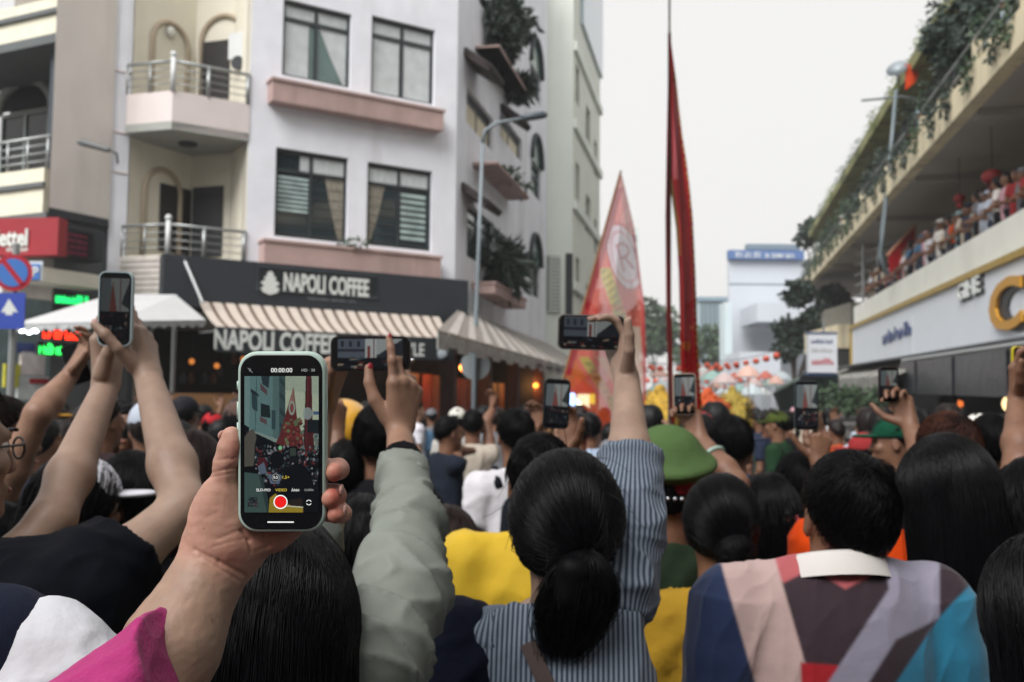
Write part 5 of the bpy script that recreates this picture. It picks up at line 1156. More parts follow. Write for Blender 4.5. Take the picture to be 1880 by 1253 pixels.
mb = MB(); mb.tube([W(958,217,18), W(965,216,18), W(998,211,18), W(1005,212,18)], [.045,.075,.07,.03], 10); mb.build('lamp_head', mat('lamp_head', C('#3f4a52'), .4), sl_, True)
mb = MB(); mb.lathe(gr(869,700,18), [(.16,0),(.16,.5),(.11,.7)], 12); mb.build('base', PM, sl_)
rsn = thing('road_sign', W(873,672,17.7), 'back of a round road sign on the street lamp pole', 'road sign'); mb = MB(); mb.lathe(W(873,671,18.075), [(.27,0),(.27,.012)], 28, (0,-1,0)); mb.build('disc', mat('sign_back', C('#8f999b',.7), .6, var=.15), rsn); mb = MB(); q_ = W(873,671,18.06); mb.box(q_-np.array([.02,.012,.04]), q_+np.array([.02,.010,.04])); mb.build('bracket', DGREY, rsn)
sl2 = thing('wall_light', W(180,270,16.4), 'thin bar lamp on a bracket in front of the tan wall', 'lamp'); mb = MB(); mb.tube([W(143,262,16.2), W(150,262,16.2), W(200,276,16.2)], [.03,.055,.045], 8); mb.build('lamp_head', mat('bar_lamp', C('#5c5f60'), .5), sl2); mb = MB(); mb.tube([W(200,276,16.2), W(214,282,16.25), W(216,300,16.6)], .02, 6); mb.build('bracket', mat('bar_lamp', C('#5c5f60'), .5), sl2)
np_ = thing('no_parking_sign', W(26,501,9.5), 'round blue no parking sign with red ring at the left edge', 'road sign'); ns = np.array([.18,-1,0]); rgt = nrm(np.cross(ns, [0,0,1]))*-1
def disc(c, r, m, name, par, off, n=36):
    mb = MB(); mb.lathe(np.asarray(c)+nrm(ns)*off, [(r,0),(r,.004)], n, ns); return mb.build(name, m, par)
c_ = W(24,501,9.5); rS = 34*9.5/FPX
disc(c_, rS, mat('sign_ring_red', C('#a82033'), .4), 'ring', np_, 0); disc(c_, rS*.76, mat('sign_blue', C('#3f74bd'), .4), 'face', np_, .006)
u = nrm(np.cross(nrm(ns), [0,0,1])); u = u if u[0] > 0 else -u; d1 = nrm(u*.62 - np.array([0,0,.78])); d2 = nrm(np.cross(d1, nrm(ns)))
cc = c_+nrm(ns)*.0115; mb = MB(); mb.prism([cc-d1*rS*.78-d2*rS*.13, cc+d1*rS*.78-d2*rS*.13, cc+d1*rS*.78+d2*rS*.13, cc-d1*rS*.78+d2*rS*.13], nrm(ns)*.003); mb.build('slash', mat('sign_ring_red', C('#a82033'), .4), np_)
p0 = gr(20,700,9.55); mb = MB(); mb.tube([p0, np.array([p0[0],p0[1],W(20,445,9.55)[2]])], .035, 8); mb.build('post', RAIL, np_)
ow = thing('one_way_sign', W(20,580,9.5), 'square blue sign with a white up arrow below the no parking sign', 'road sign')
a0 = W(-8,538,9.49); a1 = W(47,605,9.49); mb = MB(); mb.box((a0[0],a0[1]-.01,a1[2]), (a1[0],a0[1]+.002,a0[2])); mb.build('plate', mat('sign_blue2', C('#2f46a0'), .4), ow)
w_ = lambda x, y: W(x,y,9.47); mb = MB(); mb.prism([w_(17,549), w_(33,574), w_(23,573), w_(24,600), w_(10,600), w_(10,573), w_(2,574)], (0,-.004,0)); mb.build('arrow', LETTER, ow)
sb = thing('parking_sign', W(62,500,12), 'small white and blue parking sign behind the no parking sign', 'road sign'); a0 = W(52,480,12); a1 = W(78,516,12); mb = MB(); mb.box((a0[0],a0[1],a1[2]), (a1[0],a0[1]+.02,a0[2])); mb.build('plate', mat('plate_white', C('#c9d2d8'), .5), sb)
mb = MB(); b0_ = W(57,485,11.98); b1_ = W(73,514,11.98); mb.box((b0_[0],b0_[1],b1_[2]), (b1_[0],b0_[1]+.01,b0_[2])); mb.build('face', mat('sign_blue', C('#3f74bd'), .4), sb); text('lettering', 'P', LETTER, sb, W(65,499,11.97), (1,0,0), (0,0,1), h=.12, ext=.003, bold=.02)

# unseen houses added behind camera to darken the crowd (they face the coffee house)
for (x0, x1, y, h, c_, lb) in ((-26,-15,-13,13,'#b9b2a6','beige town house across the crossing, left of the one behind the camera'),(-14.8,-4,-14,16,'#c3c6c4','pale grey town house across the crossing behind the camera'),(-3.8,3.4,-13.5,14,'#c9bfa8','cream town house across the crossing, next to the terraces')):
    hb = thing('town_house', ((x0+x1)/2, y, 0), lb, 'building'); hf = Fr((x1, y), (-1, 0)); hf.n = np.array([0,1.,0]); wd_ = x1-x0; hl = [(a, a+1.4, z, z+1.6) for a in np.arange(1, wd_-1.6, 2.6) for z in np.arange(4, h-2, 3.3)]
    mb = MB(); hf.wall(mb, 0, wd_, .13, h, -.3, 0, hl); mb.build('wall', mat('town_'+c_[1:], C(c_), .8, var=.08, stain=.3, streak=True), hb); mb = MB(); hf.box(mb, .1, wd_-.1, -6, -.6, .1, h-.01); mb.build('rooms', ROOM, hb)
    for q in hl: window(q, hf, nx=2, o=-.12, parent=hb)
# ------------------------------------------------------------------ the hand with the mint phone, nearest the camera
D0 = .86
Hq = lambda x, y, z=0.: W(x, y, D0 - z)
PXM = D0/FPX
hp_ = thing('phone', Hq(517.5,811.5), 'mint green cased phone with its video screen on, nearest the camera', 'phone')
MINT = mat('mint_case', C('#b3c9bf', .95), .42, spec=.4, var=.03); cw, ch_ = 162*PXM, 332*PXM; cc = Hq(517.5,811.5)
def rrect(c, w_, h_, r, z, n=7):
    o = []
    for (sx, sy, a0) in ((1,1,0),(-1,1,90),(-1,-1,180),(1,-1,270)):
        for i in range(n+1):
            a = rad(a0+90*i/n); o.append(c + RGT*(sx*(w_/2-r)+r*math.cos(a)) + UPV*(sy*(h_/2-r)+r*math.sin(a)) - FWD*z)
    return o
def loft(rings, name, m, par, smooth=False):
    n = len(rings[0]); V = [p for r in rings for p in r]; F = [tuple(range(n-1,-1,-1)), tuple((len(rings)-1)*n+i for i in range(n))]
    for j in range(len(rings)-1):
        for i in range(n): F.append((j*n+i, j*n+(i+1) % n, (j+1)*n+(i+1) % n, (j+1)*n+i))
    return mesh_obj(name, V, F, m, par, smooth)
prof = [(-.0125,.006),(-.0120,.003),(-.0105,.0008),(-.008,0),(-.002,0),(.0004,.0006),(.0014,.0018),(.0016,.0028)]
case = loft([rrect(cc, cw-2*i, ch_-2*i, .0165-i, z) for z, i in prof], 'case', MINT, hp_, True)
for (y0, y1) in ((700, 716), (738, 770), (776, 808)):
    a = Hq(437.6,y0,-.006); b = Hq(437.6,y1,-.006); mb = MB(); mb.tube([a, b], .0014, 8); mb.build('side_button', MINT, case, True)
a = Hq(598.8,735,-.006); b = Hq(598.8,775,-.006); mb = MB(); mb.tube([a, b], .0016, 8); mb.build('side_button', MINT, case, True)
glass = loft([rrect(cc, cw-.0058, ch_-.0058, .0145, .0017), rrect(cc, cw-.0058, ch_-.0058, .0145, .0021), rrect(cc, cw-.0066, ch_-.0066, .0141, .0023)], 'glass', mat('phone_glass', (.006,.006,.008), .08, spec=.4), hp_)
SX = lambda x: (x-100)*.431
SY = lambda y: (y-212)*.431
cv = Canvas(205, 375, '#14181c'); rr = random.Random(12); T2 = lambda pts: [(SX(x), SY(y)) for x, y in pts]
cv.poly(T2([(100,212),(290,212),(290,640),(100,620)]), '#5d7b7a'); cv.poly(T2([(100,212),(135,212),(130,560),(100,560)]), '#6b8784'); cv.poly(T2([(282,212),(322,212),(322,620),(282,600)]), '#516a69'); cv.poly(T2([(322,212),(362,212),(362,640),(322,600)]), '#3b4f50')
cv.poly(T2([(362,212),(575,212),(575,640),(362,640)]), '#a8b39c'); cv.poly(T2([(362,212),(575,212),(575,330),(362,300)]), '#9aa795')
for y in (235,330,430,520): cv.poly(T2([(324,y-20),(360,y+20),(360,y+50),(324,y+12)]), '#2c3c3e')
for (x,y) in ((142,300),(150,310)): cv.poly(T2([(x,y-8),(x+42,y+20),(x+44,y+34),(x-2,y+14)]), '#232c30'); cv.poly(T2([(x+4,y+14),(x+34,y+34),(x+34,y+130),(x+6,y+116)]), '#2f4044')
cv.poly(T2([(200,255),(246,300),(246,335),(205,300)]), '#564247'); cv.poly(T2([(207,212),(262,212),(255,290),(215,262)]), '#2a363a'); cv.poly(T2([(205,385),(262,400),(268,480),(205,470)]), '#1e2a2c'); cv.poly(T2([(198,470),(245,490),(245,525),(200,500)]), '#5a484c'); cv.poly(T2([(275,428),(300,430),(300,555),(275,550)]), '#33474a')
cv.poly(T2([(176,212),(180,212),(172,560),(168,560)]), '#2e4a4c'); cv.poly(T2([(100,540),(330,620),(330,650),(180,580),(100,575)]), '#7e8f88'); cv.poly(T2([(100,575),(180,580),(330,650),(330,720),(100,720)]), '#10161a')
cv.poly(T2([(455,560),(575,560),(575,720),(440,720)]), '#66756f')
for i in range(140): cv.ell(SX(rr.uniform(430,575)), SY(rr.uniform(520,700)), rr.uniform(1,4), rr.uniform(1,4), rr.choice(['#4a5a54','#8b958a','#2d3b3a','#75403a']))
cv.poly(T2([(415,275),(325,590),(300,640),(372,668),(400,720),(480,650),(470,590),(436,470)]), '#5d2a2b'); cv.poly(T2([(413,282),(380,400),(425,420)]), '#86655c'); cv.ell(SX(404), SY(415), 9, 20, '#8d968c'); cv.ell(SX(404), SY(415), 5, 13, '#7a4745')
for i in range(50): cv.ell(SX(rr.uniform(350,465)), SY(rr.uniform(480,650)), rr.uniform(2,6), rr.uniform(2,7), rr.choice(['#6b3230','#4f2626','#66704f','#7d463e','#5c654a']))
cv.poly(T2([(495,212),(530,212),(538,560),(560,800),(510,800),(480,640)]), '#4a2124'); cv.poly(T2([(494,212),(499,212),(486,640),(481,640)]), '#20191c'); cv.poly(T2([(505,212),(515,212),(500,640),(492,640)]), '#5c2a2c')
cv.poly(T2([(100,640),(320,650),(575,700),(575,1083),(100,1083)]), '#0d1114')
for i in range(420):
    x = rr.uniform(165,575); y = rr.uniform(640,1000)**1; cv.ell(SX(x), SY(rr.triangular(640,960,690)), rr.uniform(1,4), rr.uniform(1.5,5), rr.choice(['#11161a','#1f272b','#39454a','#5a6468','#6b2b2c','#2c3942','#86868a','#3a2a28','#171b20']))
cv.ell(SX(505), SY(450), 13, 17, '#8c9a98', .8); cv.rect(SX(540),SY(436),SX(575),SY(458),'#42597c'); cv.poly(T2([(505,490),(575,490),(575,580),(500,570)]), '#1a2226')
cv.ell(SX(330), SY(670), 5, 6, '#7fc090'); cv.poly(T2([(100,520),(130,540),(130,640),(100,650)]), '#0f1418')
cv.poly(T2([(100,600),(130,560),(160,550),(178,600),(166,660),(160,800),(100,800)]), '#54514a'); cv.poly(T2([(100,790),(165,785),(180,830),(100,830)]), '#0c0f12'); cv.poly(T2([(100,825),(200,838),(235,930),(262,1083),(100,1083)]), '#3f5450'); cv.poly(T2([(190,838),(205,838),(245,960),(262,1083),(245,1083)]), '#2c3d3b')
cv.ell(SX(310), SY(745), 19, 24, '#101318'); cv.ell(SX(215), SY(775), 14, 20, '#4b1f26'); cv.poly(T2([(185,790),(225,760),(245,830),(200,840)]), '#5a6878'); cv.poly(T2([(385,660),(438,658),(436,760),(390,770)]), '#15191b'); cv.rect(SX(392),SY(672),SX(430),SY(720),'#39443f')
cv.ell(SX(440), SY(895), 38, 55, '#0f1217'); cv.poly(T2([(390,1000),(470,990),(475,1083),(385,1083)]), '#2b2320'); cv.poly(T2([(262,990),(300,960),(330,1000),(400,1040),(475,1048),(475,1083),(255,1083)]), '#9c862c'); cv.poly(T2([(340,1035),(475,1045),(475,1052),(340,1042)]), '#d0cdb8')
cv.poly(T2([(252,838),(330,838),(342,855),(320,900),(268,898)]), '#5e6f84'); cv.ell(SX(298), SY(860), 12, 13, '#161c22'); cv.poly(T2([(125,985),(180,985),(185,1045),(120,1045)]), '#20282c')
for i in range(20): cv.ell(SX(rr.uniform(125,183)), SY(rr.uniform(988,1042)), 2.2, 2.6, rr.choice(['#4a5555','#101417','#5b3836']))
a_ = np.pad(cv.a, ((1,1),(1,1),(0,0)), 'edge'); cv.a = (a_[1:-1,1:-1]*2 + a_[:-2,1:-1] + a_[2:,1:-1] + a_[1:-1,:-2] + a_[1:-1,2:])/6; cv.noise(.22, 3)
ny, nx = cv.h, cv.w; x0, y0, x1, y1 = 448.7, 691.0, 585.0, 941.3
gx = np.linspace(x0, x1, nx+1); gy = np.linspace(y0, y1, ny+1)
vec = lambda x, y, z: CAM + (FWD + np.multiply.outer((x-CX)/FPX, RGT) - np.multiply.outer((y-CY)/FPX, UPV))*(D0-z)
jj, ii = np.mgrid[0:ny, 0:nx]; jj = jj.ravel(); ii = ii.ravel()
xs_ = np.stack([gx[ii], gx[ii+1], gx[ii+1], gx[ii]], 1).ravel(); ys_ = np.stack([gy[jj+1], gy[jj+1], gy[jj], gy[jj]], 1).ravel()
SCRM = mat('phone_screen', (0,0,0), .3, spec=.15, attr='picture', emit=.5)
scr = mesh_obj('screen', vec(xs_, ys_, .0027), np.arange(len(xs_)).reshape(-1,4), SCRM, glass, attrs={'picture': ('FLOAT_COLOR', np.repeat(cv.a.reshape(-1,3), 4, 0))})
UI = emat('screen_white', '#d4d6d4', .6); UY = emat('screen_yellow', '#b9a53a', .6); UR = emat('screen_red', '#c81010', .6); UG = emat('screen_grey', '#8d9290', .6)
def ui(st, x, y, w, m, h=None): return text('screen_text', st, m, glass, Hq(x, y, .0030), RGT, UPV, w=w*PXM, h=h*PXM if h else None, ext=.00008, bold=.0)
ui('00:00:00', 517, 680, 39, UI); ui('HD · 30', 566, 680, 24, UG); ui('SLO-MO', 483.5, 900, 26, UI); ui('VIDEO', 516, 900, 21, UY); ui('ẢNH', 542, 899.5, 14, UI); ui('CHÂN', 567, 899.5, 16, UG); ui('0,5', 506, 877, 8, UI); ui('1,5×', 525, 877, 12, UY)
def ring(x, y, r0, r1, m, n=32, a0=0, a1=360):
    V = []; F = []
    for i in range(n+1):
        a = rad(a0+(a1-a0)*i/n)
        for r in (r0, r1): V.append(Hq(x+r*math.cos(a), y-r*math.sin(a), .0030))
    for i in range(n): F.append((2*i, 2*i+1, 2*i+3, 2*i+2))
    mesh_obj('screen_ring', V, F, m, glass)
ring(515, 922, 11, 13, UI); mesh_obj('record_button', [Hq(515+10.6*math.cos(rad(a)), 922-10.6*math.sin(rad(a)), .0030) for a in range(0,360,12)], [tuple(range(30))], UR, glass)
ring(567, 923, 3.8, 5, UI, 16, 20, 160); ring(567, 923, 3.8, 5, UI, 16, 200, 340); ring(506, 877, 6.2, 7, UG, 24)
mesh_obj('home_bar', [Hq(491,957.8,.0030), Hq(539.5,957.8,.0030), Hq(539.5,960.2,.0030), Hq(491,960.2,.0030)], [(0,1,2,3)], UI, glass)
for (a, b) in (((455,676),(463.5,684.5)), ((457.5,682.5),(460.5,677))): 
    d_ = nrm(np.array([b[1]-a[1], -(b[0]-a[0])]))*.35; mesh_obj('flash_icon', [Hq(a[0]+d_[0],a[1]+d_[1],.003), Hq(b[0]+d_[0],b[1]+d_[1],.003), Hq(b[0]-d_[0],b[1]-d_[1],.003), Hq(a[0]-d_[0],a[1]-d_[1],.003)], [(0,1,2,3)], UG, glass)
# --- the hand itself
HANDM = mat('skin_hand', (0,0,0), .5, spec=.38, attr='skin', var=.09, vscale=60, bump=.35, bscale=420, bdist=.0006, sss=.12)
own = thing('person', (-.62,.30,0), 'person in a pink sleeve holding up the mint green phone', 'person')
S = SDF(); px_ = lambda n: n*PXM
# thumb along the left side of the case
S.chain([Hq(425,800,-.004), Hq(422,822,-.005), Hq(416,850,-.007), Hq(414,868,-.008), Hq(410,900,-.012), Hq(410,945,-.016)], [px_(17), px_(20.5), px_(22), px_(22.5), px_(31), px_(42)], .004)
S.cap(Hq(430,812,.0), Hq(428,842,-.002), px_(10), px_(10), .006)
# thenar, palm behind the phone, heel of the hand
S.cap(Hq(404,930,-.018), Hq(425,985,-.020), px_(46), px_(50), .012); S.cap(Hq(395,960,-.022), Hq(392,1000,-.026), px_(38), px_(42), .02)
S.cap(Hq(430,1000,-.024), Hq(505,985,-.026), px_(44), px_(26), .010); S.cap(Hq(420,1010,-.028), Hq(450,1018,-.028), px_(42), px_(32), .015)
S.cap(Hq(505,985,-.027), Hq(530,968,-.030), px_(27), px_(26), .008)
for (x, y) in ((455,870),(480,890),(505,920),(528,955)): S.cap(Hq(425,985,-.032), Hq(x,y,-.034), px_(40), px_(24), .012)
fing = [([(455,870,-.034),(500,790,-.034),(520,735,-.030),(530,700,-.028)], 20), ([(480,890,-.034),(575,858,-.037),(622,861,-.026),(613,867,-.006)], 19.5), ([(505,920,-.034),(570,902,-.036),(616,909,-.025),(606,915,-.0035)], 19.5), ([(528,955,-.034),(585,941,-.034),(628,943,-.022),(616,946,-.005)], 17)]
for pts, r in fing: S.chain([Hq(*q) for q in pts], [px_(r*1.1), px_(r), px_(r*.98), px_(r*.93)], .004)
# wrist and forearm
wr = Hq(396,1030,-.026); el = W(196, 1420, .79)
fa = wr + (el-wr)*.42
S.chain([Hq(402,1000,-.024), wr, wr+(el-wr)*.2, fa, el], [px_(56), px_(55), px_(62), px_(80), px_(96)], .02)
# creases: wrist lines, palm lines, thumb joint lines
V, Q = S.mesh(.00135)
# creases carved along the visible surface
N = vnormals(V, Q); rel = V - CAM; dep = rel@FWD; ppx = CX + (rel@RGT)/dep*FPX; ppy = CY - (rel@UPV)/dep*FPX
face = (-(N@FWD)).clip(0,1)
dsp = np.zeros(len(V))
for a, b, wd_, am in (((358,1010),(402,1032),4,.0011), ((402,1032),(448,1056),4.5,.0013), ((368,1022),(438,1066),3.5,.0007), ((445,975),(457,992),4,.0022), ((457,992),(461,1014),3.5,.0012), ((484,972),(491,1006),4,.0014), ((519,962),(516,986),4,.0014), ((390,868),(437,858),3,.0008), ((386,876),(436,868),2.6,.0006), ((398,846),(420,842),2.6,.0005), ((425,902),(441,925),3,.0006), ((400,990),(442,973),3,.0006), ((392,1004),(452,988),2.6,.0005), ((376,952),(400,940),3,.0004), ((470,1012),(500,1000),3,.0005), ((427,843),(438,838),2.5,.0005)):
    a = np.array(a, float); b = np.array(b, float); t = (((ppx-a[0])*(b[0]-a[0]) + (ppy-a[1])*(b[1]-a[1]))/((b-a)@(b-a))).clip(0,1)
    dd = np.hypot(ppx-a[0]-t*(b[0]-a[0]), ppy-a[1]-t*(b[1]-a[1])); dsp -= am*np.exp(-(dd/wd_)**2)
V = V + N*((dsp*(face > .05))[:,None]) + N*(.00022*wob(V, 500, 3, 6) + .00035*wob(V, 160, 4))[:,None]
# skin colour: warm palm, redder finger pads, drier tan forearm
base = np.array(C('#bf9380', .95)); arm_c = np.array(C('#a58a76', .82)); red = np.array(C('#bd5a4a', .8)); knee = np.array(C('#9c6c5c'))
w_arm = ((ppy - 1030 + (ppx-400)*-.45)/50).clip(0,1)[:,None]; c = base*(1-w_arm) + arm_c*w_arm
tip = (np.exp(-((ppx-616)/20)**2)*np.exp(-((ppy-905)/70)**2)*.85 + .35*np.exp(-((ppx-432)/14)**2-((ppy-825)/28)**2) + .45*np.exp(-((ppx-500)/50)**2-((ppy-985)/22)**2) + .3*np.exp(-((ppx-425)/30)**2-((ppy-1025)/25)**2)).clip(0,1)[:,None]
c = c*(1-tip) + red*tip; mo = (.5+.5*wob(V, 120, 8))[:,None]*.22; c = c*(1-mo) + knee*mo
for (x, y, r) in ((374,971,2.2),(390,1138,4.5),(391,1143,4),(300,1180,1.6),(345,1090,1.5),(318,1150,2)):
    k = np.exp(-(np.hypot(ppx-x, ppy-y)/r)**2)[:,None]*.6; c = c*(1-k) + np.array(C('#6e4a3c'))*k
# rest of the person, out of frame to the lower left
sh = np.array([-.60,.34,1.22]); B = SDF(); B.cap(el, sh, .050, .056, .02); hd = np.array([-.80,.30,1.46])
B.ell(hd, (.078,.098,.115), .02); B.cap(hd-[0,.02,.08], np.array([-.80,.28,1.27]), .055, .06, .03); B.cap(sh, np.array([-1.0,.30,1.22]), .055, k=.04); B.chain([(-.80,.29,1.2),(-.80,.29,.85)], [.12,.12], .06)
for g in (-.09,.09): B.chain([(-.8+g,.29,.85),(-.8+g,.30,.45),(-.8+g,.29,.05)], [.08,.055,.04], .03); B.cap((-.8+g,.25,.035),(-.8+g,.42,.03), .035, .03, .02)
B.chain([(-1.0,.3,1.22),(-1.06,.3,.95),(-1.04,.38,.72)], [.05,.042,.03], .02); V2, Q2 = B.mesh(.012)
Va, Qa = join([(V, Q), (V2, Q2)]); ca = np.concatenate([c, np.tile(arm_c, (len(V2),1))])
sobj('body', (Va, Qa), HANDM, own, attrs={'skin': ('FLOAT_COLOR', ca)})
nl = SDF(); nl.ell(Hq(409.5,800,-.0055), (.0022,.0058,.0048), .002, np.array([nrm(RGT*.85+FWD*-.35), FWD, UPV])); sobj('nail', nl.mesh(.0009), NAIL, own)
for (x, y) in ((627,900),(633,938)): nl = SDF(); nl.ell(Hq(x,y,-.007), (.0022,.0048,.0055), .002); sobj('nail', nl.mesh(.001), NAIL, own)
PK = mat('cloth_pink', C('#a6346f', .95), .9, spec=.08, var=.16, vscale=45, bump=.7, bscale=240, bdist=.0016, sheen=.12)
S = SDF(); s0w = W(400,1140,.80); s1w = W(205,1400,.775); ax = nrm(s1w-s0w); S.cap(s0w, s1w, .051, .060, .01, flat=True); S.cap(s1w, sh, .068, .085, .05); S.half(W(290,1180,.79), RGT*.93+UPV*.36, .004)
B = S; B.cap(sh, np.array([-1.0,.30,1.22]), .075, k=.05); B.cap((-.80,.29,1.14),(-.80,.29,.85), .15, .16, .06); B.cap((-1.0,.3,1.22),(-1.05,.3,1.02), .07, .07, .03)
V, Q = S.mesh(.0045); V = folds(V, Q, .0028, 46, 4, ax, .22); sobj('shirt', (V, Q), PK, own)
hh = SDF(); hh.ell(hd+[0,-.01,.02], (.09,.115,.12), .02); hh.half(hd+[0,.03,0], (0,1,-.5), .01); sobj('hair', hh.mesh(.012), HAIR['black'], own)
S = SDF()
for g in (-.09,.09): S.chain([(-.8+g,.29,.88),(-.8+g,.30,.45),(-.8+g,.29,.08)], [.10,.075,.06], .03)
sobj('trousers', S.mesh(.02), DARKP, own)

# ------------------------------------------------------------------ people close in front
UP = np.array([0,0,1.]); FW0 = np.array([0,1.,0]); RT0 = np.array([1.,0,0])
# woman in the striped shirt
STR = stripe_mat('striped_shirt', C('#808a98', .85), C('#3b4554', .8), 120, .5)
p = Person('woman in a blue grey striped shirt with a thick dark ponytail', W(1040,925,1.74), yaw=4, male=False, sk='c', wide=1.12, nk=.135)
wr_ = W(1151,700,2.05); p.arm('R', W(1158,892,1.86), wr_, dict(d=W(1135,625,2.08)-wr_, n=-FW0*.5-RT0*.85, side=1, curl=[(.5,.8,.5)]*4, s=.95), sh=W(1150,1085,1.76)); p.arm('L'); p.sh['L'] = W(888,1195,1.73); p.arm('L', W(850,1480,1.72), W(900,1700,1.85), dict(d=-UP, n=RT0, side=-1))
p.body(ha=.0036).nails('R').trousers().shirt(STR, sleeve=None, h=.009, fold=.005, seed=3, uattr=True)
T = SDF(); sh_, el_, w2 = p.sh['R'], p.arms['R'][0], p.arms['R'][1]
for sd in ('R','L'):
    T = SDF(); sh_, el_, w2 = p.sh[sd], p.arms[sd][0], p.arms[sd][1]; ax = nrm(el_-sh_); e = el_ + (w2-el_)*.22
    sg_ = 1 if sd == 'R' else -1; T.chain([sh_-RT0*sg_*.10-UP*.10, sh_-RT0*sg_*.02, (sh_+el_)/2, el_-ax*.03], [.085,.074,.064,.054], .03); T.cap(el_-ax*.05, el_, .054, .05, .01); T.cap(el_ - ax*.035, e+nrm(w2-el_)*.004, .0585, .0600, .004, flat=True)
    V, Q = T.mesh(.0065); V = folds(V, Q, .006, 34, 8, ax*.3+np.cross(ax, FW0)); rel = V-sh_; b1 = nrm(np.cross(ax, FWD)); b2 = np.cross(ax, b1); sobj('sleeve', (V, Q), STR, p.shirto, attrs={'u': ('FLOAT', np.arctan2(rel@b2, rel@b1)*.062)})
mb = MB(); nk = p.neck; V = []; F = []; n = 26
prf = [(.070,-.02),(.074,.012),(.080,.004),(.098,-.042),(.094,-.045)]
for j, (r_, z_) in enumerate(prf):
    for i in range(n):
        a = 2*math.pi*i/n; V.append(nk + p.R*math.cos(a)*r_*1.05 + p.F*math.sin(a)*r_*(.85 if j < 3 else .82) + UP*(z_-.035 - .03*math.sin(a)))
for j in range(len(prf)-1):
    for i in range(n): F.append((j*n+i, j*n+(i+1) % n, (j+1)*n+(i+1) % n, (j+1)*n+i))
mesh_obj('collar', V, F, STR, p.shirto, True, attrs={'u': ('FLOAT', [(v-nk)@p.R for v in V])})
p.hair_tied(HAIR['black'], (.030,-.108,-.020), [(.020,-.128,-.045),(.008,-.132,-.085),(.0,-.120,-.125),(-.004,-.105,-.150)], n=4200, seed=5, tail_r=.054, thick=.018, fly=60, tail_n=2600, h=.005)
st = MB(); V = []; 
for i in range(15):
    t = i/14; q = p.neck + p.R*(-.06+.19*t) - UP*(.03+.36*t) - p.F*(.088+.05*math.sin(t*2.6)); V.append(q)
F = []; VV = []
for q in V: VV += [q - p.R*.012 - UP*.006, q + p.R*.012 + UP*.006, q + p.R*.012 + UP*.006 - p.F*.005, q - p.R*.012 - UP*.006 - p.F*.005]
for i in range(14):
    for k in range(4): F.append((i*4+k, i*4+(k+1)%4, i*4+4+(k+1)%4, i*4+4+k))
tag(mesh_obj('bag_strap', VV, F, mat('leather_brown', C('#3a2a26'), .5), None, loc=V[0]), 'thin brown bag strap across the striped shirt', 'bag strap')
scrL = mini_street(64, 30, 1, True, .55).a
phone('black phone held sideways above the ponytail, in front of the pink flag', W(1086,611,2.06), RGT*.998-UPV*.03, UPV, w=.0735, h=.140, case='#6e6a66', scr=scrL, land=True)
# man in the colour-block polo
def polo(V):
    rel = V - CAM; d = rel@FWD; x = CX + (rel@RGT)/d*FPX; y = CY - (rel@UPV)/d*FPX; cv_ = np.tile(np.array(C('#33262d', .95)), (len(V),1))
    def inside(poly):
        p_ = np.array(poly, float); ins = np.zeros(len(V), bool); j = len(p_)-1
        for i in range(len(p_)):
            cnd = ((p_[i,1] > y) != (p_[j,1] > y)) & (x < (p_[j,0]-p_[i,0])*(y-p_[i,1])/(p_[j,1]-p_[i,1]+1e-9)+p_[i,0]); ins ^= cnd
            e_ = p_[i]-p_[j]; t_ = (((x-p_[j,0])*e_[0]+(y-p_[j,1])*e_[1])/(e_@e_)).clip(0,1); md = np.hypot(x-p_[j,0]-t_*e_[0], y-p_[j,1]-t_*e_[1]); dm = md if i == 0 else np.minimum(dm, md); j = i
        return (.5 + np.where(ins, dm, -dm)/6.5).clip(0,1)[:,None]
    for poly, c_ in (([(1415,980),(1690,980),(1660,1050),(1612,1052),(1552,1082),(1490,1045),(1440,1070),(1405,1060)],'#a8565a'), ([(1100,1000),(1345,1000),(1335,1060),(1400,1300),(1420,1800),(1000,1800)],'#1d2a4a'),
                     ([(1310,980),(1410,980),(1430,1050),(1490,1260),(1520,1600),(1440,1600),(1388,1260),(1330,1058)],'#b09793'), ([(1470,1217),(1540,1222),(1560,1600),(1480,1600)],'#9c1d26'),
                     ([(1620,1000),(1725,1000),(1725,1138),(1590,1275),(1400,1480),(1400,1400),(1515,1262),(1632,1082)],'#8b8798'), ([(1722,1137),(1850,1000),(1950,1300),(1950,1800),(1500,1800),(1640,1262)],'#2b7b9b'),
                     ([(1722,1137),(1645,1175),(1590,1262),(1530,1400),(1545,1400),(1632,1258)],'#33262d')): a_ = inside(poly); cv_ = cv_*(1-a_) + np.array(C(c_, .95))*a_
    return cv_
POLO = mat('polo_print', (0,0,0), .8, spec=.2, attr='print', var=.05, vscale=8, bump=.3, bscale=28, bdist=.008, sheen=.15)
p = Person('man in a colour block polo shirt with white collar and short black hair', W(1552,906,1.95), yaw=-3, sk='b', wide=1.2, hs=.97, nk=.108, tilt=.22, noff=-.035)
p.arm('L').arm('R'); p.body(hh=.006).trousers(JEANS).shirt(POLO, h=.0032, fold=.0035, seed=11, paint=polo, fat=1.06, cutz=.03)
p.collar(mat('collar_white', C('#cfcac6', .95), .85), r=.083, hgt=.034)
p.hair_short(HAIR['black'], n=3800, seed=3, h=.006, lowback=-.068, thick=.013, length=.026)
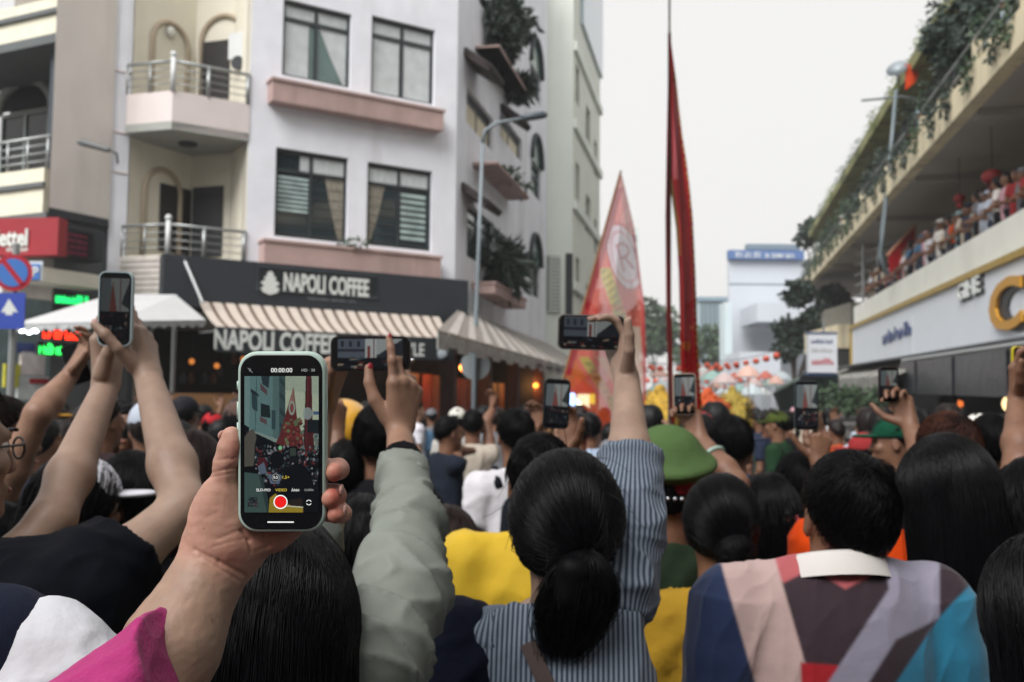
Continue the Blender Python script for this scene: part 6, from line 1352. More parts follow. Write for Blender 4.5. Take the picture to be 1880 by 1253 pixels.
# long haired woman in black
p = Person('woman with very long straight black hair and a black dress behind the polo man', W(1732,873,2.35), yaw=-10, male=False, sk='b', hs=1.04, wide=1.1)
p.arm('L').arm('R'); p.body().trousers().shirt(cloth('black', '#15151a'), h=.012, seed=21, sleeve='short')
p.hair_long(HAIR['black'], drop=.60, n=4600, width=.098, seed=6, thick=.020, back=.03)
mb = MB(); mb.tube([p.neck+p.R*.10-UP*.03-p.F*.07, p.neck+p.R*.19-UP*.09-p.F*.06, p.neck+p.R*.22-UP*.14], .010, 6); tag(mb.build('bag_strap', mat('strap_mint', C('#8fb8b4'), .5), None, True, loc=p.neck), 'pale mint bag strap on the shoulder of the long haired woman in black', 'bag strap')
# woman at the right edge
p = Person('woman with smooth black hair and dark clothes cut off by the right edge', W(1922,1085,1.55), yaw=-4, male=False, sk='b')
p.arm('L').arm('R'); p.body().trousers().shirt(cloth('black2', '#17181f'), h=.014, seed=22); p.hair_long(HAIR['black'], drop=.34, n=1500, width=.095, seed=7)
p = Person('person in a white shirt at the bottom right corner with a black ponytail', W(2050,1215,1.15), yaw=0, male=False); p.arm('L').arm('R'); p.h[2] -= 0; p.body().trousers().shirt(cloth('white_corner', '#cfcfd2'), seed=23, fat=1.1); p.hair_tied(HAIR['black'], (0,-.11,-.03), [(0,-.14,-.1),(0,-.13,-.2)])
# long haired woman in the sage jacket
SAGE = mat('cloth_sage', C('#868c84', .80), .55, spec=.35, var=.06, vscale=8, bump=.35, bscale=14, bdist=.012)
p = Person('woman with long black hair and a raised sage green jacket sleeve', W(512,1085,1.27), yaw=3, male=False, sk='a', wide=1.05)
wr_ = W(733,792,1.72); el_ = W(750,968,1.52); p.arm('R', el_, wr_, dict(d=UP*.98+RT0*.1, n=FW0*.75-RT0*.66, side=1, curl=[(.12,.12,.1),(.55,.9,.5),(.7,1.0,.6),(.8,1.0,.6)], thumb=[(.6,.75,.3),(.3,.92,.3),(.05,.98,.2)], s=.90), sh=W(688,1205,1.33))
p.arm('L', W(520,1300,1.7), W(592,752,1.86), dict(d=UP*.9+RT0*.25, n=-FW0*.2+RT0*.9, side=-1, curl=[(.5,.9,.6)]*4, s=.96)); p.body(ha=.0036, armr=.80).nails('RL', mat('nail_red', C('#8c1f28'), .3)).trousers()
S = SDF(); fr_ = np.array([p.R, p.F, p.U]); sr = p.sh['R']
S.cap(p.sh['L'], sr-p.R*.02, .075, k=.06); S.cap(p.neck-UP*.12, p.hip, .17, .17, .06, fr_, (1,.75,1)); S.chain([sr, (sr+el_)/2+RT0*.012, el_], [.066,.060,.050], .04)
cu = el_ + (wr_-el_)*.60; S.cap(el_, cu, .050, .037, .02, flat=True); S.cap(cu-(wr_-el_)*.12, cu, .0425, .0395, .005, flat=True); sl0_ = p.sh['L']; S.cap(sl0_, W(520,1300,1.6), .075, .065, .04); S.cap(W(520,1300,1.6), W(575,950,1.7), .06, .05, .02, flat=True)
V, Q = S.mesh(.0055); axj = nrm(el_-sr); rel = V - sr; al = rel@axj; side_ = rel@nrm(np.cross(axj, FW0))
N = vnormals(V, Q); wv = wob(np.stack([rel@RT0*1.0 + al*.55, rel[:,1], al*1.5 - side_*.8], 1), 24, 31); wv2 = wob(np.stack([side_, rel[:,1], al*2.2+side_], 1), 40, 32)
V = V + N*(.0105*((1-np.abs(wv)).clip(0,1)**3.5) + .0050*((1-np.abs(wv2)).clip(0,1)**4) - .003)[:,None]; jk = sobj('jacket', (V, Q), SAGE, p.root)
mb = MB(); mb.lathe(W(768,858,1.60), [(.0085,0),(.0085,.003),(.005,.0045)], 14, -FWD); mb.build('button', mat('button_grey', C('#7f857f'), .4), jk)
T = SDF(); T.cap(cu-(wr_-el_)*.02, cu+(wr_-el_)*.13, .034, .032, .01, flat=True); sobj('cuff', T.mesh(.005), cloth('black_cuff', '#141418'), p.root)
p.hair_long(HAIR['black'], drop=.42, n=5200, width=.098, seed=9, back=.035, thick=.022)
for (f_, nm) in ((0,'x'),): 
    pass
rg = MB(); rg.sphere(W(757,662,1.74), .004, 8); tag(rg.build('ring', mat('ring_silver', C('#cfcfd4'), .2, metal=1), None, True, loc=W(757,662,1.74)), 'small silver ring on the hand raised from the sage jacket', 'ring')
phone('black phone held sideways in front of the coffee awning, showing the street', W(680,650,1.745), RGT, UPV, w=.062, h=.140, case='#191214', scr=mini_street(64, 30, 2, True, .8).a, land=True)
# man at the left with both arms up
p = Person('man in a black T-shirt and glasses holding a phone with both hands', W(-104,772,1.62), yaw=42, sk='c', hs=1.02)
wR = W(272,694,1.87); p.arm('R', W(338,932,1.66), wR, dict(d=W(252,560,1.93)-wR, n=-RT0*.9+FW0*.25, side=1, curl=[(.05,.15,.15),(.25,.6,.4),(.35,.8,.5),(.4,.9,.5)], spread=(.02,0,-.03,-.06), thumb=[(.8,.6,.1),(.6,.7,.3),(.3,.85,.5)], s=1.0), sh=W(140,1105,1.52))
wL = W(194,712,1.97); p.arm('L', W(96,955,1.70), wL, dict(d=W(200,560,2.0)-wL, n=RT0*.85-FW0*.35, side=-1, curl=[(.2,.6,.5)]*4, spread=(0,0,0,0), thumb=[(.2,.9,.5),(.1,.9,.5),(0,.9,.5)], s=1.0), sh=W(-40,1115,1.6))
p.body(ha=.0036, armr=.95).nails('RL').eyes().trousers()
S = SDF(); sR = p.sh['R']; sL = p.sh['L']; eR = p.arms['R'][0]
S.cap(sL, sR, .085, k=.06); S.cap((sL+sR)/2-UP*.12, (sL+sR)/2-UP*.6, .19, .18, .08, np.array([RT0,FW0,UP]), (1,.7,1)); e = sR + (eR-sR)*.50; S.cap(sR, e, .085, .080, .03, flat=True); e2 = sL + (p.arms['L'][0]-sL)*.4; S.cap(sL, e2, .08, .07, .03, flat=True)
V, Q = S.mesh(.007); V = folds(V, Q, .006, 24, 41, UP*.6+RT0*.5); sobj('shirt', (V, Q), cloth('black_tee', '#0f1119'), p.root)
p.hair_short(HAIR['black'], n=900, seed=12)
gl = MB(); k = p.hs
for g in (-1, 1):
    ctr = p.at(g*.033, .107, .004); gl.tube([ctr + p.R*.024*math.cos(a) + p.hU*.018*math.sin(a) for a in np.linspace(0, 2*math.pi, 17)], .0022, 5); gl.tube([p.at(g*.058,.105,.010), p.at(g*.083,.06,.008), p.at(g*.085,-.005,.004)], .0024, 5)
gl.tube([p.at(-.010,.110,.006), p.at(.010,.110,.006)], .002, 5); gob = gl.build('glasses', mat('glasses_black', C('#1b1c20'), .3), None, True, loc=p.h); tag(gob, 'black framed glasses on the man at the left edge', 'glasses')
phone('black phone in a pale case held upright with two hands at the upper left', W(211,567,1.83), RGT*.995-UPV*.03, UPV, w=.0625, h=.1375, case='#9fb0b4', scr=mini_street(34, 64, 3, False, .3).a)
# white shirt in the lower left corner
p = Person('person in a white T-shirt and dark vest in the lower left corner', W(-215,1010,1.05), yaw=10, sk='b', male=True)
p.arm('L').arm('R', sh=W(70,1225,1.0)); p.body().trousers()
S = SDF(); sR = W(95,1235,1.0); S.cap(p.sh['L'], sR, .075, .068, .05); S.cap(sR, sR+RT0*.045-UP*.16, .070, .070, .03, flat=True); S.cap(p.neck-UP*.12, p.hip, .17, .17, .06, fr_, (1,.72,1)); V, Q = S.mesh(.0065); V = folds(V, Q, .004, 28, 51, UP+RT0*.4); sobj('shirt', (V, Q), cloth('white_tee', '#d3d4da'), p.root)
S = SDF(); S.cap(p.sh['L'], W(-12,1205,1.0), .082, .072, .05); S.cap(p.neck-UP*.12-RT0*.02, p.hip, .18, .18, .06, fr_, (.93,.78,1)); sobj('vest', S.mesh(.009), cloth('vest_navy', '#23283a'), p.root)
p.hair_short(HAIR['black'], n=0)
# ------------------------------------------------------------------ people a few steps further on
CAPG = cloth('cap_green', '#63804e', .8); YELS = mat('cloth_yellow', C('#c9a628', .95), .75, spec=.25, var=.06, vscale=6, bump=.3, bscale=20, bdist=.01, sheen=.1)
def mid(label, x, y, d, shirt, hair='short', hm='black', yaw=0, sk='b', male=True, sleeve='short', arms=None, n=700, trs=None, seed=1, face=True, **kw):
    p = Person(label, W(x, y, d), yaw=yaw, sk=sk, male=male, **kw); arms = arms or {}
    for sd in 'LR':
        if sd in arms:
            (ex, ey, ed), (wx, wy, wd2), hd = arms[sd]; w_ = W(wx, wy, wd2); p.arm(sd, W(ex, ey, ed), w_, hd)
        else: p.arm(sd)
    p.body(hh=.009, ha=.006, hb=.02, face=face).trousers(trs or DARKP, .025).shirt(cloth(*shirt) if isinstance(shirt, tuple) else shirt, sleeve=sleeve, h=.014, seed=seed, fold=.006)
    if hair == 'short': p.hair_short(HAIR[hm], n=n, seed=seed, h=.009)
    elif hair == 'long': p.hair_long(HAIR[hm], drop=.38, n=n, seed=seed, h=.011, width=.09)
    elif hair == 'bun': p.hair_tied(HAIR[hm], (.012,-.118,-.045), [], n=n, seed=seed, bun=(.048,.042,.046), h=.009)
    elif hair == 'bob': p.hair_long(HAIR[hm], drop=.17, n=n, seed=seed, h=.010, width=.092, back=.0)
    elif hair == 'tail': p.hair_tied(HAIR[hm], (0,-.11,0), [(0,-.14,-.08),(0,-.13,-.2)], n=n, seed=seed, h=.009)
    return p
GRIP = [(.4,.7,.5)]*4; TIGHT = [(.8,1.2,.7)]*4
def up_hand(side, n=None, d=None, curl=None, thumb=None): return dict(d=UP if d is None else d, n=(-FW0*.6 - RT0*.7*(1 if side == 'R' else -1)) if n is None else n, side=1 if side == 'R' else -1, curl=curl or GRIP, thumb=thumb)
mid('woman with a low bun and a mustard blouse, right of the striped shirt', 1322, 935, 2.6, ('mustard','#a8842a'), 'bun', male=False, seed=61, n=1600, hs=1.02)
p = mid('person in a bright yellow T-shirt behind the striped shirt woman', 992, 858, 2.6, YELS, 'short', seed=62, n=1400, yaw=-6, wide=1.15, nk=.125, sk='b', arms={'R': ((1085,960,2.7),(1045,838,2.8),up_hand('R'))})
p.collar(mat('collar_pale', C('#c8bda0'), .8), r=.068, hgt=.012)
phone('dark phone held upright just left of the raised bare arm, below the pink flag', W(1022,742,2.6), RGT*.995-UPV*.06, UPV, case='#1c2022', scr=mini_street(30, 60, 4, False, .7).a, w=.068, h=.13)
# green peaked cap officer
p = mid('officer in a green peaked cap and dark green uniform beside the striped sleeve', 1225,880,3.0, ('uniform_green','#2c3a2a'), 'short', seed=63, n=300, yaw=8)
S = SDF(); fr8 = p.HF; S.ell(p.at(0,-.005,.10), (.150,.155,.042), .02, np.array([p.R, nrm(p.hF+p.hU*.25), nrm(p.hU-p.hF*.25)])); S.cap(p.at(0,-.008,.055), p.at(0,-.006,.10), .102, .115, .03); cp = sobj('cap', S.mesh(.008), CAPG, p.root)
T = SDF(); T.cap(p.at(0,-.01,.012), p.at(0,-.01,.066), .108, .111, .006, flat=True); sobj('cap_band', T.mesh(.007), cloth('band_red', '#8c2028'), cp)
mb = MB()
for x in (-.04,-.02,.0,.02,.04): mb.sphere(p.at(x,-.121,.002), .007, 6)
mb.build('cap_cord', mat('cord_silver', C('#c9cdd2'), .25, metal=.8), cp, True)
p = mid('man with short dark hair and a black T-shirt behind the sage sleeve', 694, 787, 3.6, ('black_tee2','#1b1b20'), 'short', seed=64, n=1600, sk='b', hm='black')
mid('brown haired woman in a red black patterned blouse right of the sage sleeve', 818, 985, 2.9, stripe_mat('red_black_knit', C('#6a2226'), C('#1b1315'), 60, .5), 'long', 'brown', male=False, seed=65, n=1300)
mid('dark haired woman in a navy top between the mint phone and the sage sleeve', 662, 977, 2.4, ('navy_top','#232a3c'), 'long', male=False, seed=66, n=1100)
p = Person('person in a navy jacket low between sage jacket and striped shirt', W(770,1215,1.75), yaw=0, sk='b', wide=1.15); p.arm('L').arm('R'); p.body(hh=.01, ha=.008).trousers()
S = SDF(); S.cap(W(760,1190,1.75), W(845,1185,1.75), .075, k=.05); S.cap(W(800,1290,1.75), W(800,1600,1.75), .17, .17, .06); V, Q = S.mesh(.01); V = folds(V, Q, .006, 22, 68); sobj('jacket', (V, Q), cloth('navy_jacket', '#171b2b'), p.root); p.hair_short(HAIR['black'])
# yellow shirt woman with flower clip and raised arm
p = mid('woman with a flower hair clip and a yellow shirt', 1408, 921, 3.2, ('yellow_ochre','#9a7d22'), 'bob', male=False, seed=69, n=900, arms={'L': ((1352,890,3.1),(1284,806,3.25),up_hand('L', n=-FW0*.6-RT0*.5, d=W(1262,752,3.3)-W(1284,806,3.25), curl=TIGHT))})
for dx, dy, c_ in ((-.01,.03,'#e3dddd'),(.008,.022,'#e3dddd'),(.024,.012,'#e3dddd'),(.03,-.012,'#b54a4c'),(.045,-.022,'#b54a4c'),(.04,-.036,'#b54a4c'),(.055,-.01,'#b54a4c')):
    mb = MB()
    for a in range(5): mb.sphere(p.at(dx+.009*math.cos(a*1.257), -.125, .015+dy+.009*math.sin(a*1.257)), .0075, 6, (1,.6,1))
    mb.sphere(p.at(dx,-.132,.015+dy), .005, 6); mb.build('flower', mat('flower_'+c_[1:], C(c_), .6), p.root, True)
mb = MB(); w0 = W(1309,838,3.19); ax_ = nrm(W(1352,890,3.1)-W(1284,806,3.25)); b1 = nrm(np.cross(ax_, FWD)); b2 = np.cross(ax_, b1)
mb.tube([w0 + (b1*math.cos(a)+b2*math.sin(a))*.036 for a in np.linspace(0, 2*math.pi, 21)], .008, 6); tag(mb.build('bracelet', mat('jade', C('#8fa79c'), .25), None, True, loc=w0), 'pale jade bangle on the arm raised beside the green cap', 'bracelet')
phone('phone showing the red banner, raised above the jade bangle', W(1257,724,3.26), RGT*.998+UPV*.02, UPV, case='#b5a796', scr=mini_street(30, 60, 5, False, .9).a, w=.075, h=.136)
mid('man with thick black hair facing the parade right of the red banner', 1342, 801, 4.4, ('dark_red_tee','#4a1f24'), 'short', seed=70, n=1400, hs=1.03)
p = mid('black haired person whose raised hand forms a V under a phone', 1468, 874, 3.6, ('pale_grey','#9b9b9f'), 'short', seed=71, n=900, arms={'R': ((1530,925,3.4),(1502,850,3.45),dict(d=UP+RT0*.12, n=FW0, side=1, curl=[(.05,.1,.1),(.25,.5,.4),(.6,.9,.6),(.7,1.,.6)], spread=(-.25,-.1,0,0), thumb=[(.95,.55,.1),(.75,.75,0),(.6,.8,0)]))})
phone('phone with a bright street picture held up over the polo man', W(1481,745,3.44), RGT, UPV, case='#2e3a3a', scr=mini_street(30, 60, 6, False, .9).a, w=.082, h=.170)
p = mid('person in an orange shirt behind the polo man', 1606, 888, 2.6, ('orange','#c8420f'), 'short', seed=72, n=500, hs=.82, nk=.09, wide=1.1, yaw=58)
p = mid('person with reddish brown hair raising a phone in front of the dark awning', 1738, 813, 3.1, ('dark_plum','#2a1f26'), 'short', 'red', seed=73, n=1500, male=False, hs=1.05, arms={'L': ((1702,850,3.1),(1670,782,3.2),up_hand('L', n=-FW0*.5-RT0*.6, d=W(1646,715,3.25)-W(1670,782,3.2), curl=TIGHT))})
phone('dark phone with a red picture raised in front of the grey awnings on the right', W(1632,706,3.22), RGT*.998, UPV, case='#201c1c', scr=mini_street(30, 60, 7, False, .6).a, w=.064, h=.115)
mid('man with short black hair and a navy shirt at the far right', 1818, 801, 4.0, ('navy_shirt','#1e2640'), 'short', seed=74, n=1300, wide=1.1)
p = mid('person in a dark shirt and green cap facing left behind the reddish hair', 1640, 796, 4.8, ('grey_green','#3a4440'), 'short', seed=75, n=260, yaw=-75); p.cap(cloth('cap_teal', '#1a5a42', .8))
p = mid('person at the right edge in a light blue shirt raising one arm', 1898,905,2.5, ('light_blue','#8a98b8'), 'bob', male=False, seed=76, n=700, arms={'L': ((1872,850,2.6),(1868,735,2.75),up_hand('L'))})
phone('phone in a yellow case at the right edge, held by a raised hand', W(1884,682,2.78), RGT, UPV, case='#c8b820', scr=None, w=.075, h=.14)
p = mid('black haired person in a white shirt with a black backpack', 946, 785, 4.7, ('white_shirt','#cfcdd2'), 'short', seed=77, n=1500, arms={'R': ((1000,850,4.8),(988,795,4.85),up_hand('R'))}, yaw=-12)
bp = thing('backpack', p.neck-p.F*.16-UP*.25, 'black backpack on the white shirt in front of the beige dress', 'backpack'); S = SDF(); S.cap(p.neck-p.F*.16-UP*.17, p.neck-p.F*.16-UP*.34, .10, .11, .03); sobj('bag', S.mesh(.014), cloth('bag_black', '#1c2028'), bp)
for g in (-1,1): mb = MB(); mb.tube([p.neck+p.R*g*.095-UP*.06+p.F*.09, p.neck+p.R*g*.10+UP*.02, p.neck+p.R*g*.10-UP*.05-p.F*.10], .02, 6); mb.build('strap', cloth('bag_black', '#1c2028'), bp, True)
# left side group
p = mid('person with brown hair seen in profile at the left edge, one arm raised', 4, 780, 3.1, ('grey_top','#4a4a4e'), 'short', 'brown', seed=78, yaw=62, sk='a', n=900, male=False, arms={'R': ((70,760,2.95),(128,690,3.1),up_hand('R', d=RT0*.6+UP))})
p.eyes()
phone('small dark phone raised by the brown haired person at the left edge', W(140,668,3.15), RGT*.9+UPV*.3, UPV, case='#15161a', w=.07, h=.13)
p = mid('person in a navy cap with a white front, facing right', 150, 899, 2.6, ('teal_top','#3f7f8a'), 'long', seed=79, yaw=55, sk='b', n=500, male=False); p.cap(cloth('cap_navy', '#23263a'), cloth('cap_white', '#d2d2da'), cloth('cap_white', '#d2d2da')); p.eyes()
mid('person with round black hair between the two raised forearms', 246, 888, 2.8, ('black_top','#17171b'), 'bob', seed=80, n=1000, male=False)
mid('dark brown haired woman behind the thumb of the near hand', 352, 845, 3.0, ('brown_black','#241d20'), 'long', 'brown', seed=81, n=900, male=False)
p = mid('videographer in a black shirt aiming a camera, seen between the raised arms', 232, 771, 5.5, ('black_shirt3','#1b1c22'), 'short', seed=82, yaw=170, n=260, arms={'R': ((200,835,5.3),(212,808,5.2),up_hand('R')), 'L': ((262,835,5.3),(246,808,5.2),up_hand('L'))}); p.eyes()
cmr = thing('camera', W(226,793,5.15), 'black video camera held by the videographer on the left', 'camera'); mb = MB(); c_ = W(226,793,5.15); mb.box(c_-np.array([.06,.04,.035]), c_+np.array([.06,.04,.035])); mb.build('camera_body', DGREY, cmr); mb = MB(); mb.lathe(c_+np.array([-.02,-.04,0]), [(.03,0),(.034,.05),(.032,.09)], 12, (-.3,-1,0)); mb.build('lens', mat('lens_black', C('#101216'), .2), cmr)
mid('person with brown hair in front of the green led sign', 192, 760, 5.0, ('maroon_grey','#3a2d30'), 'short', 'brown', seed=83, n=300, yaw=30)
p = mid('person in a white and pink shirt and a red cap', 392, 775, 9.0, ('white_pink','#d0c4d0'), 'short', seed=84, n=260, yaw=20); p.cap(cloth('cap_red', '#c03038'))
mid('person in grey standing in front of the wooden counter', 350,765,9.0, ('grey_shirt','#6f7276'), 'short', seed=85, n=0)
# yellow helmet rider and its neighbour hand
p = mid('person wearing a round yellow helmet behind the mint phone', 632, 780, 4.8, ('yellow_dark','#5a4018'), 'short', seed=86, n=0); S = SDF(); S.ell(p.at(0,-.005,.03), (.135,.150,.145), .01, p.HF); S.half(p.at(0,.0,-.07), -p.hU, .01); hm = sobj('helmet', S.mesh(.009), mat('helmet_yellow', C('#d09a2e'), .2, spec=.6, coat=.5), p.root)
mid('person holding up a bare forearm between the mint phone and the yellow helmet', 640, 850, 3.6, ('black_tee4','#19191d'), 'short', seed=87, n=200, arms={'R': ((618,860,3.6),(619,790,3.65),up_hand('R', n=FW0*.6-RT0*.6, curl=TIGHT))})
# people in the middle distance
p = mid('woman in a beige belted dress with both hands raised', 868,772,8.0, ('beige','#b9afa2'), 'short', seed=88, n=260, male=False, trs=cloth('beige', '#b9afa2'), arms={'R': ((893,775,8.1),(905,750,8.2),up_hand('R')), 'L': ((838,812,7.9),(826,835,7.8),None)})
S = SDF(); S.cap(p.hip+UP*.12, p.hip-UP*.55, .15, .27, .05); sobj('skirt', S.mesh(.025), cloth('beige_skirt', '#c2bbb0'), p.root); mb = MB(); mb.tube([p.hip+UP*.14+np.array([.148*math.cos(a),.115*math.sin(a),0]) for a in np.linspace(0,2*math.pi,17)], .03, 6); mb.build('belt', DGREY, p.root, True)
mid('man in a dark T-shirt reaching towards the beige dress', 825,785,7.4, ('dark_blue','#262d3a'), 'short', seed=89, n=260, yaw=60, arms={'R': ((838,830,7.5),(868,828,7.7),None)})
p = mid('person in a white top and pale cap near the lamp post', 840,765,9.5, ('offwhite','#b9b6b0'), 'short', seed=90, n=0); p.cap(cloth('cap_pale', '#cfcdc4'))
mid('person in a white T-shirt walking right at the shop front', 766,748,12.5, ('white2','#d4d3da'), 'short', 'brown', seed=91, n=260, yaw=70, sk='a')
mid('person in an orange red parade shirt near the pink flag', 1060,782,6.5, ('orange_red','#c33a1c'), 'short', seed=92, n=0)
mid('person in a pale blue shirt right of the orange red shirt', 1083,778,7.5, ('pale_blue','#9fb0c8'), 'short', seed=93, n=0)
p = mid('officer in full green uniform standing in the street', 1425,772,9.0, ('uniform2','#2a4630'), 'short', seed=94, n=260, yaw=-60, trs=cloth('uniform2', '#2a4630')); p.cap(cloth('cap_olive', '#5c6a34', .8))
# ------------------------------------------------------------------ flags, lanterns, parade
def flagmat(name, tr=.25):
    m = bpy.data.materials.new(name); m.use_nodes = True; n = m.node_tree; n.nodes.clear(); L = n.links.new; o = n.nodes.new('ShaderNodeOutputMaterial')
    a = n.nodes.new('ShaderNodeAttribute'); a.attribute_name = 'print'; d = n.nodes.new('ShaderNodeBsdfDiffuse'); t = n.nodes.new('ShaderNodeBsdfTranslucent'); x = n.nodes.new('ShaderNodeBsdfTransparent')
    m1 = n.nodes.new('ShaderNodeMixShader'); m1.inputs[0].default_value = .5; m2 = n.nodes.new('ShaderNodeMixShader'); m2.inputs[0].default_value = tr
    L(a.outputs['Color'], d.inputs[0]); L(a.outputs['Color'], t.inputs[0]); L(d.outputs[0], m1.inputs[1]); L(t.outputs[0], m1.inputs[2]); L(m1.outputs[0], m2.inputs[1]); L(x.outputs[0], m2.inputs[2]); L(m2.outputs[0], o.inputs[0]); return m
def sheet(name, ys, xl, xr, d, nx, ny, wave, m, par, paint, al=None):
    y = np.linspace(ys[0], ys[-1], ny+1); L_ = np.interp(y, [q[0] for q in xl], [q[1] for q in xl]); R_ = np.interp(y, [q[0] for q in xr], [q[1] for q in xr])
    u = np.linspace(0, 1, nx+1); X = (L_[:,None] + (R_-L_)[:,None]*u[None,:]).ravel(); Y = np.repeat(y, nx+1); D = d + wave(np.tile(u, ny+1), np.repeat(np.linspace(0,1,ny+1), nx+1))
    V = CAM + (FWD + np.multiply.outer((X-CX)/FPX, RGT) - np.multiply.outer((Y-CY)/FPX, UPV))*D[:,None]
    i = np.arange(ny)[:,None]*(nx+1) + np.arange(nx)[None,:]; Q = np.stack([i, i+1, i+nx+2, i+nx+1], -1).reshape(-1,4)
    return mesh_obj(name, V, Q, m, par, True, attrs={'print': ('FLOAT_COLOR', paint(X, Y))})
def paint_pink(X, Y):
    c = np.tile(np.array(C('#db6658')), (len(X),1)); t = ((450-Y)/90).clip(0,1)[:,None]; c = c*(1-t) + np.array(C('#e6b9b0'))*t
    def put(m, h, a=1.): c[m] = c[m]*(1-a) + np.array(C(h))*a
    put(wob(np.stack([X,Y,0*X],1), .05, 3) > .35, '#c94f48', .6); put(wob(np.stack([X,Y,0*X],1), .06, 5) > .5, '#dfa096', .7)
    dx = X-1146; dy = Y-472; u_ = dx*math.cos(.28)+dy*math.sin(-.28); v_ = dy*math.cos(.28)+dx*math.sin(.28)*-1*-1
    e = (u_/27)**2 + (v_/60)**2; put(e < 1.25, '#b9545c', .7); put(e < 1, '#dcd2dc'); put((e > .55) & (e < .72), '#c98a98', .7); put((np.abs(u_+7) < 2.6) & (np.abs(v_) < 26), '#b05a6c', .85); put(((u_/13)**2+((v_+12)/16)**2 < 1) & ((u_/8.5)**2+((v_+12)/10)**2 > 1) & (u_ > -7), '#b05a6c', .85); put((np.abs(u_-v_*.42) < 2.6) & (v_ > 2) & (v_ < 26), '#b05a6c', .85)
    s = (Y-500)/150; cx = 1112 + 50*s; put((np.abs(X-cx) < 11) & (Y > 492) & (Y < 640), '#c5b65c'); put((np.abs(X-cx) < 9) & (Y > 495) & (Y < 638) & (np.sin(Y*.42+X*.3) > .35), '#8e7f3e', .8)
    put((np.abs(X-(1162+.04*(Y-560))) < 12) & (Y > 600) & (Y < 760), '#d6c7b4', .9)
    b = (X-1040) - (Y-660)*.62; put((Y > 655) & (b > -8) & (b < 16), '#d96a2a'); put((Y > 655) & (b > 24) & (b < 44), '#c2a94c'); put((Y > 660) & (b > 28) & (b < 40) & (np.sin(Y*.5) > .2), '#8f8a3e'); put((Y > 655) & (b > 58) & (b < 74), '#c9b88a'); put((Y > 690) & (b > 82) & (b < 98), '#b92d35')
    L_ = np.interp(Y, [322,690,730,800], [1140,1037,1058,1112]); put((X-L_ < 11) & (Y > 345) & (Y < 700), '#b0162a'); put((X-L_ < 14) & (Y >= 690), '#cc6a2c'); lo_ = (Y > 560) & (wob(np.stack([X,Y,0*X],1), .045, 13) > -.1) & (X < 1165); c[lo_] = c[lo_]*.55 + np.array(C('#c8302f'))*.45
    R_ = np.interp(Y, [322,420,560,690,800], [1142,1165,1183,1187,1182]); put((R_-X < 5) & (Y > 420), '#c03a44'); return c
pf = thing('flag', gr(1010,700,10), 'big translucent pink and red pennant flag with a white oval emblem', 'flag')
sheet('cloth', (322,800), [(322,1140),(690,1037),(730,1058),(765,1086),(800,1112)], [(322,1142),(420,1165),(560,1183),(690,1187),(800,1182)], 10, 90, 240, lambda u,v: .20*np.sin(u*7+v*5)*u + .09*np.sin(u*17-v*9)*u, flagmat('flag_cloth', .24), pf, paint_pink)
mb = MB(); a = W(1140,314,10.1); b = W(1036,692,10.1); e_ = gr(1000,800,9.99); mb.tube([a, b, b+(b-a)*.35], [.012,.018,.02], 8); mb.build('pole', mat('bamboo', C('#7a5a3a'), .5), pf)
def paint_red(X, Y):
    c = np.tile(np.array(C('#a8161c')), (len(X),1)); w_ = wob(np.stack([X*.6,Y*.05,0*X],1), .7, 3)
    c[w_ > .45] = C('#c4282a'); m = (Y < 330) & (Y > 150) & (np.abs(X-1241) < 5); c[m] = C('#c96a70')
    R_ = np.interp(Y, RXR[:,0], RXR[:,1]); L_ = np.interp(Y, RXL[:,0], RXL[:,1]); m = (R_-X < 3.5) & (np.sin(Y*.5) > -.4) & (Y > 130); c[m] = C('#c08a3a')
    m = (Y > 330) & (Y < 470) & (X-L_ < 6); c[m] = C('#a8823c'); m = (Y > 600) & (wob(np.stack([X,Y,0*X],1), .25, 6) > .7); c[m] = C('#b5652a'); return c
RXL = np.array([(62,1229),(200,1228),(335,1229),(362,1233),(420,1241),(500,1246),(627,1249),(700,1251),(780,1262)]); RXR = np.array([(62,1230.5),(100,1235),(150,1242),(200,1247),(250,1253),(300,1261),(350,1267),(400,1272),(500,1277),(627,1281),(700,1285),(780,1294)])
rbn = thing('banner', gr(1228,700,9), 'tall narrow red silk banner on a long pole', 'banner'); RB = flagmat('banner_silk', .02)
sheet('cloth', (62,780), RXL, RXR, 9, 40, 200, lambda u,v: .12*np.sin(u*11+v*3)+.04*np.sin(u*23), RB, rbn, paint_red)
def paint_dark(X, Y): c = np.tile(np.array(C('#7d1018')), (len(X),1)); c[wob(np.stack([X*.5,Y*.06,0*X],1), .6, 4) > .3] = C('#98161e'); return c
sheet('cloth_edge', (62,780), [(62,1228),(250,1224),(400,1221.5),(560,1223),(700,1226),(780,1229)], [(62,1230.5),(250,1229),(400,1229),(560,1232),(700,1236),(780,1240)], 9.02, 10, 160, lambda u,v: .05*np.sin(u*8+v*6), RB, rbn, paint_dark)
mb = MB(); mb.tube([W(1229,-25,9.05), W(1229,60,9.05)], .011, 6); mb.tube([W(1229,60,9.05), W(1229,790,9.05)], .016, 6); mb.build('pole', mat('pole_dark', C('#5b5550'), .5), rbn)
REDL = mat('lantern_red', C('#d65a40', .95), .6, emit=0); LR = random.Random(2)
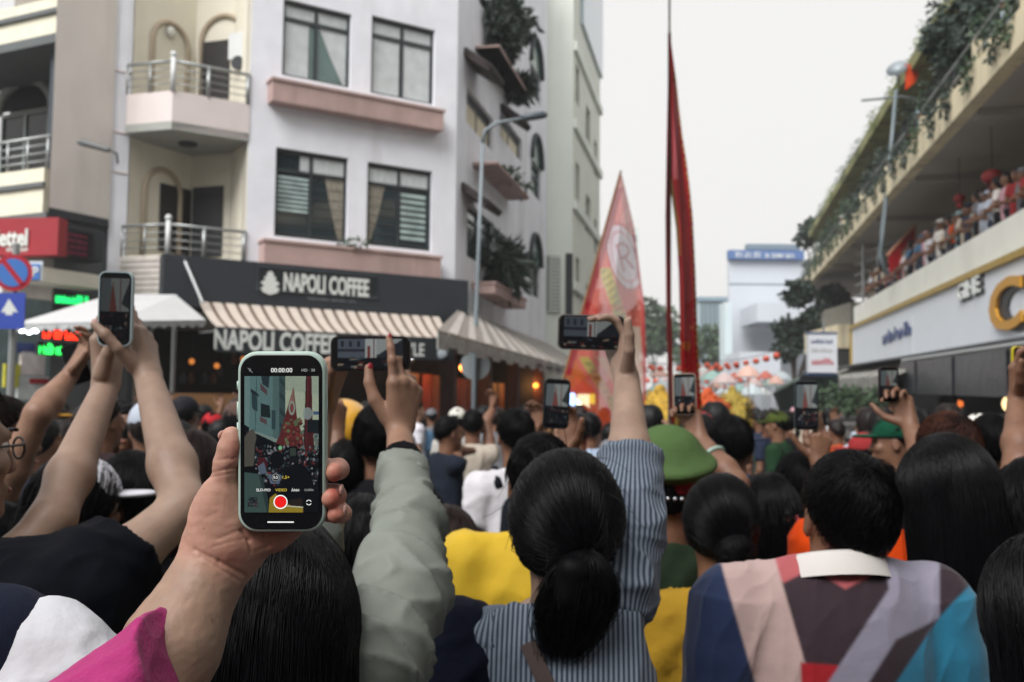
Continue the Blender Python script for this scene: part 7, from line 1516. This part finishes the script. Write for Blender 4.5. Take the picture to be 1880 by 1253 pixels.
for k, (x0, y0, x1, y1, d0, d1, n, sag) in enumerate(((1128,652,1290,664,34,36,9,10),(1290,662,1435,640,36,34,8,8),(1190,668,1360,664,48,50,11,6),(1150,690,1430,688,56,56,18,5),(1200,704,1420,700,70,70,16,4))):
    a = W(x0,y0,d0); b = W(x1,y1,d1); t = thing('lantern_string', (a+b)/2, ['string of red lanterns crossing behind the pink flag','string of red lanterns in front of the white building','string of red lanterns behind the red banner','long string of small lanterns low over the far crowd','farthest string of lanterns over the street'][k], 'lantern string'); pts = []
    for i in range(n*2+1):
        f = i/(n*2); p = a+(b-a)*f - UP*(sag/FPX*d0*4*f*(1-f)); pts.append(p)
        if i % 2: mb = MB(); r_ = LR.uniform(.10,.135)*d0/36 if k < 3 else .16; mb.sphere(p-UP*(r_+.05), r_, 8, (1,1,.85)); mb.build('lantern', REDL, t, True)
    mb = MB(); mb.tube(pts, .012, 4); mb.build('wire', DGREY, t)
PCOL = [('#c8b3b0','pale pink'),('#c9cdcb','white'),('#c06a5c','red'),('#93b3ac','mint'),('#d0a89a','salmon'),('#b9c4c8','pale blue')]
for i in range(30):
    x = 1172+i*9+LR.uniform(-4,4); y = LR.uniform(682,738); d = LR.uniform(24,42); c_, nm = PCOL[i % 6]; p = W(x, y, d); t = thing('parasol', (p[0],p[1],0), f"{nm} parasol over the far crowd, {['first','second','third','fourth','last'][i//6]} {nm} one from the left", 'parasol', 'parasols over the far crowd')
    r_ = LR.uniform(.28,.42); mb = MB(); mb.lathe(p, [(r_,-.02),(r_*.7,.12),(r_*.3,.22),(.02,.27)], 8); mb.build('canopy', mat('parasol_'+c_[1:], C(c_), .7), t); mb = MB(); mb.tube([(p[0],p[1],.02), p+UP*.2], .018, 5); mb.build('shaft', RAIL, t)
def lion(label, x, y, d, c1, c2, seed):
    p = W(x, y, d); t = thing('lion_costume', (p[0],p[1],0), label, 'lion costume'); S = SDF(); S.ell(p, (.29,.29,.26), .05); S.cap(p+[0,-.25,-.12], p+[0,-.42,-.16], .18, .14, .08); S.cap(p+UP*.22, p+UP*.30, .12, .08, .06)
    for g in (-1,1): S.ell(p+np.array([g*.15,-.30,.06]), (.10,.08,.09), .03)
    V, Q = S.mesh(.025); V = V + vnormals(V, Q)*(.02*wob(V, 30, seed))[:,None]; h = sobj('head', (V, Q), mat('lion_'+c1[1:], C(c1), .8, var=.35, vscale=14), t)
    for g in (-1,1): mb = MB(); mb.sphere(p+np.array([g*.15,-.38,.07]), .032, 8); mb.build('eye', mat('lion_eye', C('#3a2a20'), .3), h, True)
    leaves('fringe', [(p+np.array([0,.05,0]),(.34,.33,.30)), (p+np.array([0,-.2,-.25]),(.3,.2,.1))], 2200, 1, .07, mat('fringe_'+c1[1:], C(c1), .8, var=.4, vscale=5), t, seed, .5, .2)
    S = SDF(); S.cap(p+np.array([0,.25,-.1]), p+np.array([.1,1.1,-.2]), .30, .26, .1); V, Q = S.mesh(.04); V = folds(V, Q, .03, 9, seed); sobj('body', (V, Q), mat('lion_cloth_'+c2[1:], C(c2), .8, var=.3, vscale=8), t)
    B = SDF()
    for q in (np.array([-.12,.05,0]), np.array([.14,.1,0]), np.array([0,1.0,0]), np.array([.22,1.05,0])): B.cap(np.array([p[0]+q[0],p[1]+q[1],p[2]-.25]), np.array([p[0]+q[0],p[1]+q[1],.07]), .11, .07, .03)
    sobj('legs', B.mesh(.03), mat('lion_legs', C('#c33f1c'), .8), t)
lion('yellow lion dance head right behind the raised bare forearm', 1212, 760, 13, '#a8862a', '#8e2a18', 1); lion('orange and gold lion dance head right of the red banner', 1300, 758, 15, '#b04818', '#a8802c', 2); lion('yellow and green lion dance head farthest right of the red banner', 1345, 750, 17, '#8e7a2c', '#a03a1c', 3)
ls = thing('lit_shop_screen', W(1076,738,15), 'bright lit screen at the foot of the pink flag', 'screen'); 
for (x0,y0,x1,y1,c_,e_) in ((1046,722,1056,745,'#9fc4ff',1.6),(1060,724,1082,756,'#fdf6c8',2.4),(1082,724,1092,742,'#e8d84a',1.6)):
    a = W(x0,y0,15); b = W(x1,y1,15); mb = MB(); mb.box((a[0],a[1],b[2]),(b[0],a[1]+.06,a[2])); mb.build('panel', emat('screen_'+c_[1:], c_, e_), ls)
aw3 = thing('red_awning', W(1040,705,20), 'small dark red awning at the side street under the pink flag', 'awning'); mb = MB(); mb.prism([W(1018,716,20), W(1060,690,20), W(1092,716,19.5), W(1086,726,19.5)], (0,.3,0)); mb.build('cloth', mat('awning_red', C('#8c1a22'), .7), aw3)
# ------------------------------------------------------------------ the crowd: a few built people, copied
OC = lambda n_, r=.85: mat(n_, (0,0,0), r, spec=.2, var=.12, vscale=9, objcol=True)
CR_S, CR_T, CR_H = OC('crowd_shirt'), OC('crowd_trousers'), OC('crowd_hair', .5)
def proto(style, pose, male):
    p = Person('crowd', (0,0,1.53), yaw=0, sk='b', male=male, loc=(0,0,0))
    R_, F_, U_ = p.R, p.F, p.U
    for sd, g in (('L',-1),('R',1)):
        up_ = (pose == 'one' and sd == 'R') or pose == 'two'
        if up_: e = p.sh[sd]+R_*g*.06+U_*.10+F_*.22; w_ = e+U_*.23+F_*.06-R_*g*.04; p.arm(sd, e, w_, dict(d=U_, n=-F_-R_*g*.4, side=g, curl=GRIP))
        elif pose == 'lean': e = p.sh[sd]+R_*g*.07-U_*.26+F_*.07; w_ = e+F_*.12-U_*.05-R_*g*.10; p.arm(sd, e, w_, dict(d=F_, n=-U_, side=g, curl=GRIP))
        else: p.arm(sd)
    p.body(hh=.016, ha=.012, hb=.028).trousers(CR_T, .035).shirt(CR_S, h=.024, fold=.006, sleeve='short')
    if style == 'short': p.hair_short(CR_H, h=.014, rough=.009)
    elif style == 'long': p.hair_long(CR_H, drop=.36, h=.016, width=.09)
    elif style == 'tail': p.hair_tied(CR_H, (0,-.11,0), [(0,-.14,-.08),(0,-.13,-.2)], h=.014)
    else: p.hair_short(CR_H, h=.014); p.cap(CR_S)
    if pose == 'one':
        q = p.arms['R'][1] + U_*.13+F_*.01; mb = MB(); mb.box(q-np.array([.036,.005,.07]), q+np.array([.036,.005,.07])); p.ph = mb
    return p.root
KID = lambda o: [c for c in bpy.data.objects if c.parent == o]
PR = {}
def dup(src, name):
    c = src.copy(); COL.objects.link(c)
    for ch in KIDS[src.name]:
        d_ = ch.copy(); COL.objects.link(d_); d_.parent = c
        for g in KIDS.get(ch.name, []): e = g.copy(); COL.objects.link(e); e.parent = d_
    return c
SC_ = [('#1b1c22','black'),('#cfced2','white'),('#d5d2cc','cream'),('#aeb6c4','lavender'),('#262e42','navy'),('#6c6d72','grey'),('#8e2a2c','red'),('#b9ad9c','beige'),('#c79aa4','pink'),('#4c6a86','blue'),('#3c4a3e','dark green'),('#b98a2c','mustard'),('#5a4640','brown'),('#8fa8ae','pale blue'),('#b04a22','orange')]
HC_ = [('#0b0b0d','black'),('#1a1311','brown'),('#0b0b0d','black')]
STY = {'short':'short hair','long':'long hair','tail':'a ponytail','cap':'a cap'}; POS = {'down':'arms down','one':'one arm raised','two':'both arms raised','lean':'leaning forward'}
combos = [('short','down',True),('long','down',False),('tail','down',False),('cap','down',True),('short','one',True),('long','one',False),('short','two',True),('short','lean',True),('long','lean',False),('cap','lean',True)]
SRC = {k: proto(*k) for k in combos}
KIDS = {}
for o in bpy.data.objects:
    if o.parent: KIDS.setdefault(o.parent.name, []).append(o)
USED = set(); FIRST = set(); CR = random.Random(21); LAB = set()
SCT = [q for q in SC_ if q[1] in ('white','cream','lavender','grey','beige','pink','pale blue','navy','blue','red','black','orange')]
def place(keyset, pos, yaw, zone, group):
    for _ in range(300):
        k = CR.choice(keyset); (sc_, sn) = CR.choice(SCT) if 'terrace' in zone else CR.choice(SC_ if CR.random() < .55 else SC_[:1]+SC_[4:6]+SC_[4:5]); (hc_, hn) = CR.choice(HC_)
        head = {'cap':'a cap','tail':'a '+hn+' ponytail','short':'short '+hn+' hair','long':'long '+hn+' hair'}[k[0]]
        lb = f"person in {sn} with {head}, {POS[k[1]]}, {zone}"
        if lb not in LAB: break
    LAB.add(lb); src = SRC[k]
    if k in FIRST: o = dup(src, 'person')
    else: o = src; FIRST.add(k)
    o.location = Vector([float(v) for v in pos]); o.rotation_euler = (0,0,-rad(yaw)); s_ = CR.uniform(.93,1.06); o.scale = (s_,s_,s_)
    o['label'] = lb; o['category'] = 'person'; o['group'] = group; COLR.append((o, sc_, hc_)); return o
COLR = []
POSN = [(float(o.location[0]), float(o.location[1])) for o in bpy.data.objects if o.get('category') == 'person']
street = [k for k in combos if k[1] != 'lean']
def inside(x, y):
    a = np.dot(np.array([x,y,0])-FB.O, FB.n); b = np.dot(np.array([x,y,0])-FR_.O, FR_.n); c = np.dot(np.array([x,y,0])-FA.O, FA.n)
    return b > 1.2 and (a > 2.0 if y > 20 else c > 1.6)
for (d0, d1, x0, x1, n) in ((4.3,6.2,20,1860,14),(6.2,8.5,20,1860,26),(8.5,11.5,40,1750,34),(11.5,15.5,60,1700,34),(12,16,640,1100,14),(16,24,900,1640,32),(24,34,1060,1540,30)):
    k = 0; tries = 0
    while k < n and tries < 400:
        tries += 1; d = CR.uniform(d0, d1); x = CR.uniform(x0, x1); p = W(x, 750, d)
        if not inside(p[0], p[1]) or min(math.hypot(p[0]-a, p[1]-b) for a, b in POSN) < .52: continue
        if (1190 < x < 1330 and 10 < d < 16) or (700 < x < 1130 and d < 9.5) or (1370 < x < 1580 and d < 10): continue
        POSN.append((p[0], p[1])); k += 1
        zone = 'near' if d < 8.5 else 'midway' if d < 16 else 'far off'
        zone += (' at the far left' if x < 300 else ' behind the mint phone' if x < 600 else ' under the awning' if x < 850 else ' by the lamp post' if x < 1020 else ' at the pink flag' if x < 1190 else ' at the red banner' if x < 1330 else ' in the street' if x < 1560 else ' by the right shops')
        yaw = CR.gauss(0, 30) + (25 if x < 700 else 0)
        place([k_ for k_ in street if k_[1] == 'down'] if d < 8.5 or CR.random() < .7 else street, (p[0], p[1], 0), yaw, zone, 'people watching the parade')
lean = [k for k in combos if k[1] == 'lean']
s_ = 15.2
while s_ < s_f:
    o_ = -.50 - CR.random()*.1; p = FR_.pt(s_, o_, zp0+.42); place(lean, p, -78+CR.uniform(-35,45), ('terrace near end' if s_ < 20 else 'terrace middle' if s_ < 28 else 'terrace far end'), 'people leaning over the terrace parapet')
    if CR.random() < .45: p = FR_.pt(s_+.3, -1.15, zp0+.55); place([k for k in combos if k[1] in ('down','one')], p, -60+CR.uniform(-30,30), 'back row of the terrace', 'people behind the terrace parapet')
    s_ += CR.uniform(.34, .58)
for s_ in (17, 19.2, 23, 27.5, 32, 38, 45):
    p = FR_.pt(s_, -.35, zb1-.15); place(lean, p, -78+CR.uniform(-30,30), 'upper terrace', 'people on the upper terrace')
bpy.context.view_layer.update()
KD = {}
for o in bpy.data.objects:
    if o.parent: KD.setdefault(o.parent.name, []).append(o)
for o, sc_, hc_ in COLR:
    tr_ = CR.choice(['#1d1e24','#2b3446','#7d7466','#22242c','#3a3c44'])
    for c in KD.get(o.name, []):
        nm = c.name.split('.')[0]; col = sc_ if nm in ('shirt','cap') else hc_ if nm == 'hair' else tr_
        c.color = (*C(col, .95), 1)
        for g in KD.get(c.name, []): g.color = (*C(sc_, .95), 1)
for k, o in SRC.items():
    if k not in FIRST:
        for c in KIDS.get(o.name, []):
            for g in KIDS.get(c.name, []): bpy.data.objects.remove(g)
            bpy.data.objects.remove(c)
        bpy.data.objects.remove(o)
# red fans and lanterns hanging on the terrace, the red framed banner on the parapet
for (x, y, r_, lb) in ((1822,325,.22,'round red paper lantern hanging over the crowded terrace'),(1762,365,.15,'small red lantern left of the big one on the terrace')):
    q = R(x, y, -.6); t = thing('red_lantern', FR_.pt(q[0], -.6, q[1]+FR_.g*0), lb, 'lantern'); c_ = FR_.pt(q[0], -.6, q[1]); mb = MB(); mb.sphere(c_, r_, 12, (1,1,.75)); mb.build('lantern', mat('lantern_dark_red', C('#8f1f22'), .6), t, True); mb = MB(); mb.lathe(c_-UP*r_*1.5, [(.07,0),(.08,.12)], 8); mb.build('tassel', mat('lantern_dark_red', C('#8f1f22'), .6), t); mb = MB(); mb.tube([c_, np.array([c_[0], c_[1], FR_.pt(q[0],-.6,zb0)[2]])], .01, 4); mb.build('cord', DGREY, t)
q0 = R(1632,472,.05); q1 = R(1682,418,.05); rfb = thing('parade_banner', FR_.pt(q0[0], .05, q0[1]), 'red banner with an orange frame held out over the terrace parapet', 'banner')
a = W(1632,470,31); b = W(1681,416,31); c_ = W(1684,455,31); d_ = W(1636,500,31)
mb = MB(); mb.prism([a, b, c_, d_], FR_.n*.03); mb.build('cloth', cloth('banner_red', '#a81a24'), rfb); mb = MB(); mb.tube([a+FR_.n*.05, b+FR_.n*.05, c_+FR_.n*.05], .05, 6); mb.build('frame', mat('frame_orange', C('#b8785a'), .6), rfb)

# ------------------------------------------------------------------ the hazy air of the street
HZ = bpy.data.materials.new('haze'); HZ.use_nodes = True; hn = HZ.node_tree; hn.nodes.clear(); ho = hn.nodes.new('ShaderNodeOutputMaterial'); hv = hn.nodes.new('ShaderNodeVolumePrincipled')
hv.inputs['Color'].default_value = (.93, .95, .96, 1); hv.inputs['Density'].default_value = .0013; hv.inputs['Anisotropy'].default_value = .2; hn.links.new(hv.outputs[0], ho.inputs['Volume'])
mb = MB(); mb.box((-160,-70,-1), (160,310,24)); tag(mb.build('haze', HZ), kind='stuff')
